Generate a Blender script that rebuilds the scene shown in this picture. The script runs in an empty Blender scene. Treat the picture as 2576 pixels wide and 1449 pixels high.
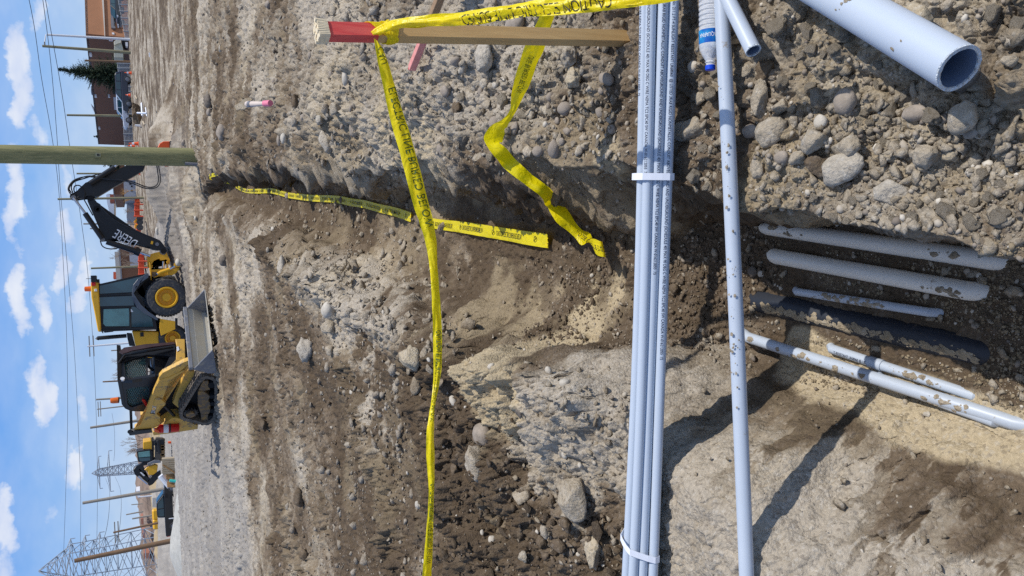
import bpy, bmesh, math, random
import numpy as np
from mathutils import Vector, Matrix
sc = bpy.context.scene
COL = sc.collection
rnd = random.Random(7)

# ------------------------------------------------------------------ camera
CF, TH, RO, CH = 1935.0, math.radians(25.9), math.radians(2.6), 1.6
F_ = Vector((0, math.cos(TH), -math.sin(TH))); U_ = Vector((0, math.sin(TH), math.cos(TH))); R_ = Vector((1, 0, 0))
RP = R_ * math.cos(RO) - U_ * math.sin(RO); UP = U_ * math.cos(RO) + R_ * math.sin(RO)
CAMP = Vector((0, 0, CH))
cam = bpy.data.cameras.new("camera"); camo = bpy.data.objects.new("camera", cam); COL.objects.link(camo)
cam.sensor_width = 36; cam.lens = CF / 2576 * 36; cam.clip_start = 0.05; cam.clip_end = 9000
M = Matrix((-UP, RP, -F_)).transposed().to_4x4(); M.translation = CAMP
camo.matrix_world = M
sc.camera = camo

# ------------------------------------------------------------------ sun, sky, exposure
SX, SY = -0.72, 0.10                      # where a 1 m tall thing throws its shadow
el = math.atan(1 / math.hypot(SX, SY))
sun = bpy.data.lights.new("sun", 'SUN'); sun.energy = 3.9; sun.angle = math.radians(0.53); sun.color = (1.0, 0.955, 0.89)
suno = bpy.data.objects.new("sun", sun); COL.objects.link(suno)
suno.rotation_euler = Vector((SX, SY, -1)).to_track_quat('-Z', 'Y').to_euler()
w = bpy.data.worlds.new("World"); sc.world = w; w.use_nodes = True
wt = w.node_tree; wt.nodes.clear()
def N(t, typ, **k):
    n = t.nodes.new(typ)
    for a, b in k.items():
        if a.startswith('i_'): n.inputs[a[2:].replace('_', ' ')].default_value = b
        else: setattr(n, a, b)
    return n
out = N(wt, 'ShaderNodeOutputWorld'); bg = N(wt, 'ShaderNodeBackground'); wt.links.new(bg.outputs[0], out.inputs[0])
sky = N(wt, 'ShaderNodeTexSky'); sky.sky_type = 'NISHITA'; sky.sun_disc = False; sky.sun_elevation = el
sky.sun_rotation = math.atan2(-SX, -SY)   # azimuth of the sun measured from +Y towards +X
sky.altitude = 1000; sky.air_density = 1.15; sky.dust_density = 0.5; sky.ozone_density = 1.6
bg.inputs['Strength'].default_value = 0.15
geo = N(wt, 'ShaderNodeTexCoord')
# clouds: soft cumulus, where the view direction meets a plane at 1.2 km; extra cover added overhead, unseen, as fill light
sep = N(wt, 'ShaderNodeSeparateXYZ'); wt.links.new(geo.outputs['Generated'], sep.inputs[0])
def MT(op, a, b=None, t=None, clamp=False):
    t = t or wt
    n = t.nodes.new('ShaderNodeMath'); n.operation = op; n.use_clamp = clamp
    for i, v in enumerate((a, b)):
        if v is None: continue
        if hasattr(v, 'links'): t.links.new(v, n.inputs[i])
        else: n.inputs[i].default_value = v
    return n.outputs[0]
# elevation squashed so clouds are long and flat near the horizon
vm = N(wt, 'ShaderNodeMapping'); vm.inputs['Scale'].default_value = (1, 1, 2.2)
wt.links.new(geo.outputs['Generated'], vm.inputs['Vector'])
n1 = N(wt, 'ShaderNodeTexNoise'); n1.inputs['Scale'].default_value = 9.0; n1.inputs['Detail'].default_value = 9; n1.inputs['Roughness'].default_value = 0.55; n1.inputs['Distortion'].default_value = 0.25
wt.links.new(vm.outputs[0], n1.inputs['Vector'])
def dirsep(px, py):
    d = (F_ + (-(px - 1288) / CF) * UP + ((724.5 - py) / CF) * RP).normalized()
    return d
# the individual cumulus clouds: (px,py, half length along the horizon, half height, weight)
CL = [(55, 200, .085, .020, 1), (44, 500, .075, .018, 1), (60, 760, .055, .018, .9), (88, 960, .065, .021, 1), (125, 790, .05, .014, .8),
      (178, 560, .055, .016, .7), (205, 730, .06, .014, .8), (150, 690, .04, .012, .7), (215, 1010, .055, .015, .7), (190, 1190, .045, .022, .8), (130, 1310, .03, .016, .6),
      (5, 1330, .045, .022, 1), (12, 1440, .05, .022, .9), (110, 340, .03, .022, .7), (75, 0, .05, .014, .8), (165, 170, .05, .014, .5), (230, 640, .05, .01, .5),
      (0, 1110, .03, .01, .6), (250, 900, .06, .010, .5), (108, 1262, .016, .008, .6), (225, 1330, .03, .012, .5), (180, 420, .05, .012, .6), (195, 60, .05, .02, .45)]
acc = None
for (px, py, ha, hb, wgt) in CL:
    d = dirsep(px, py); az = math.atan2(d.x, d.y); ev = math.asin(d.z)
    aa = MT('ARCTAN2', sep.outputs[0], sep.outputs[1])
    if acc is None:
        AZ = aa; EV = MT('ARCSINE', sep.outputs[2])
        nw = N(wt, 'ShaderNodeTexNoise'); nw.inputs['Scale'].default_value = 16.0; nw.inputs['Detail'].default_value = 9; nw.inputs['Roughness'].default_value = 0.6
        wt.links.new(geo.outputs['Generated'], nw.inputs['Vector'])
        sw = N(wt, 'ShaderNodeSeparateColor'); wt.links.new(nw.outputs['Color'], sw.inputs[0])
        AZ = MT('ADD', AZ, MT('MULTIPLY', MT('SUBTRACT', sw.outputs[0], .5), .15))
        EV = MT('ADD', EV, MT('MULTIPLY', MT('SUBTRACT', sw.outputs[1], .5), .062))
        acc = 0.0
    dx = MT('DIVIDE', MT('SUBTRACT', AZ, az), ha * .92); dy = MT('DIVIDE', MT('SUBTRACT', EV, ev), hb * .82)
    r2 = MT('ADD', MT('MULTIPLY', dx, dx), MT('MULTIPLY', dy, dy))
    g = MT('MULTIPLY', MT('SUBTRACT', 1.0, r2), wgt, clamp=True)
    acc = MT('MAXIMUM', g, acc)
hi_ = MT('MULTIPLY', MT('MULTIPLY', MT('SUBTRACT', sep.outputs[2], .24), 2.2, clamp=True), .55)  # added cloud cover above the view, there to brighten shaded areas
big = MT('ADD', MT('ADD', hi_, MT('MULTIPLY', acc, 1.2)), MT('MULTIPLY', MT('SUBTRACT', n1.outputs[0], .545), 2.4))
cr = N(wt, 'ShaderNodeValToRGB'); cr.color_ramp.elements[0].position = .18; cr.color_ramp.elements[1].position = 1.0
cr.color_ramp.interpolation = 'EASE'
wt.links.new(big, cr.inputs[0])
# veil near the horizon
veil = MT('MULTIPLY', MT('SUBTRACT', 1.0, MT('MULTIPLY', MT('ABSOLUTE', sep.outputs[2]), 3.2)), .42, clamp=True)
up = MT('GREATER_THAN', sep.outputs[2], 0.0)
fac = MT('MULTIPLY', MT('MAXIMUM', MT('MULTIPLY', cr.outputs[0], .88), MT('MULTIPLY', veil, MT('MULTIPLY', n1.outputs[0], 1.7))), up, clamp=True)
mx = N(wt, 'ShaderNodeMix', data_type='RGBA')
wt.links.new(fac, mx.inputs['Factor']); 
grd = N(wt, 'ShaderNodeValToRGB'); e = grd.color_ramp.elements
e[0].position = 0; e[0].color = (.46, .63, .84, 1); e[1].position = .6; e[1].color = (.05, .22, .72, 1)
q = e.new(.045); q.color = (.32, .55, .87, 1); q = e.new(.085); q.color = (.19, .46, .90, 1); q = e.new(.14); q.color = (.105, .37, .89, 1); q = e.new(.3); q.color = (.07, .29, .82, 1)
wt.links.new(sep.outputs[2], grd.inputs[0])
sc8 = N(wt, 'ShaderNodeMix', data_type='RGBA', blend_type='MULTIPLY'); sc8.inputs['Factor'].default_value = 1
wt.links.new(grd.outputs[0], sc8.inputs['A']); sc8.inputs['B'].default_value = (6.2, 6.25, 6.35, 1)
gm = N(wt, 'ShaderNodeMix', data_type='RGBA'); wt.links.new(MT('SUBTRACT', 1.35, MT('MULTIPLY', MT('ABSOLUTE', sep.outputs[2]), 2.0), clamp=True), gm.inputs['Factor'])
wt.links.new(sky.outputs[0], gm.inputs['A']); wt.links.new(sc8.outputs['Result'], gm.inputs['B'])
wt.links.new(gm.outputs['Result'], mx.inputs['A']); cb = N(wt, 'ShaderNodeMix', data_type='RGBA'); n5 = N(wt, 'ShaderNodeTexNoise'); n5.inputs['Scale'].default_value = 22; n5.inputs['Detail'].default_value = 6; wt.links.new(vm.outputs[0], n5.inputs['Vector'])
wt.links.new(MT('MULTIPLY', MT('SUBTRACT', n5.outputs[0], .38), 3.2, clamp=True), cb.inputs['Factor']); cb.inputs['A'].default_value = (4.5, 4.95, 6.1, 1); cb.inputs['B'].default_value = (5.9, 6.05, 6.4, 1); wt.links.new(cb.outputs['Result'], mx.inputs['B'])
wt.links.new(mx.outputs['Result'], bg.inputs['Color'])
sc.view_settings.view_transform = 'Standard'; sc.view_settings.look = 'None'; sc.view_settings.exposure = 0.0; sc.view_settings.gamma = 1
sc.cycles.max_bounces = 6; sc.cycles.transparent_max_bounces = 12
sc.cycles.use_denoising = False

# ------------------------------------------------------------------ helpers
def ray(px, py): return F_ + (-(px - 1288) / CF) * UP + ((724.5 - py) / CF) * RP
def G(px, py, z=0.0):
    d = ray(px, py); return CAMP + d * ((z - CH) / d.z)
def D(px, py, Y):
    d = ray(px, py); return CAMP + d * (Y / d.y)
def onplane(px, py, O, n):
    d = ray(px, py); return CAMP + d * ((O - CAMP).dot(n) / d.dot(n))
ZT = {'A': (0, 0, 2.07), 'B': (200, 550, 2.414), 'C': (250, 1000, 1.931), 'D': (100, 1600, 2.169), 'E': (800, 0, 1.811), 'F': (1900, 0, 1.811),
      'G': (2900, 0, 1.610), 'H': (2800, 800, 1.449), 'I': (300, 0, 7.247), 'J': (300, 180, 3.45), 'K': (350, 640, 3.02), 'L': (480, 1680, 2.464),
      'M': (1400, 100, 1.704), 'N': (1200, 0, 4.684), 'O': (1550, 0, 2.453), 'Q': (520, 1100, 3.624), 'S': (440, 1350, 3.716), 'T': (550, 950, 5.795),
      'V': (2700, 0, 4.527), 'W': (900, 340, 10.35), 'a': (600, 800, 2.07), 'b': (600, 1500, 1.887), 'c': (1700, 800, 2.07), 'd': (1700, 1500, 1.887), 'e': (2800, 1500, 1.886)}
def zz(n, X, Y):
    x0, y0, s = ZT[n]; return ((x0 + X / s) * .63889, (y0 + Y / s) * .63889)

def tag(o, label=None, cat=None, group=None, kind=None):
    if label: o['label'] = label
    if cat: o['category'] = cat
    if group: o['group'] = group
    if kind: o['kind'] = kind
    return o
def empty(name, loc, label, cat, group=None):
    o = bpy.data.objects.new(name, None); COL.objects.link(o); o.location = loc; o.empty_display_size = .1
    return tag(o, label, cat, group)
def link(name, me, mat, parent=None, smooth=False):
    if mat is not None and len(me.materials) == 0: me.materials.append(mat)
    if smooth: me.polygons.foreach_set('use_smooth', [True] * len(me.polygons))
    o = bpy.data.objects.new(name, me); COL.objects.link(o)
    if parent is not None:
        o.parent = parent
        if parent.type == 'EMPTY': o.matrix_parent_inverse = Matrix.Translation(-Vector(parent.location))
    return o
def npmesh(name, V, Fc):
    """V (n,3) ; Fc (m,k) all faces same size"""
    V = np.asarray(V, dtype=np.float32); Fc = np.asarray(Fc, dtype=np.int32)
    me = bpy.data.meshes.new(name); k = Fc.shape[1]
    me.vertices.add(len(V)); me.vertices.foreach_set('co', V.ravel())
    me.loops.add(Fc.size); me.loops.foreach_set('vertex_index', Fc.ravel())
    me.polygons.add(len(Fc)); me.polygons.foreach_set('loop_start', np.arange(0, Fc.size, k, dtype=np.int32))
    me.update(calc_edges=True)
    return me
class B:
    """collects shapes in world space; build() makes ONE mesh object"""
    def __init__(s): s.bm = bmesh.new()
    def plate(s, pts, n, th, front=0.0):
        """closed outline pts (Vectors), outward normal n; front face at +front, thickness th inwards"""
        n = Vector(n).normalized()
        a = [s.bm.verts.new(Vector(p) + n * front) for p in pts]; b = [s.bm.verts.new(Vector(p) + n * (front - th)) for p in pts]
        k = len(pts)
        try:
            fa = s.bm.faces.new(a); fb = s.bm.faces.new(list(reversed(b)))
        except ValueError: return s
        for i in range(k):
            s.bm.faces.new((a[i], b[i], b[(i + 1) % k], a[(i + 1) % k]))
        bmesh.ops.triangulate(s.bm, faces=[fa, fb])
        return s
    def ringplate(s, outer, inner, n, th, front=0.0):
        n = Vector(n).normalized(); k = len(outer)
        def row(P, f): return [s.bm.verts.new(Vector(p) + n * f) for p in P]
        o1, i1, o2, i2 = row(outer, front), row(inner, front), row(outer, front - th), row(inner, front - th)
        for i in range(k):
            j = (i + 1) % k
            for q in ((o1[i], o1[j], i1[j], i1[i]), (o2[j], o2[i], i2[i], i2[j]), (o1[j], o1[i], o2[i], o2[j]), (i1[i], i1[j], i2[j], i2[i])): s.bm.faces.new(q)
        return s
    def box(s, c, sx, sy, sz, rot=None):
        m = Matrix.Translation(Vector(c)) @ (rot.to_4x4() if rot else Matrix.Identity(4)) @ Matrix.Diagonal((sx, sy, sz, 1))
        bmesh.ops.create_cube(s.bm, size=1, matrix=m); return s
    def hexa(s, p8):
        v = [s.bm.verts.new(Vector(p)) for p in p8]
        for f in ((0, 1, 2, 3), (7, 6, 5, 4), (0, 4, 5, 1), (1, 5, 6, 2), (2, 6, 7, 3), (3, 7, 4, 0)): s.bm.faces.new([v[i] for i in f])
        return s
    def tube(s, pts, r, seg=10, cap=True, r2=None, inner=None):
        pts = [Vector(p) for p in pts]; k = len(pts); rows = []
        rr = [r if r2 is None else r + (r2 - r) * i / (k - 1) for i in range(k)] if not isinstance(r, (list, tuple)) else r
        up = None
        for i, p in enumerate(pts):
            t = (pts[min(i + 1, k - 1)] - pts[max(i - 1, 0)]).normalized()
            if up is None: up = Vector((0, 0, 1)) if abs(t.z) < .9 else Vector((1, 0, 0))
            a = t.cross(up).normalized(); b = a.cross(t).normalized(); up = b
            rows.append([s.bm.verts.new(p + (a * math.cos(x) + b * math.sin(x)) * rr[i]) for x in [2 * math.pi * j / seg for j in range(seg)]])
        for i in range(k - 1):
            for j in range(seg): s.bm.faces.new((rows[i][j], rows[i][(j + 1) % seg], rows[i + 1][(j + 1) % seg], rows[i + 1][j]))
        if cap: s.bm.faces.new(list(reversed(rows[0]))); s.bm.faces.new(rows[-1])
        return s
    def lathe(s, O, ax, prof, seg=24):
        """prof: list of (distance along ax, radius)"""
        O = Vector(O); ax = Vector(ax).normalized(); a = ax.orthogonal().normalized(); b = ax.cross(a); rows = []
        for (h, r) in prof: rows.append([s.bm.verts.new(O + ax * h + (a * math.cos(x) + b * math.sin(x)) * max(r, 1e-4)) for x in [2 * math.pi * j / seg for j in range(seg)]])
        for i in range(len(rows) - 1):
            for j in range(seg): s.bm.faces.new((rows[i][j], rows[i][(j + 1) % seg], rows[i + 1][(j + 1) % seg], rows[i + 1][j]))
        return s
    def disc(s, O, n, r, th, seg=24): return s.lathe(O, n, [(-th, 1e-4), (-th, r), (0, r), (0, 1e-4)], seg)
    def build(s, name, mat, parent=None, smooth=False, bevel=0):
        bmesh.ops.recalc_face_normals(s.bm, faces=s.bm.faces)
        if bevel:
            bmesh.ops.remove_doubles(s.bm, verts=s.bm.verts, dist=1e-5)
            es = [e for e in s.bm.edges if len(e.link_faces) == 2 and e.calc_face_angle(0) > .6]
            bmesh.ops.bevel(s.bm, geom=es, offset=bevel, segments=1, affect='EDGES', clamp_overlap=True)
        me = bpy.data.meshes.new(name); s.bm.to_mesh(me); s.bm.free()
        o = link(name, me, mat, parent, False)
        if smooth:
            me.polygons.foreach_set('use_smooth', [True] * len(me.polygons)); me.set_sharp_from_angle(angle=math.radians(38))
        return o

# ------------------------------------------------------------------ materials
def srgb(r, g, b):
    f = lambda c: ((c / 255 + .055) / 1.055) ** 2.4 if c > 10 else c / 255 / 12.92
    return (f(r), f(g), f(b), 1)
def mat(name, col, rough=.6, metal=0, var=.12, vscale=6.0, bump=0, bscale=30, spec=.4, dirt=None, dirtamt=.35, coat=0, trans=0, alpha=1):
    m = bpy.data.materials.new(name); m.use_nodes = True; t = m.node_tree; p = t.nodes['Principled BSDF']
    p.inputs['Roughness'].default_value = rough; p.inputs['Metallic'].default_value = metal; p.inputs['Specular IOR Level'].default_value = spec
    p.inputs['Coat Weight'].default_value = coat; p.inputs['Transmission Weight'].default_value = trans; p.inputs['Alpha'].default_value = alpha
    c = col if len(col) == 4 else (*col, 1)
    tc = t.nodes.new('ShaderNodeTexCoord')
    nz = t.nodes.new('ShaderNodeTexNoise'); nz.inputs['Scale'].default_value = vscale; nz.inputs['Detail'].default_value = 5; nz.inputs['Roughness'].default_value = .65
    t.links.new(tc.outputs['Object'], nz.inputs['Vector'])
    rp = t.nodes.new('ShaderNodeMapRange'); rp.inputs[1].default_value = .3; rp.inputs[2].default_value = .7; rp.inputs[3].default_value = 1 - var; rp.inputs[4].default_value = 1 + var
    t.links.new(nz.outputs[0], rp.inputs[0])
    mxn = t.nodes.new('ShaderNodeMix'); mxn.data_type = 'RGBA'; mxn.blend_type = 'MULTIPLY'; mxn.inputs['Factor'].default_value = 1
    mxn.inputs['A'].default_value = c; t.links.new(rp.outputs[0], mxn.inputs['B'])
    last = mxn.outputs['Result']
    if dirt:
        n2 = t.nodes.new('ShaderNodeTexNoise'); n2.inputs['Scale'].default_value = vscale * 2.3; n2.inputs['Detail'].default_value = 8; n2.inputs['Roughness'].default_value = .75
        t.links.new(tc.outputs['Object'], n2.inputs['Vector'])
        r2 = t.nodes.new('ShaderNodeValToRGB'); r2.color_ramp.elements[0].position = 1 - dirtamt - .08; r2.color_ramp.elements[1].position = 1 - dirtamt + .08
        r2.color_ramp.elements[0].position = max(0, .68 - dirtamt * .5); r2.color_ramp.elements[1].position = r2.color_ramp.elements[0].position + .07
        t.links.new(n2.outputs[0], r2.inputs[0])
        m2 = t.nodes.new('ShaderNodeMix'); m2.data_type = 'RGBA'; t.links.new(r2.outputs[0], m2.inputs['Factor']); t.links.new(last, m2.inputs['A']); m2.inputs['B'].default_value = dirt
        last = m2.outputs['Result']
    t.links.new(last, p.inputs['Base Color'])
    if bump:
        n3 = t.nodes.new('ShaderNodeTexNoise'); n3.inputs['Scale'].default_value = bscale; n3.inputs['Detail'].default_value = 6
        t.links.new(tc.outputs['Object'], n3.inputs['Vector'])
        bn = t.nodes.new('ShaderNodeBump'); bn.inputs['Strength'].default_value = bump; bn.inputs['Distance'].default_value = .02
        t.links.new(n3.outputs[0], bn.inputs['Height']); t.links.new(bn.outputs[0], p.inputs['Normal'])
    return m
DIRT = srgb(150, 134, 115)
MT_ = {}
MT_['yellow'] = mat('yellow_paint', srgb(228, 172, 40), .42, var=.06, dirt=srgb(150, 125, 75), dirtamt=.12, vscale=3)
MT_['catyellow'] = mat('dusty_yellow_paint', srgb(212, 166, 74), .5, var=.08, dirt=srgb(145, 122, 85), dirtamt=.28, vscale=2.5)
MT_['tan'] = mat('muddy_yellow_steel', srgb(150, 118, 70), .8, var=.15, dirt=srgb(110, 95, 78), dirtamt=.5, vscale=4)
MT_['black'] = mat('black_paint', srgb(30, 31, 34), .4, var=.2, dirt=srgb(70, 66, 62), dirtamt=.1, vscale=4)
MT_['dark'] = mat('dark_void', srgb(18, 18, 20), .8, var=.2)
MT_['rubber'] = mat('tyre_rubber', srgb(62, 64, 68), .85, var=.2, dirt=srgb(105, 98, 88), dirtamt=.3, vscale=5)
MT_['trackrub'] = mat('muddy_track_rubber', srgb(86, 82, 76), .9, var=.2, dirt=srgb(120, 110, 98), dirtamt=.45, vscale=5)
MT_['steel'] = mat('bucket_steel', srgb(120, 122, 128), .5, .25, var=.15, dirt=srgb(150, 145, 135), dirtamt=.3, vscale=3)
MT_['bucketin'] = mat('dusty_lit_bucket_plate', srgb(178, 175, 166), .6, .1, var=.12, dirt=srgb(178, 172, 158), dirtamt=.5, vscale=2)  # inside plate painted paler for light reflected in it, with dust
MT_['chrome'] = mat('chrome_rod', srgb(200, 202, 206), .2, .9, var=.03)
MT_['glass'] = mat('cab_glass', srgb(40, 74, 84), .08, var=.3, vscale=1.5, spec=.8)
MT_['glass2'] = mat('cab_glass_green', srgb(90, 140, 138), .1, var=.25, vscale=2, spec=.8)
MT_['orange'] = mat('orange_plastic', srgb(235, 95, 40), .5, var=.08)
MT_['amber'] = mat('amber_lens', srgb(230, 110, 20), .25, var=.1)
MT_['red'] = mat('red_paint', srgb(205, 28, 30), .35, var=.08)
MT_['white'] = mat('white_paint', srgb(225, 226, 228), .45, var=.06)
MT_['pvc'] = mat('blue_grey_pvc', srgb(183, 193, 205), .38, var=.03, vscale=3, dirt=srgb(168, 158, 142), dirtamt=.0, spec=.5)
MT_['pvcdirty'] = mat('muddy_grey_pvc', srgb(182, 191, 202), .42, var=.04, vscale=5, dirt=srgb(150, 136, 116), dirtamt=.1, spec=.5)
MT_['pvcwhite'] = mat('muddy_white_pvc', srgb(230, 226, 216), .42, var=.04, vscale=5, dirt=srgb(130, 116, 98), dirtamt=.12, spec=.5)
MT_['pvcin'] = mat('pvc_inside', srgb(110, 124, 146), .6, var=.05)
MT_['blackpipe'] = mat('black_pipe', srgb(44, 48, 56), .5, var=.2, vscale=4, dirt=srgb(110, 98, 82), dirtamt=.14)
MT_['ink'] = mat('black_ink', srgb(28, 30, 52), .6, var=.0)
MT_['tapeink'] = mat('tape_ink', srgb(22, 30, 22), .6, var=.0)
MT_['tapeinkgreen'] = mat('tape_ink_through', srgb(52, 82, 18), .6, var=.0)
MT_['whitetext'] = mat('white_decal', srgb(235, 235, 235), .5, var=.0)
MT_['strap'] = mat('white_strap', srgb(232, 234, 240), .4, var=.03)
MT_['woodlath'] = mat('pine_lath', srgb(190, 152, 96), .7, var=.0)
MT_['capblue'] = mat('blue_cap', srgb(12, 70, 200), .35, var=.05)
MT_['teal'] = mat('teal_pipe', srgb(70, 205, 190), .4, var=.05)
MT_['hose'] = mat('hydraulic_hose', srgb(40, 42, 46), .5, var=.1)
MT_['cardboard'] = mat('cardboard', srgb(168, 130, 84), .8, var=.12)
MT_['palewood'] = mat('pale_crate_wood', srgb(176, 160, 134), .85, var=.15, vscale=3)
MT_['fence'] = mat('galvanised_fence', srgb(160, 165, 170), .5, .3, var=.1)
MT_['lattice'] = mat('galvanised_lattice', srgb(150, 160, 172), .6, .1, var=.1, vscale=.3)
MT_['wire'] = mat('wire', srgb(60, 66, 74), .6, var=0)
MT_['greenwood'] = mat('treated_pole', srgb(140, 134, 106), .85, var=.12, vscale=1)
MT_['greywood'] = mat('grey_pole', srgb(150, 142, 130), .85, var=.12, vscale=1)
MT_['brownwood'] = mat('brown_pole', srgb(126, 100, 76), .85, var=.15, vscale=1)
# yellow tape: slightly translucent film
def tapemat():
    m = bpy.data.materials.new('caution_tape_film'); m.use_nodes = True; t = m.node_tree; p = t.nodes['Principled BSDF']
    p.inputs['Base Color'].default_value = srgb(255, 236, 12); p.inputs['Roughness'].default_value = .38
    tr = t.nodes.new('ShaderNodeBsdfTranslucent'); tr.inputs[0].default_value = srgb(255, 226, 6)
    ms = t.nodes.new('ShaderNodeMixShader'); ms.inputs[0].default_value = .35
    nz = t.nodes.new('ShaderNodeTexNoise'); nz.inputs['Scale'].default_value = 22; nz.inputs['Detail'].default_value = 3; nz.inputs['Distortion'].default_value = 1.5
    tc = t.nodes.new('ShaderNodeTexCoord'); t.links.new(tc.outputs['Object'], nz.inputs['Vector'])
    bn = t.nodes.new('ShaderNodeBump'); bn.inputs['Strength'].default_value = .5; bn.inputs['Distance'].default_value = .012
    t.links.new(nz.outputs[0], bn.inputs['Height']); t.links.new(bn.outputs[0], p.inputs['Normal']); t.links.new(bn.outputs[0], tr.inputs['Normal'])
    t.links.new(p.outputs[0], ms.inputs[1]); t.links.new(tr.outputs[0], ms.inputs[2]); t.links.new(ms.outputs[0], t.nodes['Material Output'].inputs[0])
    return m
MT_['tape'] = tapemat()
# wood grain lath
def grain(name, c1, c2, sc_=(3, 3, 60), axis=None, scale=1.0, rough=.8, bump=.3, dist=1.5, checks=0.0):
    m = bpy.data.materials.new(name); m.use_nodes = True; t = m.node_tree; p = t.nodes['Principled BSDF']; p.inputs['Roughness'].default_value = rough
    tc = t.nodes.new('ShaderNodeTexCoord'); mp = t.nodes.new('ShaderNodeMapping'); mp.inputs['Scale'].default_value = sc_
    t.links.new(tc.outputs['Object'], mp.inputs[0])
    nz = t.nodes.new('ShaderNodeTexNoise'); nz.inputs['Scale'].default_value = scale; nz.inputs['Detail'].default_value = 8; nz.inputs['Roughness'].default_value = .7; nz.inputs['Distortion'].default_value = dist
    t.links.new(mp.outputs[0], nz.inputs['Vector'])
    r = t.nodes.new('ShaderNodeValToRGB'); r.color_ramp.elements[0].position = .32; r.color_ramp.elements[0].color = c1; r.color_ramp.elements[1].position = .68; r.color_ramp.elements[1].color = c2
    t.links.new(nz.outputs[0], r.inputs[0]); last = r.outputs[0]
    if checks:
        n2 = t.nodes.new('ShaderNodeTexNoise'); n2.inputs['Scale'].default_value = scale * 1.7; n2.inputs['Detail'].default_value = 2
        t.links.new(mp.outputs[0], n2.inputs['Vector'])
        r2 = t.nodes.new('ShaderNodeValToRGB'); r2.color_ramp.elements[0].position = .66; r2.color_ramp.elements[1].position = .72
        t.links.new(n2.outputs[0], r2.inputs[0]); f = MT('MULTIPLY', r2.outputs[0], checks, t)
        mm = t.nodes.new('ShaderNodeMix'); mm.data_type = 'RGBA'; t.links.new(f, mm.inputs['Factor']); t.links.new(last, mm.inputs['A']); mm.inputs['B'].default_value = srgb(70, 62, 48); last = mm.outputs['Result']
    t.links.new(last, p.inputs['Base Color'])
    bn = t.nodes.new('ShaderNodeBump'); bn.inputs['Strength'].default_value = bump; bn.inputs['Distance'].default_value = .01
    t.links.new(nz.outputs[0], bn.inputs['Height']); t.links.new(bn.outputs[0], p.inputs['Normal'])
    return m
MT_['lath'] = grain('planed_lath', srgb(184, 146, 92), srgb(204, 168, 112), (30, 30, 2.2), rough=.65, bump=.15)
MT_['bigpole'] = grain('treated_pole_wood', srgb(112, 116, 78), srgb(164, 158, 112), (14, 14, .7), scale=1.0, rough=.8, bump=.7, checks=.55)

# ================================================================== terrain
def hsh(ix, iy, seed):
    h = (ix.astype(np.int64) * 374761393 + iy.astype(np.int64) * 668265263 + seed * 974711) & 0xffffffff
    h = ((h ^ (h >> 13)) * 1274126177) & 0xffffffff
    return ((h ^ (h >> 16)) & 0xffff) / 65535.0
def vn(x, y, seed=0):
    x0 = np.floor(x); y0 = np.floor(y); fx = x - x0; fy = y - y0; fx = fx * fx * fx * (fx * (fx * 6 - 15) + 10); fy = fy * fy * fy * (fy * (fy * 6 - 15) + 10)
    a = hsh(x0, y0, seed); b = hsh(x0 + 1, y0, seed); c = hsh(x0, y0 + 1, seed); d = hsh(x0 + 1, y0 + 1, seed)
    return (a * (1 - fx) + b * fx) * (1 - fy) + (c * (1 - fx) + d * fx) * fy - .5
def fbm(x, y, f, oct, seed=0, rough=.5, ridge=False):
    s = 0; a = 1.0
    for i in range(oct):
        c, sn = math.cos(i * 1.3 + .4), math.sin(i * 1.3 + .4)
        v = vn((x * c - y * sn) * f, (x * sn + y * c) * f, seed + i * 17)
        if ridge: v = .5 - 2 * np.abs(v)
        s = s + v * a; f *= 2.07; a *= rough
    return s
def cells(x, y, f, seed):
    """F1 distance, id of a jittered grid: lumps"""
    X = x * f; Y = y * f; ix = np.floor(X); iy = np.floor(Y)
    best = np.full(X.shape, 9.0); bid = np.zeros(X.shape)
    for dx in (-1, 0, 1):
        for dy in (-1, 0, 1):
            cx = ix + dx; cy = iy + dy
            px = cx + .15 + .7 * hsh(cx, cy, seed); py = cy + .15 + .7 * hsh(cx, cy, seed + 5)
            d = (X - px) ** 2 + (Y - py) ** 2; i = hsh(cx, cy, seed + 9)
            m = d < best; best = np.where(m, d, best); bid = np.where(m, i, bid)
    return np.sqrt(best), bid
def blocks(x, y, f, seed, edge=.22):
    X = x * f; Y = y * f; ix = np.floor(X); iy = np.floor(Y); b1 = np.full(X.shape, 9.0); b2 = np.full(X.shape, 9.0); bid = np.zeros(X.shape); tl = np.zeros(X.shape)
    for dx in (-1, 0, 1):
        for dy in (-1, 0, 1):
            cx = ix + dx; cy = iy + dy; px = cx + .1 + .8 * hsh(cx, cy, seed); py = cy + .1 + .8 * hsh(cx, cy, seed + 5)
            d = np.sqrt((X - px) ** 2 + (Y - py) ** 2); i = hsh(cx, cy, seed + 9); t = (X - px) * (hsh(cx, cy, seed + 11) - .5) + (Y - py) * (hsh(cx, cy, seed + 13) - .5)
            m = d < b1; b2 = np.where(m, b1, np.minimum(b2, d)); b1 = np.where(m, d, b1); bid = np.where(m, i, bid); tl = np.where(m, t, tl)
    return ss(0, edge, b2 - b1), bid, tl
def ss(a, b, x):
    t = np.clip((x - a) / (b - a), 0, 1); return t * t * (3 - 2 * t)
def curve(pix, z, pad=()):
    P = sorted([(G(px, py, z).y, G(px, py, z).x) for px, py in pix] + list(pad))
    return np.array([p[0] for p in P]), np.array([p[1] for p in P])
cTR = curve([(540, 428), (600, 428), (700, 424), (900, 412), (1100, 418), (1250, 405), (1400, 392), (1560, 400), (1700, 440), (1850, 500), (2000, 535), (2200, 575), (2400, 615), (2576, 630)], 0)
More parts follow.
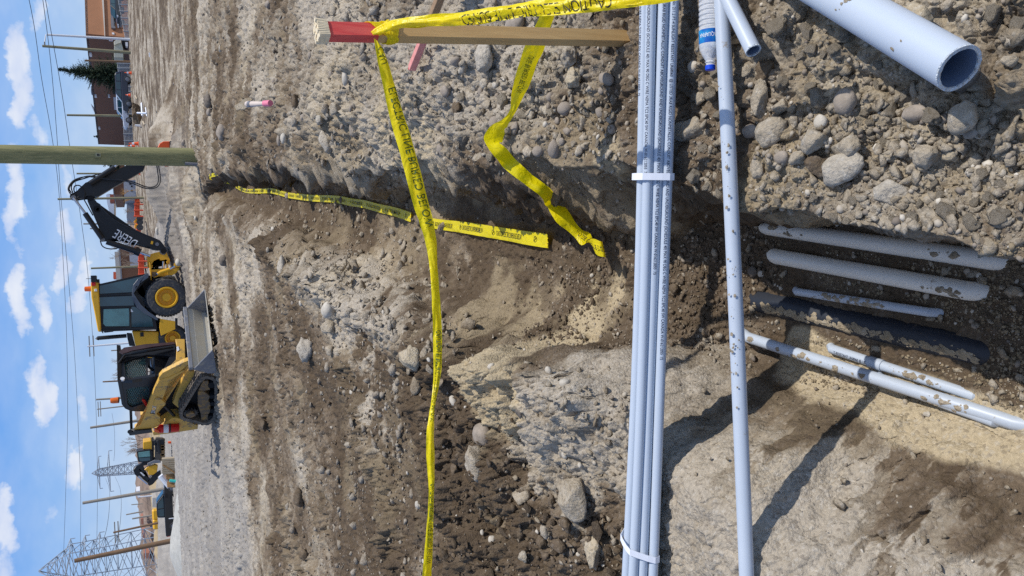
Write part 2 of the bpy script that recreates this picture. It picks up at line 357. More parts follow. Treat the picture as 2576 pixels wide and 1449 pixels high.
cFR = curve([(700, 446), (900, 452), (1100, 480), (1250, 505), (1400, 540), (1560, 568), (1700, 590)], -.5, [(2.35, .24), (2.0, .19), (1.6, .17), (1.3, .14), (1.1, .12), (22, 3.35), (17.8, 2.7)])
cFL = curve([(700, 515), (800, 560), (1000, 640), (1200, 740), (1400, 810), (1560, 850), (1700, 860)], -.5, [(2.2, -.31), (1.7, -.42), (1.25, -.50), (22, 3.0), (18, 2.3)])
cTL = curve([(640, 600), (800, 720), (1000, 840), (1200, 920), (1400, 990), (1560, 1090), (1700, 1270), (1900, 1420)], 0, [(1.37, -1.0), (.9, -1.15), (20, 2.3)])
def trench(x, y):
    """0 = bank, 1 = floor and the base height"""
    w = 1.0
    yy = np.clip(y, .9, 23)
    wob = vn(y * 2.3, y * 0 + 3, 3) * .10 * np.clip(y * .25, .25, 1.4) + vn(y * 7, y * 0 + 9, 4) * .05
    tr = np.interp(yy, *cTR) + wob; fr = np.interp(yy, *cFR) + wob * .6; fl = np.interp(yy, *cFL) + vn(y * 1.9, y * 0 + 31, 5) * .08; tl = np.interp(yy, *cTL) + vn(y * 1.5, y * 0 + 17, 6) * .25
    fr = np.minimum(fr, tr - .03); tl = np.minimum(tl, fl - .1)
    s = np.where(x > fr, 1 - np.clip((x - fr) / (tr - fr), 0, 1) ** .8, np.where(x < fl, 1 - np.clip((fl - x) / (fl - tl), 0, 1) ** .85, 1.0))
    s = np.where(x < fl, s * s * (3 - 2 * s) * .5 + s * .5, s)
    dep = np.interp(y, [.3, .8, 2.3, 3.0, 10, 17, 21.5, 23.2], [.62, .64, .60, .49, .46, .44, .36, 0])
    return s, dep, tr, fl
BUMPS = []
def bump(x, y, h, sx, sy, rot=0, p=2): BUMPS.append((x, y, h, sx, sy, rot, p))
def bp(px, py, h, sx, sy, rot=0, z=0, p=2):
    g = G(px, py, z); bump(g.x, g.y, h, sx, sy, rot, p)
# pole mound, the pit left of it, dirt piles beyond, pile by the machines
bump(4.6, 22.5, .10, .8, 1.6); bump(3.9, 22.6, -.13, .7, 1.2); bump(.95, 2.3, -.06, .25, .3); bump(2.5, 23.5, -.45, .9, 1.3); bump(3.1, 25.5, .35, 1.0, .6)
bump(4.3, 30, .55, 2.2, 1.6); bump(2.5, 33.5, .65, 1.6, 1.3); bump(6.5, 34, 1.0, 1.6, 1.6); bump(5.2, 37, 1.1, 2.0, 1.5)
bump(1.75, 13.5, .16, .5, 2.4, .1); bump(1.5, 8.5, .12, .35, 2.2, .08)
bump(.95, 4.6, .08, .25, .7, .1); bump(.7, 3.2, .04, .2, .4)
bump(.34, 1.55, .04, .14, .25)
bp(1260, 950, .10, .28, .30, z=.05); bp(1250, 1210, .10, .22, .25, z=.05); bp(1100, 880, .07, .3, .3, z=0); bp(1440, 1100, .08, .25, .2)
bp(800, 800, .10, .8, .8); bp(740, 1000, .10, 1.2, 1.0); bp(1420, 1300, .05, .3, .2); bp(700, 650, .10, .7, 1.6, z=0)
bp(1800, 1250, .05, .35, .2); bp(2300, 1350, .05, .3, .3); bp(2100, 1130, .03, .15, .25)
bump(-38, 108, 2.0, 14, 4); bump(-50, 100, 1.4, 8, 4); bump(-24, 112, 1.2, 8, 3)
RUT = []
CAPS = []
def addcap(a, b, r, floor=False): CAPS.append((a, b, r, floor))
_a = G(1646, 0, .10); _b = G(1596, 1449, .10); _d = (_b - _a).normalized(); addcap(_a - _d * .9, _b + _d, .072)
_a = G(1811, 0, .055); _b = G(1876, 1449, .055); _d = (_b - _a).normalized(); addcap(_a - _d * .8, _b + _d * .8, .0215)
_a = G(1832, 0, .05); _b = G(1895, 127, .055); _d = (_b - _a).normalized(); addcap(_a - _d * .45, _b + _d * .03, .0215)
_a = G(2118, 0, .085); _b = G(2412, 172, .13); _d = (_b - _a).normalized(); addcap(_a - _d * .9, _b + _d * .05, .0475)
_a = G(1785, 170, .075); _b = G(1785, -20, .075); addcap(_a, _b, .034)
def zH(X, Y, z): return G((2800 + X / 1.449) * .63889, (800 + Y / 1.449) * .63889, z)
for (p, q, za, zb, r) in (((330, 140), (1600, 325), -.58, -.615, .029), ((375, 305), (1465, 500), -.575, -.60, .029), ((490, 505), (1240, 622), -.565, -.59, .0145), ((340, 570), (1480, 835), -.60, -.62, .054), ((690, 832), (1500, 1100), -.57, -.59, .0167), ((240, 775), (1730, 1255), -.515, -.565, .021), ((960, 1005), (1610, 1245), -.555, -.56, .0167)):
    _a = zH(*p, za); _b = zH(*q, zb); _a.z += r * .8; _b.z += r * .8; addcap(_a, _b, r, True)
def rutline(pix, wd, h): 
    P = [G(*p) for p in pix]; RUT.append((np.array([p.x for p in P]), np.array([p.y for p in P]), wd, h))
rutline([(1290, 1560), (1230, 1380), (1175, 1250), (1130, 1130), (1085, 1020), (1050, 940)], .10, -.05)
rutline([(1235, 1500), (1180, 1340), (1130, 1210), (1090, 1090), (1045, 990)], .13, .075)
rutline([(1385, 1500), (1350, 1330), (1310, 1200), (1270, 1110)], .10, .05)
rutline([(1500, 985), (1300, 930), (1150, 885), (1020, 820), (880, 730), (760, 650), (690, 600)], .22, .135)
rutline([(1010, 1400), (980, 1250), (930, 1120), (900, 1010), (870, 930)], .12, .05)
rutline([(930, 1500), (905, 1350), (870, 1200), (840, 1060), (800, 930)], .15, -.04)
def segd(x, y, X, Y):
    d = np.full(x.shape, 99.0)
    for i in range(len(X) - 1):
        ax, ay, bx, by = X[i], Y[i], X[i + 1], Y[i + 1]; L = (bx - ax) ** 2 + (by - ay) ** 2
        t = np.clip(((x - ax) * (bx - ax) + (y - ay) * (by - ay)) / L, 0, 1)
        d = np.minimum(d, np.hypot(x - ax - t * (bx - ax), y - ay - t * (by - ay)))
    return d
def base(x, y):
    s, dep, tr, fl = trench(x, y)
    z = -dep * s
    far = ss(30, 110, y); z = z + far * 1.3 * ss(-2, 25, x) - .0138 * np.clip(y - 30, 0, 75) * ss(0, -14, x)
    z = z + .14 * ss(.0, .5, x - tr) * np.exp(-((x - tr - .3) / np.clip(.35 + y * .08, 0, 1.4)) ** 2) * ss(17, 12, y) * ss(2.6, 4.4, y)
    z = z + fbm(x, y, .16, 3, 21) * .16 * ss(3, 20, y)
    for (bx, by, h, sx, sy, rot, p) in BUMPS:
        c, sn = math.cos(rot), math.sin(rot); u = (x - bx) * c - (y - by) * sn; v = (x - bx) * sn + (y - by) * c
        z = z + h * np.exp(-np.abs(u / sx) ** p - np.abs(v / sy) ** p)
    for (X, Y, wd, h) in RUT:
        d = segd(x, y, X, Y); z = z + h * np.exp(-(d / wd) ** 2)
    return z, s, tr, fl
def rutmask(x, y):
    m = np.zeros(x.shape)
    for (X, Y, wd, h) in RUT: m = np.maximum(m, np.exp(-(segd(x, y, X, Y) / (wd * (1.6 if h > 0 else .9))) ** 2) * ((1 if h != .135 else .35) if h > 0 else -.9))
    return m
def ground(x, y, full=True):
    x = np.asarray(x, dtype=float); y = np.asarray(y, dtype=float)
    # domain warp so that edges look broken
    wx = x + fbm(x, y, 4.0, 3, 51) * .05 * np.clip(.5 + y * .15, .5, 2); wy = y + fbm(x, y, 4.0, 3, 61) * .05
    z, s, tr, fl = base(wx, wy)
    r = np.hypot(x, y)
    right = ss(-.05, .25, x - tr); floor = ss(.75, .97, s); left = (x < fl) * (1 - floor)
    slopeR = (s > .02) * (s < .98) * (x > fl)
    rough = .35 + .75 * right * np.exp(-np.clip(x - tr, 0, 9) / np.clip(.7 + .12 * y, 0, 3)) + .80 * left * ss(-.35, .35, fbm(x, y, .9, 2, 5)) * ss(1.8, 2.5, y) + .25 * slopeR
    rough = rough * (1 - .40 * floor) + .30 * left * ss(0, .4, s) * (1 - .55 * ss(9, 26, y))
    rm = np.clip(rutmask(x, y), 0, 1) if full else 0
    rough = rough + rm * .8
    smoothleft = ss(1.6, 1.0, y) * (x < -.4); rough = rough * (1 - .45 * smoothleft)
    n = fbm(x, y, 2.1, 5, 71, .55) * .11
    bl = np.abs(fbm(x, y, 5.5, 5, 171, .6)); bl2 = np.abs(fbm(x, y, 19, 4, 181, .6))
    n = n + (bl - .22) * .10 + (bl2 - .2) * .03
    e1, i1, t1_ = blocks(x + .05 * fbm(x, y, 9, 3, 3), y + .05 * fbm(x, y, 9, 3, 4), 6.0, 101)
    lump = e1 * np.clip(i1 - .45, 0, 1) * (.10 + .16 * t1_)
    e2, i2, t2_ = blocks(x + .02 * fbm(x, y, 24, 3, 13), y + .02 * fbm(x, y, 24, 3, 14), 16, 111)
    lump2 = e2 * np.clip(i2 - .25, 0, 1) * (.036 + .07 * t2_)
    e3, i3, t3_ = blocks(x, y, 44, 121)
    e0, i0, t0_ = blocks(x, y, 1.8, 131); 
    lump3 = e3 * np.clip(i3 - .15, 0, 1) * (.013 + .024 * t3_) + e0 * np.clip(i0 - .5, 0, 1) * (.10 + .2 * t0_) * ss(5, 11, y)
    hf = fbm(x, y, 30, 4, 91, .6) * .012
    near = ss(4.5, 2.6, y)
    z = z - .022 * rough - .035 * ss(0, .2, x - tr) * ss(4.5, 3, y)
    z = z + rough * (n * (.8 - .35 * near) + lump * (1 - .25 * near) + lump2) + (rough * .6 + .25) * lump3 + (.4 + .6 * rough) * hf * np.clip(r * .5, .8, 3)
    if full is not False:
        m = (y < 3.2) & (y > .5) & (np.abs(x) < 2.4)
        if m.any():
            xm, ym, zm = x[m], y[m], z[m]
            for (a, b, cr_, fl_o) in CAPS:
                ux, uy = b.x - a.x, b.y - a.y; t_ = np.clip(((xm - a.x) * ux + (ym - a.y) * uy) / (ux * ux + uy * uy), 0, 1)
                dd = np.hypot(xm - a.x - t_ * ux, ym - a.y - t_ * uy); zc = a.z + (b.z - a.z) * t_ - cr_ * .9
                zm = np.where(dd > cr_ * 1.35, zm, np.minimum(zm, zc + cr_ * .2)) if fl_o else np.where(dd > cr_ * 3.2, zm, np.minimum(zm, zc + np.clip(dd - cr_ * 1.05, 0, None) * (1.1 + 1.5 * np.clip(dd / cr_ - 2, 0, None) ** 2)))
            z = z.copy(); z[m] = zm
    return z, s, tr, fl, rough, rm
def gz(x, y): return float(ground(np.array([x]), np.array([y]))[0][0])

def grid():
    az = np.concatenate([np.radians(np.linspace(-180, -46, 40)[:-1]), np.radians(np.linspace(-46, 46, 1150)), np.radians(np.linspace(46, 180, 40)[1:])])
    rr = [0.12, .3, .45, .55]
    r = .62
    while r < 9000:
        rr.append(r)
        r *= 1.0028 if r < 5 else (1.0034 if r < 25 else (1.0075 if r < 120 else 1.12))
    rr = np.array(rr); A, Rr = np.meshgrid(az, rr)
    return A, Rr
A_, R2 = grid(); gx = R2 * np.sin(A_); gy = R2 * np.cos(A_)
z_, s_, tr_, fl_, ro_, rm_ = ground(gx, gy)
nr, na = gx.shape
wm = ((s_ > .03) & (s_ < .93) & (gx > fl_)).astype(float) * ss(24, 20, gy); wl_ = ((s_ > .05) & (s_ < .95) & (gx < fl_)).astype(float) * ss(24, 20, gy)
wd_ = fbm(gy, z_ * 1.6, 3.2, 5, 501, .6) * .16 + (np.abs(fbm(gy, z_ * 1.4, 11, 4, 511, .6)) - .2) * .07
dc, ic = cells(gy, z_ * 1.3, 9, 521); wd_ = wd_ - np.clip(1 - dc * 1.3, 0, 1) ** .4 * (ic > .4) * ic * .05
gxd = gx + (wm * wd_ + wl_ * wd_ * .5) * np.clip(.15 + gy * .18, .3, 1.6) * (4 * s_ * (1 - s_)) ** .5 * (gy > .6)
V = np.stack([gxd, gy, z_], -1).reshape(-1, 3)
I = np.arange(nr * na).reshape(nr, na)
Fq = np.stack([I[:-1, :-1], I[:-1, 1:], I[1:, 1:], I[1:, :-1]], -1).reshape(-1, 4)[:, ::-1]
# close the ring behind and the centre
me = npmesh('ground', V, Fq)
# soil's own dry crust, moist clay, yellow sand; near floor lightened as if lit
def soilmix(x, y, z, s, tr, fl, rm):
    floor = ss(.55, .95, s)
    moist = .45 + fbm(x, y, .8, 4, 301, .55) * 1.1
    # floor and wall cut into damp clay, the left mid-ground is dug clay, right bank dry grey
    moist = moist + .50 * floor + .25 * ss(.1, .5, s) * (x > fl)
    g1 = G(1480, 700, -.5); 
    moist = moist - .25 * ss(0, .6, x - tr) * ss(16, 3, y) + .10 * ss(8, 20, y)
    moist = moist - .38 * floor * ss(2.2, 1.8, y)  # near trench floor painted lighter in place of light falling there
    leftmid = ss(-.5, -1.0, x - .10 * y) * ss(1.9, 2.6, y) * ss(9, 6, y)
    moist = moist + .30 * leftmid
    moist = moist + .55 * rm
    crust = ss(0.0, .35, fl - x) * ss(1.2, .5, fl - x) * ss(9, 5, y)
    moist = moist - .32 * crust + .25 * ss(2.6, 2.0, y) * (x < fl) * fbm(x, y, 2.6, 3, 331)
    sand = np.clip(fbm(x, y, 1.4, 4, 401, .6) * 1.6 - .2, 0, 1) * .4
    for (px, py, zz0, rad, amt) in ((1240, 945, .1, .38, 1.3), (1180, 860, .05, .25, .6), (850, 330, .1, 1.0, .35), (1000, 330, .1, .5, .7), 
                                (1950, 480, .0, .2, .55), (2200, 150, 0, .35, .35), (2050, 430, 0, .16, .5), (2350, 330, 0, .25, .35), (1440, 420, 0, .3, .4), (1180, 760, -.2, .3, .5), (900, 590, 0, .5, .35), (1560, 410, -.1, .15, .8), (1400, 870, -.2, .3, .5)):
        g = G(px, py, zz0); d = np.hypot(x - g.x, (y - g.y)) + fbm(x, y, 5, 3, 421) * rad * .8
        sand = np.maximum(sand, amt * ss(rad, rad * .55, d))
    for (px, py, rad, amt) in ((1020, 1120, 1.1, .55), (1000, 1330, 1.3, .6), (1120, 1250, .7, .35), (880, 1150, 1.2, .3), (1180, 980, .3, .3), (1100, 1400, .7, .4), (1320, 1290, .35, .55), (1220, 1330, .45, .45), (1420, 1400, .25, .5), (1450, 1150, .38, -.45), (1340, 1140, .22, -.35), (1180, 1190, .15, -.3), (1350, 1220, .2, -.3), (900, 960, .9, -.15), (1080, 870, .3, -.25), (1480, 960, .22, -.2),
                              (1750, 960, .22, .35), (1900, 1000, .16, .5), (2080, 1160, .22, .35), (2330, 1260, .2, .3), (2480, 1380, .2, .15), (2250, 1180, .15, .3), (1830, 1300, .35, -.35), (2100, 1350, .25, -.3), (2200, 1250, .1, -.35)):
        g = G(px, py, 0); d = np.hypot((x - g.x) * .9, (y - g.y)) + fbm(x, y, 4.5, 4, 451) * rad * 1.1
        moist = moist + amt * ss(rad, rad * .6, d)
    nearleft = ss(2.3, 1.9, y) * (x < fl)
    sm_ = fbm(x * 1.0, y * 1.8, 5.5, 5, 471, .62); moist = moist + nearleft * (ss(.02, .10, sm_) * .55 - .15); sand = sand * (1 - .6 * nearleft)
    SP = [G(*p, -.42) for p in ((1930, 900), (2030, 945), (2180, 1010), (2340, 1075), (2480, 1120), (2600, 1160))]; ds = segd(x, y, np.array([p.x for p in SP]), np.array([p.y for p in SP])) + fbm(x, y, 6, 3, 481) * .04
    sd_ = ss(.10, .07, ds); sand = np.maximum(sand, sd_); moist = moist * (1 - .8 * sd_)
    farroad = ss(25, 33, y) * (x < 6)
    roadl = ss(13, 17, y + .55 * x * 0 + fbm(x, y, .3, 2, 9) * 3) * ss(-1.0, -3.0, x + y * .05)
    grey = np.clip(np.maximum(farroad * .75, roadl), 0, 1)
    return np.clip(moist, 0, 1), np.clip(sand, 0, 1), grey
mo, sa, gr_ = soilmix(gx, gy, z_, s_, tr_, fl_, rm_)
cav = np.clip(.5 + (ro_) * .0, 0, 1)
colr = np.stack([mo, sa, gr_, np.ones_like(mo)], -1).reshape(-1, 4).astype(np.float32)
ca = me.color_attributes.new('soil', 'FLOAT_COLOR', 'POINT'); ca.data.foreach_set('color', colr.ravel())
me.polygons.foreach_set('use_smooth', [True] * len(me.polygons))

def soilmat(name, attr=True, moist=.3, sand=.1, grey=0, fine=1.0, pale=0):
    m = bpy.data.materials.new(name); m.use_nodes = True; t = m.node_tree; p = t.nodes['Principled BSDF']
    p.inputs['Roughness'].default_value = .95; p.inputs['Specular IOR Level'].default_value = .15
    tc = t.nodes.new('ShaderNodeTexCoord'); L = t.links.new
    def noise(sc_, det, ro=.6, dist=0):
        n = t.nodes.new('ShaderNodeTexNoise'); n.inputs['Scale'].default_value = sc_; n.inputs['Detail'].default_value = det; n.inputs['Roughness'].default_value = ro; n.inputs['Distortion'].default_value = dist
        L(tc.outputs['Object'], n.inputs['Vector']); return n.outputs[0]
    def mix(f, a, b, bt='MIX'):
        n = t.nodes.new('ShaderNodeMix'); n.data_type = 'RGBA'; n.blend_type = bt
        for i, v in (('Factor', f), ('A', a), ('B', b)):
            if hasattr(v, 'links'): L(v, n.inputs[i])
            else: n.inputs[i].default_value = v
        return n.outputs['Result']
    if attr:
        at = t.nodes.new('ShaderNodeAttribute'); at.attribute_name = 'soil'; sp = t.nodes.new('ShaderNodeSeparateColor'); L(at.outputs['Color'], sp.inputs[0])
        fm, fs, fg = sp.outputs[0], sp.outputs[1], sp.outputs[2]
    else:
        fm, fs, fg = moist, sand, grey
    big = noise(3.2, 9, .68, .6); mid = noise(13, 8, .7); fin = noise(70, 6, .75); vf = noise(300, 3, .7)
    mm = MT('ADD', fm, MT('MULTIPLY', MT('SUBTRACT', big, .5, t), 1.7, t), t)
    mm = MT('ADD', mm, MT('MULTIPLY', MT('SUBTRACT', mid, .5, t), .9, t), t, )
    rmp = t.nodes.new('ShaderNodeValToRGB'); e = rmp.color_ramp.elements
    e[0].position = .05; e[0].color = srgb(180, 169, 152); e[1].position = .95; e[1].color = srgb(94, 80, 64)
    a = e.new(.36); a.color = srgb(152, 140, 122); a = e.new(.62); a.color = srgb(124, 109, 91)
    L(mm, rmp.inputs[0]); c = rmp.outputs[0]
    sm = MT('MULTIPLY', MT('ADD', fs, MT('MULTIPLY', MT('SUBTRACT', mid, .5, t), .5, t), t), .85, t, True)
    c = mix(sm, c, srgb(196, 179, 147))
    c = mix(MT('MULTIPLY', fg, MT('ADD', .35, MT('MULTIPLY', big, .75, t), t), t, True) if attr else grey * .7, c, srgb(164, 160, 154))
    if pale: c = mix(pale, c, srgb(190, 184, 172))
    # grit: small light and dark grains are part of the soil
    vo = t.nodes.new('ShaderNodeTexVoronoi'); vo.inputs['Scale'].default_value = 95 * fine; L(tc.outputs['Object'], vo.inputs['Vector'])
    gr = t.nodes.new('ShaderNodeSeparateColor'); L(vo.outputs['Color'], gr.inputs[0])
    gsel = MT('GREATER_THAN', gr.outputs[0], .86, t); gv = MT('MULTIPLY', gsel, MT('MULTIPLY', MT('SUBTRACT', 1.05, mm, t, True), .26, t), t)
    c = mix(gv, c, srgb(205, 200, 190))
    gsel2 = MT('LESS_THAN', gr.outputs[1], .10, t); c = mix(MT('MULTIPLY', gsel2, .35, t), c, srgb(98, 86, 76))
    fr = t.nodes.new('ShaderNodeMapRange'); fr.inputs[1].default_value = .25; fr.inputs[2].default_value = .75; fr.inputs[3].default_value = .68; fr.inputs[4].default_value = 1.24; L(fin, fr.inputs[0])
    c = mix(1.0, c, fr.outputs[0], 'MULTIPLY')
    L(c, p.inputs['Base Color'])
    hb = MT('ADD', MT('MULTIPLY', fin, .55, t), MT('MULTIPLY', vf, .22, t), t)
    hb = MT('ADD', hb, MT('MULTIPLY', MT('SUBTRACT', 1.0, vo.outputs['Distance'], t), .28, t), t)
    b = t.nodes.new('ShaderNodeBump'); b.inputs['Strength'].default_value = .85; b.inputs['Distance'].default_value = .016
    L(hb, b.inputs['Height']); L(b.outputs[0], p.inputs['Normal'])
    return m
MT_['soil'] = soilmat('dug_soil')
gobj = link('ground', me, MT_['soil']); tag(gobj, kind='structure')

# ================================================================== writing
def text2d(body, h, cond=1.0):
    cu = bpy.data.curves.new('t', 'FONT'); cu.body = body; cu.size = 1.0; cu.resolution_u = 3; cu.align_x = 'LEFT'
    o = bpy.data.objects.new('t', cu); COL.objects.link(o); bpy.context.view_layer.update()
    ev = o.evaluated_get(bpy.context.evaluated_depsgraph_get()); me = ev.to_mesh()
    bm = bmesh.new(); bm.from_mesh(me); bmesh.ops.triangulate(bm, faces=bm.faces)
    V = np.array([v.co[:2] for v in bm.verts]); bm.verts.index_update(); Fc = np.array([[v.index for v in f.verts] for f in bm.faces]); bm.free()
    ev.to_mesh_clear(); bpy.data.objects.remove(o); bpy.data.curves.remove(cu)
    k = h / .70; V = V * k; V[:, 0] *= cond; V[:, 1] -= h / 2
    return V, Fc
def mapped_text(name, items, fn, m, parent):
    """items: (body, h, cond, x0, yc, flipy); fn(x,y)->3D"""
    Vs, Fs, o = [], [], 0
    for body, h, cond, x0, yc, fl in items:
        V2, Fc = text2d(body, h, cond)
        if fl: V2 = V2 * np.array([1, -1])
        P = [fn(x0 + a, yc + b) for a, b in V2]
        Vs += P; Fs.append(Fc + o); o += len(P)
    return link(name, npmesh(name, np.array([tuple(p) for p in Vs]), np.concatenate(Fs)), m, parent)
def catmull(P, n):
    P = np.array([tuple(p) for p in P], dtype=float); out = []
    Q = np.vstack([2 * P[0] - P[1], P, 2 * P[-1] - P[-2]])
    for i in range(len(P) - 1):
        p0, p1, p2, p3 = Q[i:i + 4]
        for t in np.linspace(0, 1, n, endpoint=False):
            out.append(.5 * ((2 * p1) + (-p0 + p2) * t + (2 * p0 - 5 * p1 + 4 * p2 - p3) * t * t + (-p0 + 3 * p1 - 3 * p2 + p3) * t ** 3))
    out.append(P[-1]); return np.array(out)
class Ribbon:
    def __init__(s, C, W, wr=.003, seed=0, fold=0.0, cols=9, clamp=False):
        s.C = catmull(C, 16); s.W = catmull(W, 16); s.clamp = clamp
        if clamp:
            for q in (-.35, 0, .35):
                E_ = s.C + s.W * q; s.C[:, 2] = np.maximum(s.C[:, 2], ground(E_[:, 0], E_[:, 1])[0] + .008)
            k_ = 9; zp = np.pad(s.C[:, 2], k_, mode='edge'); s.C[:, 2] = np.maximum(s.C[:, 2], np.array([zp[i:i + 2 * k_ + 1].mean() for i in range(len(s.C))]))
            zp = np.pad(s.C[:, 2], 4, mode='edge'); s.C[:, 2] = np.array([zp[i:i + 9].mean() for i in range(len(s.C))])
        d = np.linalg.norm(np.diff(s.C, axis=0), axis=1); s.S = np.concatenate([[0], np.cumsum(d)]); s.L = s.S[-1]
        T = np.gradient(s.C, axis=0); T /= np.linalg.norm(T, axis=1)[:, None]
        n = np.cross(T, s.W); n /= np.linalg.norm(n, axis=1)[:, None] + 1e-9
        sg = np.sign(((np.array(CAMP) - s.C) * n).sum(1)); s.Nn = n * sg[:, None]; s.wr = wr; s.seed = seed; s.fold = fold; s.cols = cols
    def at(s, x, t, off=0.0):
        c = np.array([np.interp(x, s.S, s.C[:, i]) for i in range(3)]); w_ = np.array([np.interp(x, s.S, s.W[:, i]) for i in range(3)]); n = np.array([np.interp(x, s.S, s.Nn[:, i]) for i in range(3)])
        xa = np.array([x]); ta = np.array([t])
        h = s.wr * float((fbm(xa * 9 + ta * 2.0, ta * 3.0 + s.seed, 1.0, 3, s.seed) + .5 * fbm(xa * 30, ta * 5 + 4, 1.0, 2, s.seed + 3))[0]) * 2 + s.fold * (1 - abs(t) * 2)
        return Vector(c + w_ * t + n * (h + off))
    def mesh(s, name, m, parent=None, s0=0, s1=None, ragged=False):
        s1 = s1 if s1 is not None else s.L; k = max(int((s1 - s0) / .012), 8); ts = np.linspace(-.5, .5, s.cols); V = []
        for i in range(k + 1):
            for j, t in enumerate(ts):
                x = s0 + (s1 - s0) * i / k
                if ragged and i == k: x -= .02 * rnd.random() + .03 * (1 - j / s.cols)
                V.append(tuple(s.at(x, t)))
        I = np.arange((k + 1) * s.cols).reshape(k + 1, s.cols)
        Fc = np.stack([I[:-1, :-1], I[:-1, 1:], I[1:, 1:], I[1:, :-1]], -1).reshape(-1, 4)
        return link(name, npmesh(name, V, Fc), m, parent, True)

# ================================================================== conduits
def pipe_text(name, A, B_, r, nrm, items, m, parent):
    rd = (B_ - A).normalized(); nrm = (nrm - rd * nrm.dot(rd)).normalized(); up = nrm.cross(rd)
    def fn(x, y): return A + rd * x + (nrm * math.cos(y / r) + up * math.sin(y / r)) * (r + .0009)
    return mapped_text(name, items, fn, m, parent)
def pipe(name, pts, r, m, label, cat, group=None, inner=None, seg=28, caps=(False, False)):
    root = empty(name, pts[0], label, cat, group)
    B().tube(pts, r, seg, cap=False).build('pipe_wall', m, root, smooth=True)
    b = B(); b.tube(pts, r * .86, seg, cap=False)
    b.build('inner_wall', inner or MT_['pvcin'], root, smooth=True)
    for e, on in ((0, caps[0]), (-1, caps[1])):
        if on:
            d = (Vector(pts[e]) - Vector(pts[1 if e == 0 else -2])).normalized()
            b = B(); o = Vector(pts[e]); a = d.orthogonal().normalized(); c2 = d.cross(a); k = 40
            R1 = []; R0 = []
            for j in range(k):
                x = 2 * math.pi * j / k; v = a * math.cos(x) + c2 * math.sin(x)
                R1.append(o + v * r * 1.01 + d * rnd.uniform(0, .0016)); R0.append(o + v * r * .85 + d * rnd.uniform(0, .0016))
            b.ringplate(R1, R0, d, .004, .001); b.build('cut_rim', MT_['cutpvc'], root)
    return root
MT_['cutpvc'] = mat('rough_cut_pvc', srgb(206, 214, 220), .7, var=.25, vscale=90, bump=.8, bscale=150)
MT_['pvc']; 
PT = '1" (27mm) NAPCO     RIGID PVC CONDUIT RIGIDE 75 DEG C  @ C22.2 No. 211.2 FT-4 SUNLIGHT RESISTANT LR68060  @ LISTED 3RA8 RIGID NONMETALLIC CONDUIT ABOVEGROUND AND UNDERGROUND (SCHEDULE 40) MAX 90 DEG C WIRE NEMA TC2 EPC40 SW CANADA W-016212055  7S'
bundle_z = .10
Ra = G(1646, 0, bundle_z); La = G(1596, 1449, bundle_z); dr = (La - Ra).normalized()
bR = Ra - dr * .9; bL = La + dr * 1.0
lat = dr.cross(Vector((0, 0, 1))).normalized()
if lat.y < 0: lat = -lat                    # away from the viewer
CR = .0167
rows = [(-1.5, 0), (-.5, 0), (.5, 0), (1.5, 0), (-1, 1), (0, 1), (1, 1), (-.5, 2), (.55, 2)]
camdir = (CAMP - (Ra + La) / 2).normalized()
nb = (bL - bR).length
for i, (a, h) in enumerate(rows):
    sp_ = CR * 2.03
    def cp(t, a=a, h=h, i=i):
        u = t / nb; wv = math.sin(u * 7 + i) * .0035; k = 1 + .10 * math.sin(u * math.pi * 2.2 + 1) 
        sag = -.012 * math.sin(math.pi * u)
        return bR + dr * t + lat * (a * sp_ * k + wv) + Vector((0, 0, h * sp_ * .86 * k - .03 + sag))
    pts = [cp(t) for t in np.linspace(0, nb, 24)]
    lb = ['bottom row, nearest the viewer', 'bottom row, second from the viewer', 'bottom row, third from the viewer', 'bottom row, farthest from the viewer', 'middle row, nearest the viewer', 'middle row, centre', 'middle row, farthest from the viewer', 'top row, nearer one', 'top row, farther one'][i]
    root = pipe('conduit', pts, CR, MT_['pvc'], 'blue-grey one inch conduit in the strapped bundle, ' + lb, 'conduit', 'conduits strapped in the bundle across the trench')
    txt = {7: (.30, .25), 4: (.62, -.35), 8: (.05, .75), 0: (.9, -.25)}.get(i)
    if txt:
        x0, ang = txt
        def fn(x, y, cp=cp, ang=ang):
            c = cp(x); n0 = (Vector((0, 0, 1)) * math.cos(.75 - ang) + (-lat) * math.sin(.75 - ang)); up = n0.cross(dr)
            return c + (n0 * math.cos(y / CR) + up * math.sin(y / CR)) * (CR + .0009)
        it = []; x = x0 - .35
        mapped_text('printed_line', [(PT, .0095, .84, x, 0, False)], fn, MT_['ink'], root)
# white binding straps
for (py, lab, sl) in ((445, 'white plastic strap tied round the conduit bundle above the trench', 0.0), (1362, 'white plastic strap tied aslant round the left end of the conduit bundle', .035)):
    c = G(1625 if py < 700 else 1592, py, bundle_z); t = (c - bR).dot(dr)
    prof = [(-2.06, -.62), (-2.1, 0), (-1.75, .75), (-1.2, 1.75), (-.75, 2.5), (-.3, 2.62), (.4, 2.62), (.95, 2.5), (1.4, 1.7), (2.0, .75), (2.12, 0), (2.0, -.62), (0, -.70)]
    b = B(); wd = .011; lo = []; hi = []
    for (a, h) in prof:
        base_ = bR + dr * (t + sl * (-a / 2)) + lat * (a * CR * 2.06) + Vector((0, 0, h * CR * 2.03 * .86 - .032))
        lo.append(b.bm.verts.new(base_ - dr * wd)); hi.append(b.bm.verts.new(base_ + dr * wd))
    k = len(prof)
    for i in range(k): b.bm.faces.new((lo[i], lo[(i + 1) % k], hi[(i + 1) % k], hi[i]))
    o = b.build('strap', MT_['strap']); sm = o.modifiers.new('s', 'SOLIDIFY'); sm.thickness = .0012; tag(o, lab, 'strap')
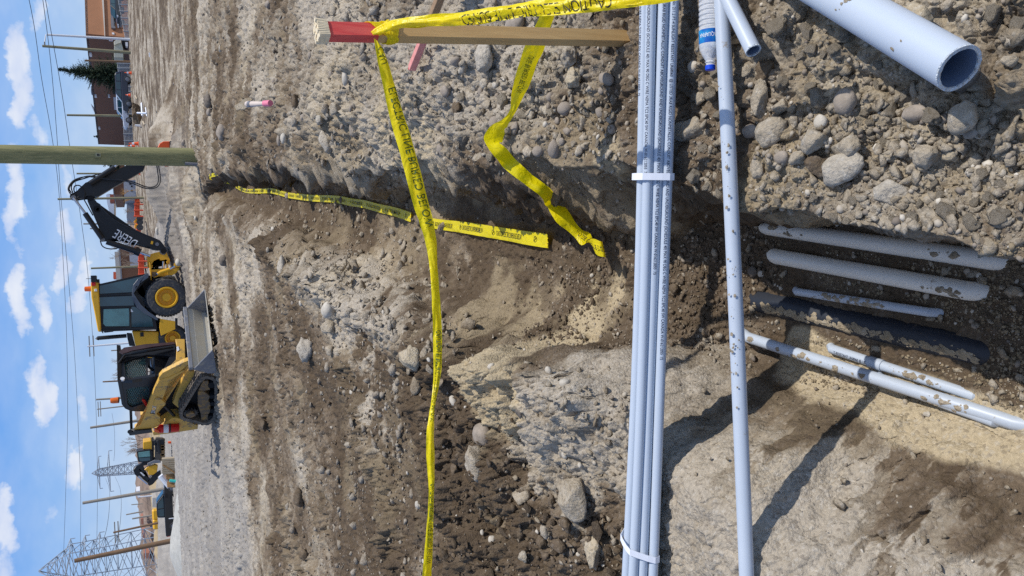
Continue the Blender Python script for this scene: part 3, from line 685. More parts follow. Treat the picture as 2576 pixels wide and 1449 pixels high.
# single conduit spanning the trench
cz = .055
A1 = G(1811, 0, cz); A2 = G(1876, 1449, cz); d = (A2 - A1).normalized()
single = pipe('conduit', [A1 - d * .8 + d * t + Vector((0, 0, -.008 * math.sin(t * 1.1))) for t in np.linspace(0, (A2 - A1).length + 1.6, 20)], .0215, MT_['pvcdirty'], 'single blue-grey conduit lying straight across the trench nearer than the bundle', 'conduit')
# mud smears on the single conduit
def smears(name, A, dirv, L, r, nrm, n, m, parent, seed, smax=.012, spread=.35):
    rr = random.Random(seed); b = B(); rd = dirv.normalized(); nrm = (nrm - rd * nrm.dot(rd)).normalized(); up = nrm.cross(rd); cl = [rr.uniform(0, L) for _ in range(max(2, n // 12))]
    for _ in range(n):
        x = rr.choice(cl) + rr.gauss(0, L * .05); y = rr.gauss(0, r * spread); sz = rr.uniform(.15, 1) ** 2 * smax
        if x < 0 or x > L: continue
        k = 7; P = []
        for j in range(k):
            q = 2 * math.pi * j / k; rad = sz * rr.uniform(.5, 1.2); px_ = x + math.cos(q) * rad * 1.4; py_ = y + math.sin(q) * rad
            P.append(A + rd * px_ + (nrm * math.cos(py_ / r) + up * math.sin(py_ / r)) * (r + .0008))
        c = A + rd * x + (nrm * math.cos(y / r) + up * math.sin(y / r)) * (r + .0008 + min(sz * .25, .0025))
        vs = [b.bm.verts.new(p) for p in P]; vc = b.bm.verts.new(c)
        for j in range(k): b.bm.faces.new((vs[j], vs[(j + 1) % k], vc))
    return tag(b.build(name, m, parent), kind='stuff')
MT_['mud'] = soilmat('dried_mud', attr=False, moist=.35, sand=.25)
MT_['mudsand'] = soilmat('damp_sand', attr=False, moist=.5, sand=.45)
smears('mud_spots', A1, d, (A2 - A1).length, .0215, Vector((0, -.8, 1)), 60, MT_['mud'], single, 3, .0055)
# short cut conduit and wide cut conduit on the right bank
g1 = G(1895, 127, .055); g0 = G(1832, 0, .05); d = (g1 - g0).normalized()
pipe('conduit', [g0 - d * .45, g0, g1], .0215, MT_['pvcdirty'], 'short cut end of narrow grey conduit lying below the drink bottle', 'conduit', caps=(False, True))
z1 = .13; e1 = G(2412, 172, z1); e0 = G(2118, 0, .085); d = (e1 - e0).normalized()
bigc = pipe('conduit', [e0 - d * .9, e0 - d * .1, e1], .0475, MT_['pvc'], 'wide pale blue conduit with rough sawn open end on the right bank', 'conduit', caps=(False, True), seg=48)
smears('mud_spots', e0, d, (e1 - e0).length * .7, .0475, Vector((-.2, -.4, 1)), 16, MT_['mud'], bigc, 8, .007, .25)

# ================================================================== pipes in the trench floor
def tp(a, b, za, zb, r, m, label, sm=0, seed=0, nr=Vector((0, -.3, 1)), mm='mud', spread=.3, smax=.012, bend=0):
    P0 = G(*zz('H', *a), za); P1 = G(*zz('H', *b), zb); d = P1 - P0
    pts = [P0 - d * .10 + Vector((0, 0, -.05)), P0, P0 + d * .33, P0 + d * .66, P1, P1 + d * .08 + Vector((0, 0, -.05))]
    root = pipe('buried_pipe', pts, r, m, label, 'pipe', inner=m, seg=24)
    if sm: smears('mud_crust', P0, d, d.length, r, nr, sm, MT_[mm], root, seed, smax, spread)
    return root, P0, P1
FZ = -.612
tp((330, 140), (1600, 325), FZ + .02, FZ - .015, .029, MT_['pvcwhite'], 'white pipe half buried in the trench floor, tight against the right wall', 26, 1, Vector((-.3, -.9, 1)))
tp((375, 305), (1465, 500), FZ + .025, FZ - .0, .029, MT_['pvcwhite'], 'white pipe half buried in the trench floor, second from the right wall', 26, 2, Vector((-.5, -.6, 1)))
tp((490, 505), (1240, 622), FZ + .035, FZ + .01, .0145, MT_['pvcdirty'], 'thin grey-blue pipe beside the black pipe in the trench floor', 60, 3, Vector((-.3, -.9, 1)), spread=.5)
bp_, P0, P1 = tp((290, 560), (1560, 850), FZ + .0, FZ - .03, .046, MT_['blackpipe'], 'thick black pipe with a stripe of sand along its top', 420, 4, Vector((-.35, -.1, 1)), 'mudsand', .18, .013)
r5, P0, P1 = tp((690, 832), (1500, 1100), FZ + .03, FZ + .01, .0167, MT_['pvcdirty'], 'narrow conduit with a coupling collar and printed text in the trench', 25, 5)
d = P1 - P0; dn = d.normalized(); cc = P0 + d * .30
B().tube([cc, cc + dn * .05], .0195, 24).build('coupling', MT_['pvcdirty'], r5, smooth=True)
pipe_text('printed_line', P0 + dn * .02, P1, .0167, Vector((-.3, -.2, 1)), [('T-RESISTANT LR68060 @ LISTED 3RA8', .009, .8, 0.0, 0, False)], MT_['ink'], r5)
tp((215, 768), (1730, 1255), FZ + .085, FZ + .035, .021, MT_['pvcdirty'], 'long grey conduit along the foot of the sandy left trench slope', 60, 6)
tp((960, 1005), (1610, 1245), FZ + .045, FZ + .04, .0167, MT_['pvcdirty'], 'thin conduit tucked under the long grey conduit on the left side', 70, 7)

# ================================================================== stake and tapes
sb = Vector((.932, 2.41, -.2)); st = D(790, 79, 2.40)
ax = (st - sb).normalized(); fr = Vector((.34, -.94, 0)); fr = (fr - ax * fr.dot(ax)).normalized(); sd = ax.cross(fr).normalized()
stake = empty('survey_stake', sb, 'tall pale wooden stake with red band, tied with yellow tape', 'stake')
hw, ht = .0255, .0185
def sbox(l0, l1, grow=0):
    c = lambda l, a, b_: sb + ax * l + sd * a * (hw + grow) + fr * b_ * (ht + grow)
    return [c(l0, -1, -1), c(l0, 1, -1), c(l0, 1, 1), c(l0, -1, 1), c(l1, -1, -1), c(l1, 1, -1), c(l1, 1, 1), c(l1, -1, 1)]
Ls = (st - sb).length; redtop = Ls - .040; redbot = Ls - .20
def hexb(p):
    b = B(); v = [b.bm.verts.new(x) for x in p]
    for f in ((3, 2, 1, 0), (4, 5, 6, 7), (0, 1, 5, 4), (1, 2, 6, 5), (2, 3, 7, 6), (3, 0, 4, 7)): b.bm.faces.new([v[i] for i in f])
    return b
hexb(sbox(0, redbot)).build('shaft', MT_['lath'], stake, bevel=.0012)
MT_['redstake'] = grain('red_sprayed_wood', srgb(206, 52, 56), srgb(226, 104, 92), (30, 30, 2.2), rough=.7, bump=.2)
hexb(sbox(redbot, redtop, .0002)).build('red_band', MT_['redstake'], stake, bevel=.0012)
# splintered hammered head: bundle of fibres
b = B(); rr = random.Random(2)
for i in range(9):
    for j in range(5):
        a0 = -1 + 2 * i / 8; b0 = -1 + 2 * j / 4
        if abs(a0) > .98 or abs(b0) > .9 or rr.random() < .6:
            p = sb + ax * (redtop - .002) + sd * a0 * hw * .9 + fr * b0 * ht * .9; q = p + ax * (.032 + .007 * rr.random()) + sd * (a0 * .004 + rr.uniform(-.003, .003)) + fr * b0 * .003
            b.tube([p, (p + q) / 2 + sd * rr.uniform(-.001, .001), q], .0072, 6)
b.build('splintered_head', mat('raw_wood_fibre', srgb(228, 212, 180), .9, var=.15, vscale=40), stake)
def zn(X, Y): return zz('N', X, Y)
def ribbon_pix(C, wr=.003, seed=0, fold=0):
    """C: (px,py,Y or ('z',z), width px vector (dx,dy))"""
    P, Wd = [], []
    for (px, py, dep, dx, dy) in C:
        f = (lambda a, b_: D(a, b_, dep)) if not isinstance(dep, tuple) else (lambda a, b_: G(a, b_, dep[1]))
        P.append(f(px, py)); Wd.append(D(px + dx / 2, py + dy / 2, P[-1].y) - D(px - dx / 2, py - dy / 2, P[-1].y))
    return P, Wd
PH = 'CAUTION ELECTRIC LINE BURIED BELOW'
t1 = empty('caution_tape', D(950, 112, 2.36), 'yellow caution tape pulled taut from the stake leftwards across the trench', 'tape')
C1 = [(944, 100, 2.375, 8, 8), (950, 118, 2.37, 12, -8), (962, 160, 2.36, 22, -8), (978, 215, 2.36, 28, -9), (998, 290, 2.35, 35, -9), (1016, 350, 2.34, 36, -9), (1035, 420, 2.33, 37, -9), (1055, 500, 2.32, 38, -7), (1073, 560, 2.31, 33, -5), (1086, 620, 2.3, 25, -3),
      (1093, 690, 2.29, 20, 0), (1097, 760, 2.28, 22, 0), (1100, 830, 2.27, 22, 0), (1101, 900, 2.26, 20, 2), (1096, 960, 2.26, 12, 0), (1091, 1000, 2.25, 9, 0), (1087, 1040, 2.25, 12, 0), (1083, 1090, 2.24, 19, 0), (1083, 1150, 2.24, 21, 0), (1085, 1210, 2.23, 15, 0), (1082, 1270, 2.23, 11, 0), (1080, 1330, 2.22, 15, 0), (1077, 1400, 2.21, 22, 0), (1074, 1449, 2.2, 24, 0), (1070, 1520, 2.2, 26, 0), (1060, 1640, 2.2, 28, 0)]
P, Wd = ribbon_pix(C1); rb = Ribbon(P, Wd, .0035, 5, .004); rb.mesh('film', MT_['tape'], t1)
# second layer: the folded-over edge, slightly behind
P2, W2 = ribbon_pix([(c[0] + 2 + 3 * math.sin(i), c[1], c[2] + .006, c[3] * .8, c[4]) for i, c in enumerate(C1)]); Ribbon(P2, W2, .004, 9).mesh('folded_edge', MT_['tape'], t1)
def rtext(rbn, name, items, m, parent, ts=1.0):
    def fn(x, y):
        wl = np.linalg.norm([np.interp(min(max(x, 0), rbn.L), rbn.S, rbn.W[:, i]) for i in range(3)])
        return rbn.at(x, y / max(wl, .02) * ts, .0022)
    return mapped_text(name, items, fn, m, parent)
rtext(rb, 'printed_warning', [('ELECTRIC LINE BURIED BELOW', .027, .86, .16, .006, True), ('CAU', .024, .8, .03, .006, True), (PH, .017, .62, .95, .002, True), (PH, .016, .55, 1.42, .003, True), (PH, .018, .6, 1.80, .002, True)], MT_['tapeinkgreen'], t1)
t2 = empty('caution_tape', D(950, 75, 2.36), 'yellow caution tape running from the stake to the near right, folded and creased', 'tape')
C2 = [(936, 84, 2.372, 6, 10), (950, 76, 2.365, 6, 20), (975, 66, 2.33, 6, 24), (1010, 58, 2.28, 4, 24), (1050, 54, 2.23, 3, 26), (1100, 50, 2.17, 3, 30), (1150, 48, 2.1, 3, 32), (1200, 42, 2.03, 4, 36), (1260, 33, 1.96, 4, 36), (1320, 24, 1.9, 5, 36), (1390, 16, 1.82, 5, 44), (1450, 10, 1.76, 6, 48), (1520, 2, 1.70, 6, 48), (1600, -8, 1.62, 7, 46), (1700, -30, 1.52, 8, 60), (1900, -90, 1.3, 9, 70)]
P, Wd = ribbon_pix(C2); rb = Ribbon(P, Wd, .007, 15, .006); rb.mesh('film', MT_['tape'], t2)
P2, W2 = ribbon_pix([(c[0], c[1] + 4 + 3 * math.sin(i * 2), c[2] + .008, c[3], c[4] * .75) for i, c in enumerate(C2)]); Ribbon(P2, W2, .007, 19).mesh('folded_edge', MT_['tape'], t2)
s0 = rb.L
def fn2(x, y): return rb.at(1.05 - x, -y / .055, .0008)
def fn2(x, y):
    wl = np.linalg.norm([np.interp(min(max(.86 - x, 0), rb.L), rb.S, rb.W[:, i]) for i in range(3)])
    return rb.at(.86 - x, (y + .006) / max(wl, .02), .0008)
mapped_text('printed_warning', [('CAUTION ELECTRIC LINE BURIED', .030, .74, .02, 0, False)], fn2, MT_['tapeink'], t2)
# knot: two wraps round the stake
kn = empty('tape_knot', sb + ax * (Ls - .17), 'crumpled yellow tape knot wrapped twice round the stake head', 'tape knot')
for (l0, slant, wv, seed) in ((Ls - .215, .035, .038, 1), (Ls - .255, -.012, .030, 2), (Ls - .235, .012, .018, 3)):
    C, Wv = [], []
    for q in np.linspace(0, 2 * math.pi, 13):
        a = max(-1, min(1, 1.45 * math.cos(q))); b_ = max(-1, min(1, 1.45 * math.sin(q)))
        C.append(sb + ax * (l0 + slant * math.cos(q)) + sd * a * (hw + .003 + seed * .0012) + fr * b_ * (ht + .003 + seed * .0012)); Wv.append(ax * wv + sd * .002 * math.sin(3 * q))
    r_ = Ribbon(C, Wv, .0025, seed + 30, .0, 7)
    r_.Nn = r_.Nn * 0; 
    r_.mesh('wrap', MT_['tape'], kn)
kp = sb + ax * (Ls - .235) + fr * (ht + .012) + sd * .012
b = B()
for i in range(5):
    q = i * 1.3; o = Vector((math.cos(q), .3 * math.sin(q * 2), math.sin(q))) * .012
    b.tube([kp - o, kp + o * .3 + fr * .006, kp + o], [.004, .0085, .003], 7)
b.build('knot', MT_['tape'], kn, smooth=True)
# third tape: hangs from the right bank into the trench
t3 = empty('caution_tape', G(1368, 65, .03), 'loose yellow caution tape draped over the right lip and down the trench', 'tape')
def zf(X, Y): return zz('F', X, Y)
raw = [(zz('F', 475, -90), .06, 30), (zz('F', 475, 0), .06, 30), (zz('F', 470, 90), .06, 30), (zz('F', 430, 190), .07, 30), (zz('F', 375, 330), .07, 40), (zz('F', 335, 430), .06, 36), (zz('F', 290, 560), .06, 34), (zz('F', 250, 680), .05, 26), (zz('F', 215, 790), .05, 13), (zz('F', 165, 870), .05, 16), (zz('F', 110, 930), .05, 34), (zz('F', 75, 995), .06, 40), (zz('F', 80, 1040), .05, 26), (zz('F', 130, 1090), .0, 30), (zz('F', 190, 1160), -.08, 30), (zz('F', 260, 1225), -.14, 28), (zz('F', 340, 1290), -.20, 26), (zz('F', 430, 1360), -.26, 26), (zz('F', 500, 1430), -.31, 30),
       (zz('c', 1000, 15), -.33, 30), (zz('c', 1070, 115), -.36, 34), (zz('c', 1140, 190), -.38, 24), (zz('c', 1200, 250), -.39, 22), (zz('c', 1260, 300), -.39, 30), (zz('c', 1320, 350), -.38, 32), (zz('c', 1390, 375), -.36, 34), (zz('c', 1412, 378), -.36, 34)]
C, Wv = [], []
for i, ((px, py), z, wd) in enumerate(raw):
    z = z - (.07 if i >= 18 else 0); p = G(px, py, z); a = Vector((*raw[max(i - 1, 0)][0], 0)); c = Vector((*raw[min(i + 1, len(raw) - 1)][0], 0)); dd = (c - a).normalized()
    pr = Vector((dd.y, -dd.x, 0))
    if pr.x < 0: pr = -pr
    if i >= 24: pr = Vector((.25, .97, 0))
    kf = float(np.interp(i, [0, 9, 12, 15, 20, 23, 26], [1, .985, .94, .90, .89, .92, .97])); p = CAMP + (p - CAMP) * kf
    C.append(p); Wv.append(D(px + pr.x * wd / 2, py + pr.y * wd / 2, p.y) - D(px - pr.x * wd / 2, py - pr.y * wd / 2, p.y))
rb = Ribbon(C, [v * 1.2 for v in Wv], .0025, 25, .003, clamp=True); rb.mesh('film', MT_['tape'], t3)
Lt = rb.L
def rev(x0, sgn):
    def fn(x, y):
        s_ = x0 - x; wl = np.linalg.norm([np.interp(min(max(s_, 0), rb.L), rb.S, rb.W[:, i]) for i in range(3)])
        return rb.at(s_, sgn * y / max(wl, .02), .0008)
    return fn
sB = rb.S[np.argmin(np.linalg.norm(rb.C - np.array(C[15]), axis=1))]
mapped_text('printed_warning', [('UTION ELECTRIC LINE BURIED BELOW', .026, .52, 0, 0, False)], rev(sB + .82, -1), MT_['tapeink'], t3)
rtext(rb, 'printed_warning', [('LINE BURIED BELOW', .024, .6, .30, 0, True)], MT_['tapeinkgreen'], t3)
# fourth tape: lying along the trench floor, in two lengths
t4 = empty('caution_tape', G(860, 500, -.36), 'long yellow caution tape lying along the trench floor, weighted by stones', 'tape')
def floor_ribbon(name, pix, ragged, parent, lift=.012, wdt=.078):
    C = []
    for (px, py) in pix:
        z = -.38
        for _ in range(8): g = G(px, py, z); z = .5 * z + .5 * (gz(g.x, g.y) + lift)
        C.append(G(px, py, z))
    Wv = []
    for i in range(len(C)):
        t = (C[min(i + 1, len(C) - 1)] - C[max(i - 1, 0)]); t.z = 0; n = Vector((-t.y, t.x, 0)).normalized()
        if n.x < 0: n = -n
        Wv.append(n * wdt + Vector((0, 0, .008 * math.sin(i * 1.7))))
    r_ = Ribbon(C, Wv, .003, 40, .0, clamp=True); r_.C[:, 2] += .010; r_.mesh(name, MT_['tape'], parent, ragged=ragged); return r_
def zmark(x0, items): items.append((PH, .027, .40, x0 + .07, 0, False))
ra = floor_ribbon('film', [(556, 434), (566, 444), (576, 456), (590, 463), (604, 473), (622, 480), (650, 481), (682, 480), (705, 485), (728, 491), (765, 496), (800, 499), (830, 500), (862, 503), (885, 508), (920, 514), (955, 523), (1000, 534), (1038, 547)], True, t4)
rb2 = floor_ribbon('film', [(1085, 561), (1120, 566), (1160, 571), (1200, 577), (1240, 584), (1280, 590), (1325, 598), (1365, 604), (1386, 607)], True, t4, .02)
for r_, nme in ((ra, 0), (rb2, 1)):
    it = []; x = .05
    while x < r_.L - .45: it.append((PH, .032, .42, x + .06, 0, False)); x += .56
    rtext(r_, 'printed_warning', it, MT_['tapeink'], t4)
    b = B(); x = .05
    while x < r_.L - .1:
        c = r_.at(x + .02, 0, .001); tx = (r_.at(x + .06, 0) - r_.at(x, 0)).normalized(); sy = tx.cross(Vector((0, 0, 1)))
        o1 = [r_.at(x + .02 + .018 * math.cos(q), .018 * math.sin(q) / .078, .001) for q in np.linspace(0, 2 * math.pi, 17)[:-1]]; i1 = [r_.at(x + .02 + .014 * math.cos(q), .014 * math.sin(q) / .078, .001) for q in np.linspace(0, 2 * math.pi, 17)[:-1]]
        b.ringplate(o1, i1, Vector((0, 0, 1)), .0004); b.tube([r_.at(x + .008, -.13, .0012), r_.at(x + .032, .13, .0012)], .002, 4); x += .56
    b.build('printed_symbol', MT_['tapeink'], t4)

# ================================================================== red stake, spade, bottle, red chip
e0 = G(1036, 172, .0); e1 = G(1108, -8, .0); _h = max(gz(*(e0.lerp(e1, f)).xy) for f in np.linspace(0, 1, 12)) + .018; e0 = G(1036, 172, _h); e1 = G(1108, -8, _h); d = (e1 - e0).normalized(); ps = empty('wooden_stake', e0, 'short square stake with faded red end lying on the right bank', 'stake')
sdv = d.cross(Vector((0, 0, 1))).normalized()
def bar(a, b_, w_, h_): 
    u = Vector((0, 0, 1)); return hexb([a - sdv * w_ - u * h_, a + sdv * w_ - u * h_, a + sdv * w_ + u * h_, a - sdv * w_ + u * h_, b_ - sdv * w_ - u * h_, b_ + sdv * w_ - u * h_, b_ + sdv * w_ + u * h_, b_ - sdv * w_ + u * h_])
L_ = (e1 - e0).length; MT_['faded'] = grain('faded_red_wood', srgb(206, 128, 120), srgb(226, 156, 146), (20, 20, 20), rough=.8, bump=.3)
bar(e0, e0 + d * L_ * .55, .019, .019).build('red_end', MT_['faded'], ps, bevel=.002)
bar(e0 + d * L_ * .55, e1 + d * .2, .0192, .0185).build('shaft', grain('weathered_lath', srgb(130, 104, 78), srgb(168, 138, 106), (20, 20, 20), rough=.85), ps, bevel=.002)
b = B(); b.box(e0 - d * .004 + Vector((0, 0, .012)), .014, .014, .014); b.build('bright_red_tip', MT_['red'], ps, bevel=.003)
sp = empty('spade', G(*zz('W', 1200, 740), .05), 'small spade with mud-caked blade and pink grip end on the right bank', 'spade')
_g = G(*zz('W', 1700, 690), 0); hb = G(*zz('W', 1700, 690), gz(_g.x, _g.y) + .10); htp = D(*zz('W', 760, 730), hb.y + .42)
B().tube([hb, hb.lerp(htp, .25), hb.lerp(htp, .7), htp], [.030, .021, .030, .034], 12).build('handle', mat('pale_handle', srgb(205, 190, 178), .7, var=.1), sp, smooth=True)
B().tube([hb + (hb - htp) * .01, hb.lerp(htp, .24)], .033, 12).build('grip', mat('pink_grip', srgb(226, 128, 150), .6, var=.08), sp, smooth=True)
B().tube([hb.lerp(htp, .80), hb.lerp(htp, 1.02)], [.036, .030], 12).build('ferrule', MT_['steel'], sp, smooth=True)
bl = [(700, 740), (880, 680), (980, 520), (860, 440), (620, 500), (470, 640), (210, 800), (320, 980), (480, 940), (640, 950), (800, 830)]
nn = Vector((.1, -.75, .65)).normalized(); O = htp + Vector((0, .02, 0))
B().plate([onplane(*zz('W', *p), O, nn) for p in bl], nn, .012).build('blade', soilmat('mud_caked_blade', attr=False, moist=.45, sand=.35), sp, bevel=.004)
# drink bottle
bx0 = zz('V', 438, 1250); c0 = G(*bx0, .045); c1 = G(bx0[0] - 1, bx0[1] - 190, .045); d = (c1 - c0).normalized(); R_b = .0325
bo = empty('drink_bottle', c0, 'crushed clear plastic drink bottle with blue cap and blue label', 'bottle')
B().lathe(c0, d, [(0, .0001), (0, .0135), (.001, .0148), (.013, .0148), (.014, .0135)], 28).build('cap', MT_['capblue'], bo, smooth=True)
prof = [(.014, .0125), (.021, .0125), (.022, .0155), (.024, .0155), (.026, .013), (.045, .024), (.060, .0305), (.072, R_b), (.0745, R_b)]
bodyp = prof + [(.115, R_b)]; x = .118
while x < .20: bodyp += [(x, R_b), (x + .005, R_b + .0005), (x + .0085, R_b - .0035), (x + .012, R_b)]; x += .0145
bodyp += [(.212, R_b - .002), (.215, .02), (.214, .001)]
pet = bpy.data.materials.new('clear_pet'); pet.use_nodes = True; t = pet.node_tree; p = t.nodes['Principled BSDF']; p.inputs['Base Color'].default_value = (.93, .95, .97, 1); p.inputs['Roughness'].default_value = .12
tr = t.nodes.new('ShaderNodeBsdfTransparent'); ms = t.nodes.new('ShaderNodeMixShader'); ms.inputs[0].default_value = .5
tc = t.nodes.new('ShaderNodeTexCoord'); nz = t.nodes.new('ShaderNodeTexNoise'); nz.inputs['Scale'].default_value = 70; t.links.new(tc.outputs['Object'], nz.inputs['Vector']); bn = t.nodes.new('ShaderNodeBump'); bn.inputs['Strength'].default_value = .6; bn.inputs['Distance'].default_value = .004
t.links.new(nz.outputs[0], bn.inputs['Height']); t.links.new(bn.outputs[0], p.inputs['Normal'])
t.links.new(tr.outputs[0], ms.inputs[1]); t.links.new(p.outputs[0], ms.inputs[2]); t.links.new(ms.outputs[0], t.nodes['Material Output'].inputs[0])
B().lathe(c0, d, bodyp, 32).build('bottle_body', pet, bo, smooth=True)
lab = bpy.data.materials.new('blue_label'); lab.use_nodes = True; t = lab.node_tree; p = t.nodes['Principled BSDF']; p.inputs['Roughness'].default_value = .25
tc = t.nodes.new('ShaderNodeTexCoord'); nz = t.nodes.new('ShaderNodeTexNoise'); nz.inputs['Scale'].default_value = 28; nz.inputs['Detail'].default_value = 2; t.links.new(tc.outputs['Object'], nz.inputs['Vector'])
r_ = t.nodes.new('ShaderNodeValToRGB'); r_.color_ramp.elements[0].position = .4; r_.color_ramp.elements[0].color = srgb(0, 84, 170); r_.color_ramp.elements[1].position = .66; r_.color_ramp.elements[1].color = srgb(40, 160, 205); t.links.new(nz.outputs[0], r_.inputs[0]); t.links.new(r_.outputs[0], p.inputs['Base Color'])
B().lathe(c0, d, [(.075, R_b + .0004), (.115, R_b + .0004)], 40).build('label', lab, bo, smooth=True)
# letters wrap round the bottle, tops towards the cap end
tocam = (CAMP - c0); tocam = (tocam - d * tocam.dot(d)).normalized(); sideb = d.cross(tocam)
def fnb(x, y):
    # reads towards the farther side, mirrored top to bottom as it lies
    q = x / R_b; n_ = tocam * math.cos(q) + sideb * math.sin(q); return c0 + d * (.097 - y) + n_ * (R_b + .0012)
sgn = 1 if sideb.y > 0 else -1
mapped_text('label_lettering', [('AQUAFINA', .0115, .62, -.018, 0, False)], (lambda x, y: fnb(sgn * x, y)), MT_['whitetext'], bo)

# ================================================================== rocks, clods, gravel
def ico(sub):
    bm = bmesh.new(); bmesh.ops.create_icosphere(bm, subdivisions=sub, radius=1); V = np.array([v.co[:] for v in bm.verts]); bm.verts.index_update(); F = np.array([[v.index for v in f.verts] for f in bm.faces]); bm.free(); return V, F
I1, I2, I3, I4 = ico(1), ico(2), ico(3), ico(4)
def n3(V, f, oct, seed, ro=.5):
    x, y, z = V[:, 0], V[:, 1], V[:, 2]
    return (fbm(x + 7, y + z * .7, f, oct, seed, ro) + fbm(y + 3, z - x * .6, f, oct, seed + 7, ro) + fbm(z + 5, x + y * .5, f, oct, seed + 13, ro)) / 2
def rockshape(kind, seed, sub=3):
    V, F = (I2, I3, I4)[sub - 2]; V = V.copy(); r = np.random.RandomState(seed)
    if kind == 'cobble':
        V = V * (1 + n3(V, 1.1, 2, seed)[:, None] * .28 + n3(V, 9, 3, seed + 3)[:, None] * .03)
    else:
        nc = 11 if kind == 'block' else 14
        for i in range(nc):
            n = r.normal(size=3); n /= np.linalg.norm(n); dd = r.uniform(.55, .86) if kind == 'block' else r.uniform(.55, .88)
            p = V @ n; V = V - np.outer(np.clip(p - dd, 0, None), n)
        a = .14 if kind == 'block' else .30
        V = V * (1 + n3(V, 2.6, 4, seed, .6)[:, None] * a + n3(V, 13, 3, seed + 3, .65)[:, None] * a * .28)
    return V, F
def rmat(name, c1, c2, speck=.3, bump=.5, mo=0):
    m = bpy.data.materials.new(name); m.use_nodes = True; t = m.node_tree; p = t.nodes['Principled BSDF']; p.inputs['Roughness'].default_value = .88; p.inputs['Specular IOR Level'].default_value = .25
    tc = t.nodes.new('ShaderNodeTexCoord'); nz = t.nodes.new('ShaderNodeTexNoise'); nz.inputs['Scale'].default_value = 16; nz.inputs['Detail'].default_value = 9; nz.inputs['Roughness'].default_value = .7; t.links.new(tc.outputs['Object'], nz.inputs['Vector'])
    r = t.nodes.new('ShaderNodeValToRGB'); r.color_ramp.elements[0].position = .36; r.color_ramp.elements[0].color = c1; r.color_ramp.elements[1].position = .64; r.color_ramp.elements[1].color = c2; t.links.new(nz.outputs[0], r.inputs[0]); t.links.new(r.outputs[0], p.inputs['Base Color'])
    n2 = t.nodes.new('ShaderNodeTexNoise'); n2.inputs['Scale'].default_value = 90; n2.inputs['Detail'].default_value = 6; n2.inputs['Roughness'].default_value = .7; t.links.new(tc.outputs['Object'], n2.inputs['Vector'])
    b = t.nodes.new('ShaderNodeBump'); b.inputs['Strength'].default_value = bump; b.inputs['Distance'].default_value = .01; t.links.new(n2.outputs[0], b.inputs['Height']); t.links.new(b.outputs[0], p.inputs['Normal']); return m
RM = {'cobble': rmat('grey_cobble', srgb(132, 122, 110), srgb(166, 154, 140), bump=.35), 'pale': rmat('pale_cobble', srgb(172, 164, 150), srgb(200, 192, 178), bump=.3), 'dark': rmat('dark_stone', srgb(96, 88, 80), srgb(128, 118, 106)),
      'clod': soilmat('clod_soil', attr=False, moist=.22, sand=.18), 'wet': soilmat('damp_clod', attr=False, moist=.85, sand=.0), 'sandclod': soilmat('sandy_clod', attr=False, moist=.1, sand=.65), 'paleclod': soilmat('pale_rock_crust', attr=False, moist=.0, sand=.08, pale=.35)}
def seat(px, py, it=8, z=0.0):
    for _ in range(it): g = G(px, py, z); z = .5 * z + .5 * gz(g.x, g.y)
    return G(px, py, z)
PLACED = []
def nearcap(x, y):
    for (a, b, cr_, fl_o) in CAPS:
        ux, uy = b.x - a.x, b.y - a.y; t_ = min(max(((x - a.x) * ux + (y - a.y) * uy) / (ux * ux + uy * uy), 0), 1)
        if math.hypot(x - a.x - t_ * ux, y - a.y - t_ * uy) < cr_ + .03: return True
    return False
def rock(px, py, rx, kind, m, label, ry=None, h=.75, name=None, seed=None, group=None, sink=.25, tilt=None):
    """px,py middle in the photo; rx half size across the picture's vertical (real width), ry half size away from the viewer, px"""
    ry = ry or rx
    g = seat(px, py); dist = (g - CAMP).length; rw = rx * dist / CF; rd_ = ry * dist / CF * (1.15 if g.y < 4 else 1.0)
    seed = seed if seed is not None else (int(px * 7 + py * 13) % 9973)
    V, F = rockshape(kind, seed, 4 if rw > .05 and dist < 4 else 3); V = V * np.array([rw, rd_, min(rw, rd_) * h])
    a = rnd.uniform(-.35, .35); b_ = rnd.uniform(-.2, .2) if tilt is None else tilt
    Rm = np.array((Matrix.Rotation(a, 3, 'Z') @ Matrix.Rotation(b_, 3, 'X')))
    V = V @ Rm.T
    hz = V[:, 2].max(); loc = Vector((g.x, g.y + rd_ * .35, g.z))
    loc.z = gz(loc.x, loc.y) + hz * (1 - 2 * sink) * .8
    nm = name or {'cobble': 'cobble', 'block': 'rock', 'clod': 'clod'}[kind]
    me = npmesh(nm, V, F); o = link(nm, me, RM[m], None, True); o.location = loc
    tag(o, label, {'cobble': 'cobble', 'block': 'rock', 'clod': 'clod'}[kind] if not name else name, group)
    PLACED.append((loc.x, loc.y, max(rw, rd_))); return o
def Z(n, X, Y): return zz(n, X, Y)
S_ = lambda n: .63889 / ZT[n][2]
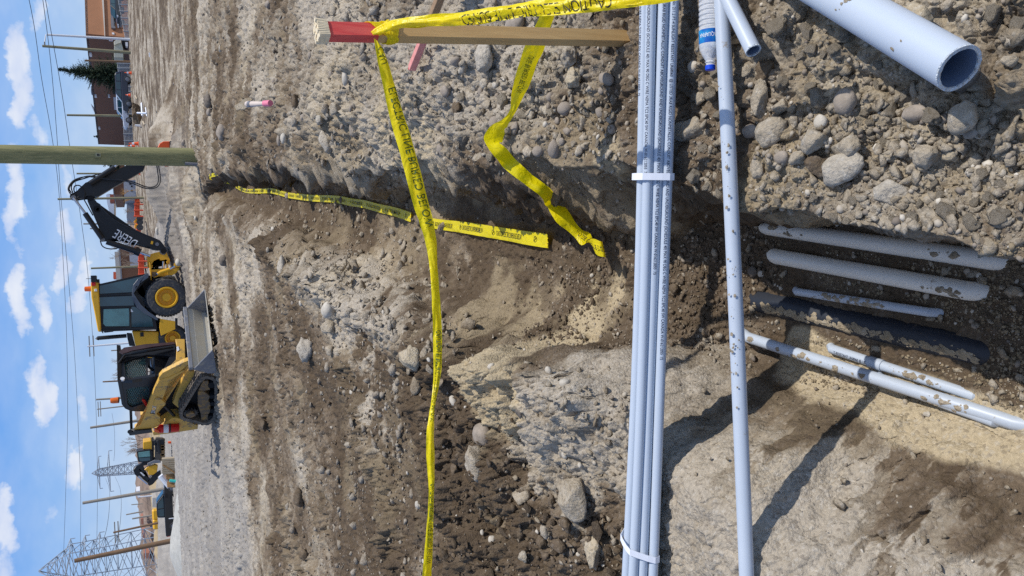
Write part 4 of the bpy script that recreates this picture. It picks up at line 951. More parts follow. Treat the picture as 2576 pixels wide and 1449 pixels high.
RL = [
 ('G', 735, 640, 72, 62, 'cobble', 'cobble', 'pitted oval cobble lying alone between bare soil and the wide conduit'),
 ('G', 1490, 500, 95, 90, 'block', 'dark', 'dark angular rock under the open end of the wide conduit'),
 ('G', 1250, 125, 95, 90, 'block', 'sandclod', 'squarish sandy rock at the top right of the wide conduit'),
 ('G', 1520, 740, 105, 85, 'block', 'clod', 'flat triangular clod left of the wide conduit end'),
 ('G', 1670, 680, 48, 52, 'clod', 'clod', 'rounded clod right behind the flat triangular clod'),
 ('G', 285, 815, 100, 105, 'clod', 'clod', 'large crusty clod with an orange paint mark'),
 ('G', 200, 450, 72, 78, 'clod', 'wet', 'brown crumbly clod below the short cut conduit'),
 ('G', 195, 640, 130, 55, 'block', 'clod', 'long flat slab of hard soil beside the painted clod'),
 ('G', 555, 890, 80, 80, 'block', 'clod', 'angular grey clod with a sharp shaded edge, middle of the right bank'),
 ('G', 755, 1060, 90, 140, 'block', 'paleclod', 'big pale flat rock at the trench lip above the white pipe'),
 ('G', 1005, 1210, 95, 115, 'block', 'paleclod', 'thick pale block at the trench lip, nearer than the flat rock'),
 ('G', 560, 1050, 85, 75, 'clod', 'wet', 'dark crumbling clod at the lip beside the pale flat rock'),
 ('G', 420, 1000, 55, 55, 'clod', 'clod', 'small blocky clod behind the dark crumbling clod'),
 ('G', 302, 995, 42, 42, 'cobble', 'cobble', 'small smooth grey cobble below the painted clod'),
 ('G', 562, 772, 42, 38, 'cobble', 'pale', 'small pale cobble above the angular grey clod'),
 ('G', 125, 832, 40, 48, 'cobble', 'cobble', 'smooth cobble touching the farther side of the painted clod'),
 ('G', 800, 920, 75, 100, 'clod', 'clod', 'broad lumpy clod just behind the pale flat rock'),
 ('G', 1180, 712, 45, 60, 'cobble', 'cobble', 'pair-like rounded cobble in the middle of the near bank'),
 ('G', 1270, 975, 75, 85, 'clod', 'clod', 'weathered clod right of the orange paint speck'),
 ('G', 1400, 980, 45, 55, 'clod', 'sandclod', 'smaller sandy clod beside the weathered clod'),
 ('G', 165, 1060, 70, 62, 'clod', 'clod', 'clod on the lip under the single conduit'),
 ('G', 315, 672, 48, 62, 'clod', 'clod', 'clod wedged behind the painted clod'),
 ('G', 1770, 385, 38, 40, 'clod', 'clod', 'lone clod at the near right corner of the bank'),
 ('G', 1590, 810, 38, 42, 'clod', 'clod', 'little clod nearer than the flat triangular clod'),
 ('G', 75, 450, 40, 42, 'clod', 'clod', 'clod touching the single conduit below the red chip'),
 ('G', 1520, 840, 30, 38, 'cobble', 'cobble', 'small stone nearest the flat triangular clod'),
 ('F', 1530, 930, 125, 125, 'clod', 'clod', 'largest lumpy clod between the bundle and the single conduit'),
 ('F', 1455, 705, 50, 52, 'clod', 'wet', 'shaded dark clod just below the bundle'),
 ('F', 1575, 690, 55, 62, 'clod', 'clod', 'knobbly clod between bundle and single conduit, farther than the largest'),
 ('F', 1517, 470, 42, 38, 'cobble', 'pale', 'speckled round cobble by the blue bottle cap'),
 ('F', 1818, 945, 36, 30, 'cobble', 'cobble', 'small round cobble touching the near side of the single conduit'),
 ('F', 80, 420, 125, 85, 'block', 'paleclod', 'big grey angular rock just left of the wooden stake'),
 ('F', 365, 620, 55, 38, 'block', 'dark', 'dark tilted slab between the hanging tape and the stake'),
 ('F', 112, 606, 24, 22, 'cobble', 'pale', 'little round pale pebble below the big grey rock'),
 ('F', 30, 590, 40, 35, 'block', 'paleclod', 'small pale wedge of rock beside the little pebble'),
 ('F', 650, 400, 85, 75, 'clod', 'clod', 'rough clod behind the bundle, left of the stake foot'),
 ('F', 265, 160, 60, 95, 'cobble', 'cobble', 'large smooth cobble half hidden behind stake and tape'),
 ('F', 700, 560, 90, 90, 'clod', 'sandclod', 'broad sandy clod midway between the bundle and the hanging tape'),
 ('F', 545, 862, 25, 22, 'cobble', 'cobble', 'small round cobble on the crest above the trench wall'),
 ('F', 620, 935, 26, 34, 'cobble', 'cobble', 'grey stone stuck in the top of the right trench wall'),
 ('F', 462, 888, 22, 20, 'cobble', 'pale', 'whitish pebble on the crest near the hanging tape fold'),
 ('E', 143, 947, 52, 50, 'cobble', 'cobble', 'big round cobble at the far end of the right bank'),
 ('E', 202, 950, 24, 20, 'cobble', 'dark', 'small cobble leaning on the big round cobble'),
 ('E', 62, 720, 46, 36, 'cobble', 'dark', 'egg-shaped cobble beyond the spade, near the tracks'),
 ('E', 66, 800, 26, 28, 'cobble', 'cobble', 'cobble touching the left end of the egg-shaped one'),
 ('E', 1028, 552, 52, 30, 'cobble', 'pale', 'smooth upright cobble on the flat right bank'),
 ('E', 1040, 915, 60, 42, 'cobble', 'cobble', 'oval grey cobble beside the large pale slab'),
 ('E', 915, 1010, 95, 70, 'block', 'paleclod', 'large pale slab on the slope above the trench'),
 ('E', 895, 860, 42, 35, 'block', 'paleclod', 'small pale broken rock behind the large slab'),
 ('E', 950, 760, 60, 70, 'block', 'clod', 'grey angular rock lying behind the oval cobble'),
 ('E', 1750, 650, 42, 40, 'cobble', 'cobble', 'round cobble among clods near the faded red stake'),
 ('E', 565, 1000, 38, 22, 'cobble', 'cobble', 'left one of two cobbles side by side on the slope'),
 ('E', 612, 985, 38, 26, 'cobble', 'pale', 'paler one of two cobbles side by side on the slope'),
 ('E', 476, 30, 25, 25, 'cobble', 'cobble', 'cobble at the far right edge of the bank'),
 ('E', 680, 720, 55, 45, 'clod', 'wet', 'dark clod by a hollow left of the spade'),
 ('E', 437, 150, 30, 22, 'clod', 'clod', 'small clod alone on the tracked ground at right'),
 ('E', 1920, 495, 45, 45, 'block', 'paleclod', 'pale lump behind the big grey angular rock'),
 ('E', 1840, 770, 48, 50, 'clod', 'wet', 'dark clod over a hole in the right bank'),
 ('E', 135, 345, 34, 14, 'block', 'pale', 'bright flat stone chip on the tracked ground'),
 ('a', 602, 465, 45, 48, 'cobble', 'dark', 'dark rounded cobble pressed into the ground left of the trench'),
 ('a', 238, 482, 30, 30, 'cobble', 'pale', 'pale cobble just in front of the yellow machine foot'),
 ('a', 46, 225, 28, 20, 'cobble', 'pale', 'white cobble on the road beyond the trench end'),
 ('a', 1052, 515, 90, 55, 'block', 'paleclod', 'big pale boulder on the left bank beside the trench'),
 ('a', 1465, 870, 65, 68, 'cobble', 'pale', 'rounded pale boulder half sunk in the left bank'),
 ('a', 1470, 1000, 80, 75, 'clod', 'clod', 'crumbling clod with dark hollows beside the rounded boulder'),
 ('a', 1285, 1195, 110, 100, 'clod', 'paleclod', 'broad pale clod in the middle of the left bank'),
 ('a', 1480, 1205, 55, 60, 'clod', 'clod', 'brown clod just nearer than the broad pale clod'),
 ('a', 1000, 212, 22, 28, 'cobble', 'pale', 'pale oval cobble by the far part of the floor tape'),
 ('a', 922, 236, 16, 26, 'cobble', 'cobble', 'flat cobble beside the pale oval one'),
 ('a', 1215, 815, 26, 20, 'cobble', 'pale', 'bright cobble of a pair on the left bank'),
 ('a', 1163, 812, 26, 20, 'cobble', 'cobble', 'greyer cobble of a pair on the left bank'),
 ('a', 1895, 890, 20, 17, 'cobble', 'pale', 'small bluish white pebble near the taut tape'),
 ('a', 2180, 155, 36, 26, 'cobble', 'dark', 'cobble where the floor tape passes under the taut tape'),
 ('a', 2180, 1260, 130, 110, 'clod', 'sandclod', 'large sandy clod behind the taut tape at left'),
 ('b', 1155, 1285, 45, 55, 'clod', 'wet', 'flat dark clod beside the wheel rut'),
 ('b', 615, 905, 18, 10, 'cobble', 'pale', 'small pale stone on the far tracked ground at left'),
 ('b', 950, 1368, 15, 14, 'cobble', 'cobble', 'small round stone near the left picture edge'),
 ('b', 875, 325, 50, 42, 'clod', 'wet', 'dark clod at the end of the dirt windrow'),
 ('b', 1110, 870, 70, 55, 'clod', 'wet', 'biggest dark clod of the windrow between the ruts'),
 ('d', 418, 392, 88, 84, 'cobble', 'cobble', 'large round cobble at the edge of the yellow sand patch'),
 ('d', 430, 600, 130, 110, 'clod', 'clod', 'heavy grey clod next to the large round cobble'),
 ('d', 1115, 900, 185, 130, 'block', 'clod', 'huge hard clod behind the left end of the bundle'),
 ('d', 725, 862, 75, 85, 'clod', 'clod', 'grey clod midway between two huge clods'),
 ('d', 920, 900, 55, 42, 'clod', 'wet', 'brown clod touching the huge hard clod'),
 ('d', 1265, 1255, 120, 75, 'clod', 'sandclod', 'tall rounded clod behind the slanted strap'),
 ('d', 895, 1115, 60, 50, 'clod', 'clod', 'long rounded clod left of the huge hard clod'),
 ('d', 1005, 1075, 62, 58, 'clod', 'wet', 'dark clod between the long rounded one and the huge one'),
 ('d', 832, 1210, 48, 50, 'clod', 'wet', 'round brown clod in the rubble at lower left'),
 ('d', 1035, 1210, 55, 60, 'clod', 'wet', 'squat brown clod in the rubble, nearer the bundle'),
 ('d', 195, 660, 60, 48, 'clod', 'wet', 'blocky dark clod right under the taut tape'),
 ('d', 790, 1292, 42, 45, 'clod', 'clod', 'small brown clod at the lower left rubble edge'),
 ('d', 690, 230, 60, 38, 'clod', 'dark', 'dark lump on the rim of the yellow sand patch'),
 ('B', 1078, 518, 24, 20, 'cobble', 'pale', 'white cobble on the dirt pile beneath the digging arm'),
 ('B', 1140, 565, 26, 25, 'clod', 'wet', 'dark clod beside the white cobble under the digging arm'),
 ('B', 1020, 868, 32, 22, 'cobble', 'pale', 'white cobble on the flat ground before the boom'),
 ('B', 1275, 30, 28, 30, 'cobble', 'cobble', 'cobble at the foot of the big utility pole'),
 ('B', 1340, 745, 20, 24, 'cobble', 'pale', 'pale flat cobble on the left slope below the boom'),
 ('c', 1370, 175, 24, 26, 'cobble', 'dark', 'small stone beside the torn end of the hanging tape'),
 ('c', 2010, 700, 48, 55, 'clod', 'wet', 'dark clod in the trench below the bundle'),
 ('c', 2215, 1040, 26, 52, 'block', 'clod', 'thin flat stone at the foot of the left slope'),
 ('H', 250, 390, 30, 24, 'cobble', 'dark', 'grey cobble on the shaded floor near the white pipes'),
 ('H', 292, 402, 18, 17, 'cobble', 'pale', 'white pebble beside the grey cobble on the shaded floor'),
 ('e', 1620, 248, 24, 22, 'block', 'pale', 'lone white stone on the sandy left slope'),
]
for (n, X, Y, rw, rd_, k, m, lb) in RL:
    px, py = zz(n, X, Y); s = S_(n); rock(px, py, rw * s, k, m, lb, ry=rd_ * s)
# orange paint marks on soil and clod
# stones weighting the floor tape
for i, (px, py, r_) in enumerate([(594, 463, 5), (626, 479, 6), (682, 480, 6), (729, 492, 9), (865, 502, 9)]):
    lbs = ['dark stone holding down the floor tape, farthest of five', 'dark stone holding down the floor tape, second farthest of five', 'dark stone holding down the floor tape, middle of five', 'pale-topped stone holding down the floor tape, second nearest of five', 'dark stone holding down the floor tape, nearest of five']
    rock(px, py, r_, 'cobble', 'dark' if i != 3 else 'cobble', lbs[i], group='stones on the floor tape', sink=.1)
# many alike cobbles and clods
protos = {}
def scatter_named(n, boxf, kind, m, label, group, smin, smax, seed):
    rr = random.Random(seed); mes = []
    for i in range(6):
        V, F = rockshape(kind, seed + i, 3); me = npmesh(kind, V, F); me.materials.append(RM[m]); me.polygons.foreach_set('use_smooth', [True] * len(me.polygons)); mes.append(me)
    c = 0
    while c < n:
        px, py = boxf(rr); g = seat(px, py, 6); dist = (g - CAMP).length
        if g.y > 60: continue
        if nearcap(g.x, g.y): continue
        s = max(smin + (smax - smin) * rr.random() ** 2, 3.2 * dist / CF)
        if any((g.x - a) ** 2 + (g.y - b_) ** 2 < (s + q) ** 2 for a, b_, q in PLACED): continue
        o = bpy.data.objects.new({'cobble': 'cobble', 'clod': 'clod', 'block': 'rock'}[kind], rr.choice(mes)); COL.objects.link(o); o.location = (g.x, g.y, g.z + s * .25)
        o.scale = (s * rr.uniform(.9, 1.3), s * rr.uniform(.7, 1.1), s * rr.uniform(.55, .85)); o.rotation_euler = (rr.uniform(-.4, .4), rr.uniform(-.4, .4), rr.uniform(0, 6.28))
        tag(o, label, {'cobble': 'cobble', 'clod': 'clod', 'block': 'rock'}[kind], group); PLACED.append((g.x, g.y, s)); c += 1
scatter_named(60, lambda r: (r.uniform(430, 1560), r.uniform(5, 395)), 'cobble', 'cobble', 'small grey cobble scattered over the ground right of the trench', 'cobbles on the right bank', .015, .04, 1)
scatter_named(40, lambda r: (r.uniform(520, 1500), r.uniform(560, 1440)), 'cobble', 'pale', 'pale cobble scattered over the ground left of the trench', 'cobbles on the left bank', .012, .03, 2)
scatter_named(75, lambda r: (r.uniform(1700, 2570), r.uniform(20, 560)), 'clod', 'clod', 'loose hard clod among rubble on the near right bank', 'clods on the near right bank', .014, .038, 3)
scatter_named(70, lambda r: (lambda y: (r.uniform(1120, 1540 if y > 1240 else 1280), y))(r.uniform(1040, 1445)), 'clod', 'wet', 'brown clod in the rubble left of the yellow sand patch', 'brown clods in the left rubble', .016, .042, 4)
scatter_named(45, lambda r: (r.uniform(1150, 1560), r.uniform(110, 400)), 'clod', 'clod', 'crumbly clod on the rubbly bank left of the stake', 'clods behind the bundle', .012, .035, 5)

def mass(name, n, sizes, sampler, kind, m, label_kind, seed, minpx, sub=1, emb=.15):
    r = np.random.RandomState(seed); px, py = sampler(r, n)
    # unproject on z=0 then correct once with the terrain height
    z = np.zeros(n)
    dx = np.array([[*(-UP / CF)]]); 
    d = np.array(F_)[None] + (-(px - 1288) / CF)[:, None] * np.array(UP)[None] + ((724.5 - py) / CF)[:, None] * np.array(RP)[None]
    for _ in range(5):
        t = (z - CH) / d[:, 2]; x = d[:, 0] * t; y = d[:, 1] * t; z = .5 * z + .5 * ground(x, y, False)[0]
    t = (z - CH) / d[:, 2]; x = d[:, 0] * t; y = d[:, 1] * t; hard = ((m is RM['wet']) & (px > 1320) & (py < 1230)) | (px > 1660) & (py > 900 + (px - 1660) * .18) & (r.rand(n) > .10)
    patch = fbm(x, y, 1.3, 3, seed + 90) < (-.02 if sub == 1 else -9)
    ok = (~hard) & ~(patch & (r.rand(n) < .7)) & (d[:, 2] < -.03) & (y < 70) & (y > .6); x, y = x[ok], y[ok]; z = ground(x, y)[0]
    for (a, b, cr_, fl_o) in CAPS:
        ux, uy = b.x - a.x, b.y - a.y; t_ = np.clip(((x - a.x) * ux + (y - a.y) * uy) / (ux * ux + uy * uy), 0, 1)
        k_ = np.hypot(x - a.x - t_ * ux, y - a.y - t_ * uy) > cr_ + .008; x, y, z = x[k_], y[k_], z[k_]
    dist = np.sqrt(x * x + y * y + (CH - z) ** 2); k = len(x)
    s = sizes[0] * (sizes[1] / sizes[0]) ** (r.rand(k) ** 3); s = np.maximum(s, minpx * (.6 + .8 * r.rand(k)) * dist / CF)
    BV, BF = (I1, I2)[sub - 1]; nv = len(BV); out_ = np.zeros((k, nv, 3), np.float32); variants = []
    for v in range(12):
        W, F = (BV.copy(), BF)
        if kind == 'cobble': W = W * (1 + .3 * r.normal(size=(nv, 1)) * .35)
        else:
            for i in range(9):
                nn = r.normal(size=3); nn /= np.linalg.norm(nn); p = W @ nn; W = W - np.outer(np.clip(p - r.uniform(.28, .8), 0, None), nn)
            W = W * (1 + .10 * r.normal(size=(nv, 1)))
        variants.append(W)
    va = np.array(variants)[r.randint(0, 12, k)]
    sc3 = np.stack([s * r.uniform(.7, 1.6, k), s * r.uniform(.7, 1.3, k), s * r.uniform(.45, 1.0, k)], -1); va = va * sc3[:, None, :]
    a = r.uniform(0, 6.28, k); ca_, sa_ = np.cos(a)[:, None], np.sin(a)[:, None]
    X = va[:, :, 0] * ca_ - va[:, :, 1] * sa_; Y = va[:, :, 0] * sa_ + va[:, :, 1] * ca_
    out_[:, :, 0] = X + x[:, None]; out_[:, :, 1] = Y + y[:, None]; out_[:, :, 2] = va[:, :, 2] + (z + s * emb)[:, None]
    Fc = (BF[None] + (np.arange(k) * nv)[:, None, None]).reshape(-1, 3)
    me = npmesh(name, out_.reshape(-1, 3), Fc)
    o = link(name, me, m, None, kind == 'cobble'); 
    tag(o, kind='stuff'); return o
allf = lambda r, n: (r.uniform(430, 2576, n), r.uniform(-60, 1510, n))
gm_ = bpy.data.materials.new('mixed_gravel'); gm_.use_nodes = True; t = gm_.node_tree; p = t.nodes['Principled BSDF']; p.inputs['Roughness'].default_value = .85; ge = t.nodes.new('ShaderNodeNewGeometry')
r_ = t.nodes.new('ShaderNodeValToRGB'); e = r_.color_ramp.elements; e[0].color = srgb(112, 102, 92); e[1].color = srgb(206, 198, 184); q = e.new(.5); q.color = srgb(150, 138, 122); q = e.new(.85); q.color = srgb(176, 166, 150)
t.links.new(ge.outputs['Random Per Island'], r_.inputs[0]); t.links.new(r_.outputs[0], p.inputs['Base Color'])
mass('gravel', 6500, (.002, .012), allf, 'cobble', gm_, '', 1, 1.2)
mass('loose_soil_crumbs', 20000, (.003, .024), lambda r, n: (r.uniform(430, 2576, n), np.where(r.rand(n) < .6, r.uniform(-60, 560, n), r.uniform(560, 1510, n))), 'clod', soilmat('crumb_soil', attr=False, moist=.3, sand=.15), '', 2, 1.7)
mass('dark_clay_crumbs', 5500, (.005, .032), lambda r, n: (np.where(r.rand(n) < .5, r.uniform(1080, 1560, n), r.uniform(700, 1500, n)), r.uniform(1000, 1500, n)), 'clod', RM['wet'], '', 3, 2.6)
mass('trench_floor_crumbs', 5000, (.004, .022), lambda r, n: (r.uniform(1300, 1950, n), r.uniform(520, 880, n)), 'clod', soilmat('floor_crumb', attr=False, moist=.7, sand=.0), '', 4, 1.8)
mass('spoil_clods', 600, (.012, .06), lambda r, n: (lambda u: (700 + 420 * u + r.normal(size=n) * 60, 600 + 230 * u + r.normal(size=n) * 80))(r.rand(n)), 'clod', soilmat('spoil_clod_soil', attr=False, moist=.3, sand=.12), '', 11, 3.2, 2)
mass('bank_clods', 450, (.008, .04), lambda r, n: (r.uniform(600, 1560, n), 400 - np.abs(r.normal(size=n)) * 130), 'clod', soilmat('bank_clod_soil', attr=False, moist=.15, sand=.15), '', 12, 3.0, 2)
mass('far_rubble', 7000, (.008, .06), lambda r, n: (r.uniform(430, 1050, n) , r.uniform(-60, 1500, n)), 'clod', soilmat('far_crumb', attr=False, moist=.35, sand=.1, grey=.3), '', 6, 2.2)
mass('pea_gravel', 5000, (.002, .007), lambda r, n: (r.uniform(1950, 2576, n), r.uniform(600, 1060, n)), 'cobble', rmat('wet_pea_gravel', srgb(104, 92, 74), srgb(156, 140, 114)), '', 5, 1.6)

# ================================================================== tracked skid loader (nearer machine)
YAW = math.radians(46)
dF = Vector((math.cos(YAW), -math.sin(YAW), 0)); nS = Vector((-math.sin(YAW), -math.cos(YAW), 0))     # heading; outward normal of the side we see
Og = G(*zz('S', 1525, 700), .05)
def S(X, Y, off=0.0):      # on the side plane, off metres inboard
    return onplane(*zz('S', X, Y), Og - nS * off, nS)
def Sp(P, off=0.0): return [S(x, y, off) for x, y in P]
ctl = empty('skid_loader', Og, 'yellow compact track loader with black caged cab and empty bucket', 'track loader')
outer = [(1290, 545), (1350, 498), (1440, 498), (1510, 530), (1540, 600), (1540, 800), (1535, 1000), (1512, 1138), (1445, 1192), (1350, 1205), (1200, 1168), (1040, 1133), (1003, 1085), (1003, 1000), (1040, 950), (1170, 740)]
inner = [(1300, 590), (1362, 532), (1435, 532), (1480, 555), (1505, 620), (1508, 800), (1503, 990), (1482, 1110), (1425, 1160), (1350, 1172), (1215, 1135), (1068, 1100), (1040, 1070), (1040, 1015), (1068, 970), (1190, 765)]
TRW = .40
tr_o = B().ringplate(Sp(outer), Sp(inner), nS, TRW).build('track', MT_['trackrub'], ctl)
b = B(); k = len(outer)
for i in range(k):
    a, c = Vector(S(*outer[i])), Vector(S(*outer[(i + 1) % k])); L = (c - a).length; m_ = max(1, int(L / .085)); dd = (c - a) / m_; nn = dd.cross(nS).normalized()
    for j in range(m_):
        p = a + dd * (j + .2)
        for (w0, w1) in ((.0, .17), (.23, .39)):
            q = [p - nS * w0, p + dd * .55 - nS * w0, p + dd * .55 - nS * w1, p - nS * w1]
            cen = Vector(S(1300, 850)); s_ = 1 if (p - cen).dot(nn) > 0 else -1
            b.hexa(q + [v + nn * s_ * .025 for v in q])
o = b.build('track_lugs', MT_['trackrub'], tr_o)
fr_ = [(1262, 640), (1340, 560), (1410, 560), (1420, 640), (1440, 700), (1352, 712), (1350, 665), (1440, 785), (1412, 850), (1450, 890), (1412, 955), (1450, 1000), (1412, 1060), (1410, 1140), (1310, 1150), (1300, 1010), (1262, 920)]
B().plate(Sp([(1262, 710), (1352, 712), (1440, 785), (1412, 850), (1450, 890), (1412, 955), (1450, 1000), (1415, 1050), (1300, 1040), (1262, 920)], .05), nS, .2).plate(Sp([(1268, 700), (1335, 560), (1412, 560), (1440, 690), (1350, 705)], .05), nS, .2).plate(Sp([(1303, 1045), (1412, 1050), (1410, 1140), (1310, 1150)], .06), nS, .2).build('undercarriage_frame', MT_['tan'], ctl, bevel=.01)
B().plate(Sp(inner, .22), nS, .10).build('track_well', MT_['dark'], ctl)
for (x, y, r) in ((1472, 620, .10), (1478, 790, .07), (1478, 895, .07), (1478, 1000, .07), (1462, 1100, .09)):
    B().disc(S(x, y, .04), nS, r, .3, 20).build('road_roller', MT_['dark'], ctl)
sc_ = S(1152, 1050, .0)
sp_ = B().disc(sc_ - nS * .03, nS, .155, .25, 20)
for i in range(14):
    q = 2 * math.pi * i / 14; a = nS.orthogonal().normalized(); c = nS.cross(a); sp_.tube([sc_ - nS * .04 + (a * math.cos(q) + c * math.sin(q)) * .165, sc_ - nS * .12 + (a * math.cos(q) + c * math.sin(q)) * .165], .018, 8)
spr = sp_.build('drive_sprocket', MT_['black'], ctl); B().disc(sc_ + nS * .02, nS, .10, .06, 20).build('hub', MT_['tan'], spr)
# body
B().plate(Sp([(1075, 435), (1120, 400), (1215, 425), (1200, 500), (1000, 905), (985, 965), (890, 885)], .34), nS, .25).build('lower_body', MT_['catyellow'], ctl, bevel=.012)
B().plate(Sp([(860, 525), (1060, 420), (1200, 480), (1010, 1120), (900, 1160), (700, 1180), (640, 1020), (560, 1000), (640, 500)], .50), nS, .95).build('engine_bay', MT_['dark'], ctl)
B().plate(Sp([(600, 1315), (730, 1205), (880, 1105), (960, 1098), (1045, 1125), (1150, 1165), (1262, 1212), (1258, 1262), (900, 1320), (612, 1356)], .22), nS, 1.3).build('rear_counterweight', MT_['catyellow'], ctl, bevel=.02)
B().plate(Sp([(420, 1060), (500, 1010), (520, 1180), (440, 1190)], .45), nS, .7).build('rear_hood', MT_['catyellow'], ctl)
arm = [(745, 440), (1060, 282), (1120, 262), (1172, 268), (1180, 330), (1112, 358), (1062, 410), (1010, 420), (962, 440), (957, 492), (900, 510), (842, 545), (745, 812), (795, 870), (780, 915), (700, 917), (652, 1040), (712, 1090), (692, 1115), (625, 1092), (705, 1190), (560, 1270), (442, 1265), (335, 1282), (335, 1245), (432, 1195), (600, 745), (690, 545), (695, 500)]
ar = B().plate(Sp(arm, .14), nS, .11).build('lift_arm', MT_['catyellow'], ctl, bevel=.01)
B().plate(Sp([(600, 745), (640, 640), (700, 545), (745, 520), (840, 500), (1050, 395), (1060, 410), (842, 545), (745, 812)], .14), nS, .02, .012).build('arm_rib', MT_['catyellow'], ar)
B().plate(Sp(arm[:8] + [(900, 510), (842, 545), (745, 812), (700, 917), (625, 1092), (705, 1190), (560, 1270), (442, 1265), (335, 1282), (335, 1245), (432, 1195), (600, 745), (690, 545)], 1.36), nS, .11).build('lift_arm', MT_['catyellow'], ctl)
B().plate(Sp([(620, 845), (650, 790), (700, 790), (792, 872), (770, 912), (620, 912)], .14), nS, .03, .03).build('arm_pivot_plate', MT_['catyellow'], ctl, bevel=.01)
# cross tube of the arms in front of the cab
XF = lambda X, Y, off=0.0: onplane(*zz('S', X, Y), S(700, 500, .42) + dF * off, dF)       # front plane of the cab
B().plate([XF(x, y, .35) for x, y in [(840, 350), (940, 240), (950, 30), (930, -60), (1070, -60), (1078, 262), (1040, 292), (880, 375)]], dF, .10).build('arm_cross_member', MT_['catyellow'], ctl, bevel=.01)
B().plate([XF(x, y, .36) for x, y in [(945, 62), (975, 50), (990, 105), (955, 130)]], dF, .005, .004).build('white_sticker', MT_['white'], ctl)
b = B(); b.tube([S(262, 1300, .1), S(300, 1285, 1.4)], .05, 10); b.plate(Sp([(252, 1335), (330, 1290), (580, 1268), (592, 1312), (400, 1335), (262, 1357)], .10), nS, .10); b.plate(Sp([(258, 1005), (300, 1005), (310, 1300), (270, 1300)], .8), nS, .08)
b.build('rear_linkage', MT_['black'], ctl)
B().tube([S(770, 920, .3), S(930, 1080, .3)], .035, 10).build('lift_cylinder', MT_['black'], ctl, smooth=True)
B().plate(Sp([(440, 832), (462, 826), (490, 838), (545, 935), (525, 965), (500, 935)], .36), nS, .03, .01).build('red_lever', MT_['red'], ctl)
dcl = B().plate(Sp([(600, 935), (662, 932), (625, 1038), (563, 1035)], .14), nS, .006, .004).build('arm_decal', MT_['black'], ctl)
B().plate(Sp([(600, 938), (655, 936), (636, 985), (585, 985)], .14), nS, .004, .007).build('yellow_patch', MT_['yellow'], dcl)
p0 = S(632, 1028, .14) + nS * .012; p1 = S(655, 940, .14) + nS * .012; rdv = (p1 - p0).normalized(); upv = nS.cross(rdv)
mapped_text('decal_lettering', [('259 CAT', .085, .62, .02, .05, False)], lambda x, y: p0 + rdv * x + upv * y, MT_['whitetext'], dcl)
# cab: side frame with hole, side glass and mesh, front frame with hole
def holeframe(name, out_, in_, n, th, m, parent):
    b = B(); b.ringplate(out_, in_, n, th); return b.build(name, m, parent, bevel=.006)
so = [(105, 545), (300, 545), (640, 490), (690, 545), (600, 745), (500, 1010), (280, 1002), (195, 965), (145, 900), (115, 700)]
si = [(215, 685), (300, 660), (520, 640), (545, 650), (545, 760), (530, 870), (300, 945), (262, 930), (232, 890), (222, 780)]
holeframe('cab_side_frame', Sp(so, .42), Sp(si, .42), nS, .08, MT_['black'], ctl)
gl = B().plate(Sp(si, .47), nS, .01).build('side_window', MT_['glass2'], ctl)
def meshgrid(name, poly, fnp, n, parent, step, rad=.006, diag=True):
    """guard mesh bars clipped to a polygon given in zoom coordinates"""
    xs = [p[0] for p in poly]; ys = [p[1] for p in poly]; b = B()
    def inside(x, y):
        c = False; j = len(poly) - 1
        for i in range(len(poly)):
            if (poly[i][1] > y) != (poly[j][1] > y) and x < (poly[j][0] - poly[i][0]) * (y - poly[i][1]) / (poly[j][1] - poly[i][1]) + poly[i][0]: c = not c
            j = i
        return c
    for sgn_ in (1, -1):
        c = min(xs) - (max(ys) - min(ys))
        while c < max(xs) + (max(ys) - min(ys)):
            st_ = None; pp = None
            y = min(ys)
            while y <= max(ys):
                x = c + sgn_ * (y - min(ys)) * .55 + (0 if sgn_ > 0 else (max(ys) - min(ys)) * .55)
                ok = inside(x, y)
                if ok and st_ is None: st_ = (x, y)
                if ok: pp = (x, y)
                if (not ok or y + 6 > max(ys)) and st_ and pp and pp != st_: b.tube([fnp(*st_), fnp(*pp)], rad, 4); st_ = None
                y += 6
            c += step
    return b.build(name, MT_['black'], parent)
meshgrid('guard_mesh', si, lambda x, y: S(x, y, .44), nS, gl, 28)
fo = [(82, 160), (105, 545), (300, 548), (560, 500), (700, 490), (840, 350), (945, 235), (925, 20), (500, 65), (190, 130)]
fi = [(185, 270), (205, 480), (290, 528), (510, 500), (600, 480), (700, 440), (780, 345), (850, 195), (760, 180), (520, 172)]
fo2 = [XF(x, y) for x, y in fo]; fi2 = [XF(x, y) for x, y in fi]
fo2 = [XF(x, y) for x, y in [(82, 160), (105, 545), (300, 548), (560, 500), (700, 490), (780, 420), (860, 340), (945, 235), (925, 20), (400, 85)]]
holeframe('cab_front_frame', fo2, fi2, dF, .10, MT_['black'], ctl)
fg = B().plate([XF(x, y, -.08) for x, y in [(185, 270), (205, 480), (290, 528), (505, 497), (490, 178)]], dF, .01).build('front_window', MT_['glass2'], ctl)
meshgrid('guard_mesh', [(185, 270), (205, 480), (290, 528), (505, 497), (490, 178)], lambda x, y: XF(x, y, -.03), dF, fg, 30)
b = B(); b.plate([XF(x, y, -.03) for x, y in [(500, 170), (525, 170), (530, 500), (505, 505)]], dF, .03); b.tube([XF(100, 300, .02), XF(190, 180, .05), XF(520, 120, .1), XF(900, 60, .06)], .03, 8)
b.build('front_bars', MT_['black'], ctl)
B().plate([XF(x, y, .22) for x, y in [(105, 130), (180, 68), (500, 18), (905, -12), (935, 15), (600, 55), (300, 110), (160, 160)]], dF, .03).build('open_door', mat('door_smoked_glass', srgb(70, 52, 54), .15, var=.3), ctl)
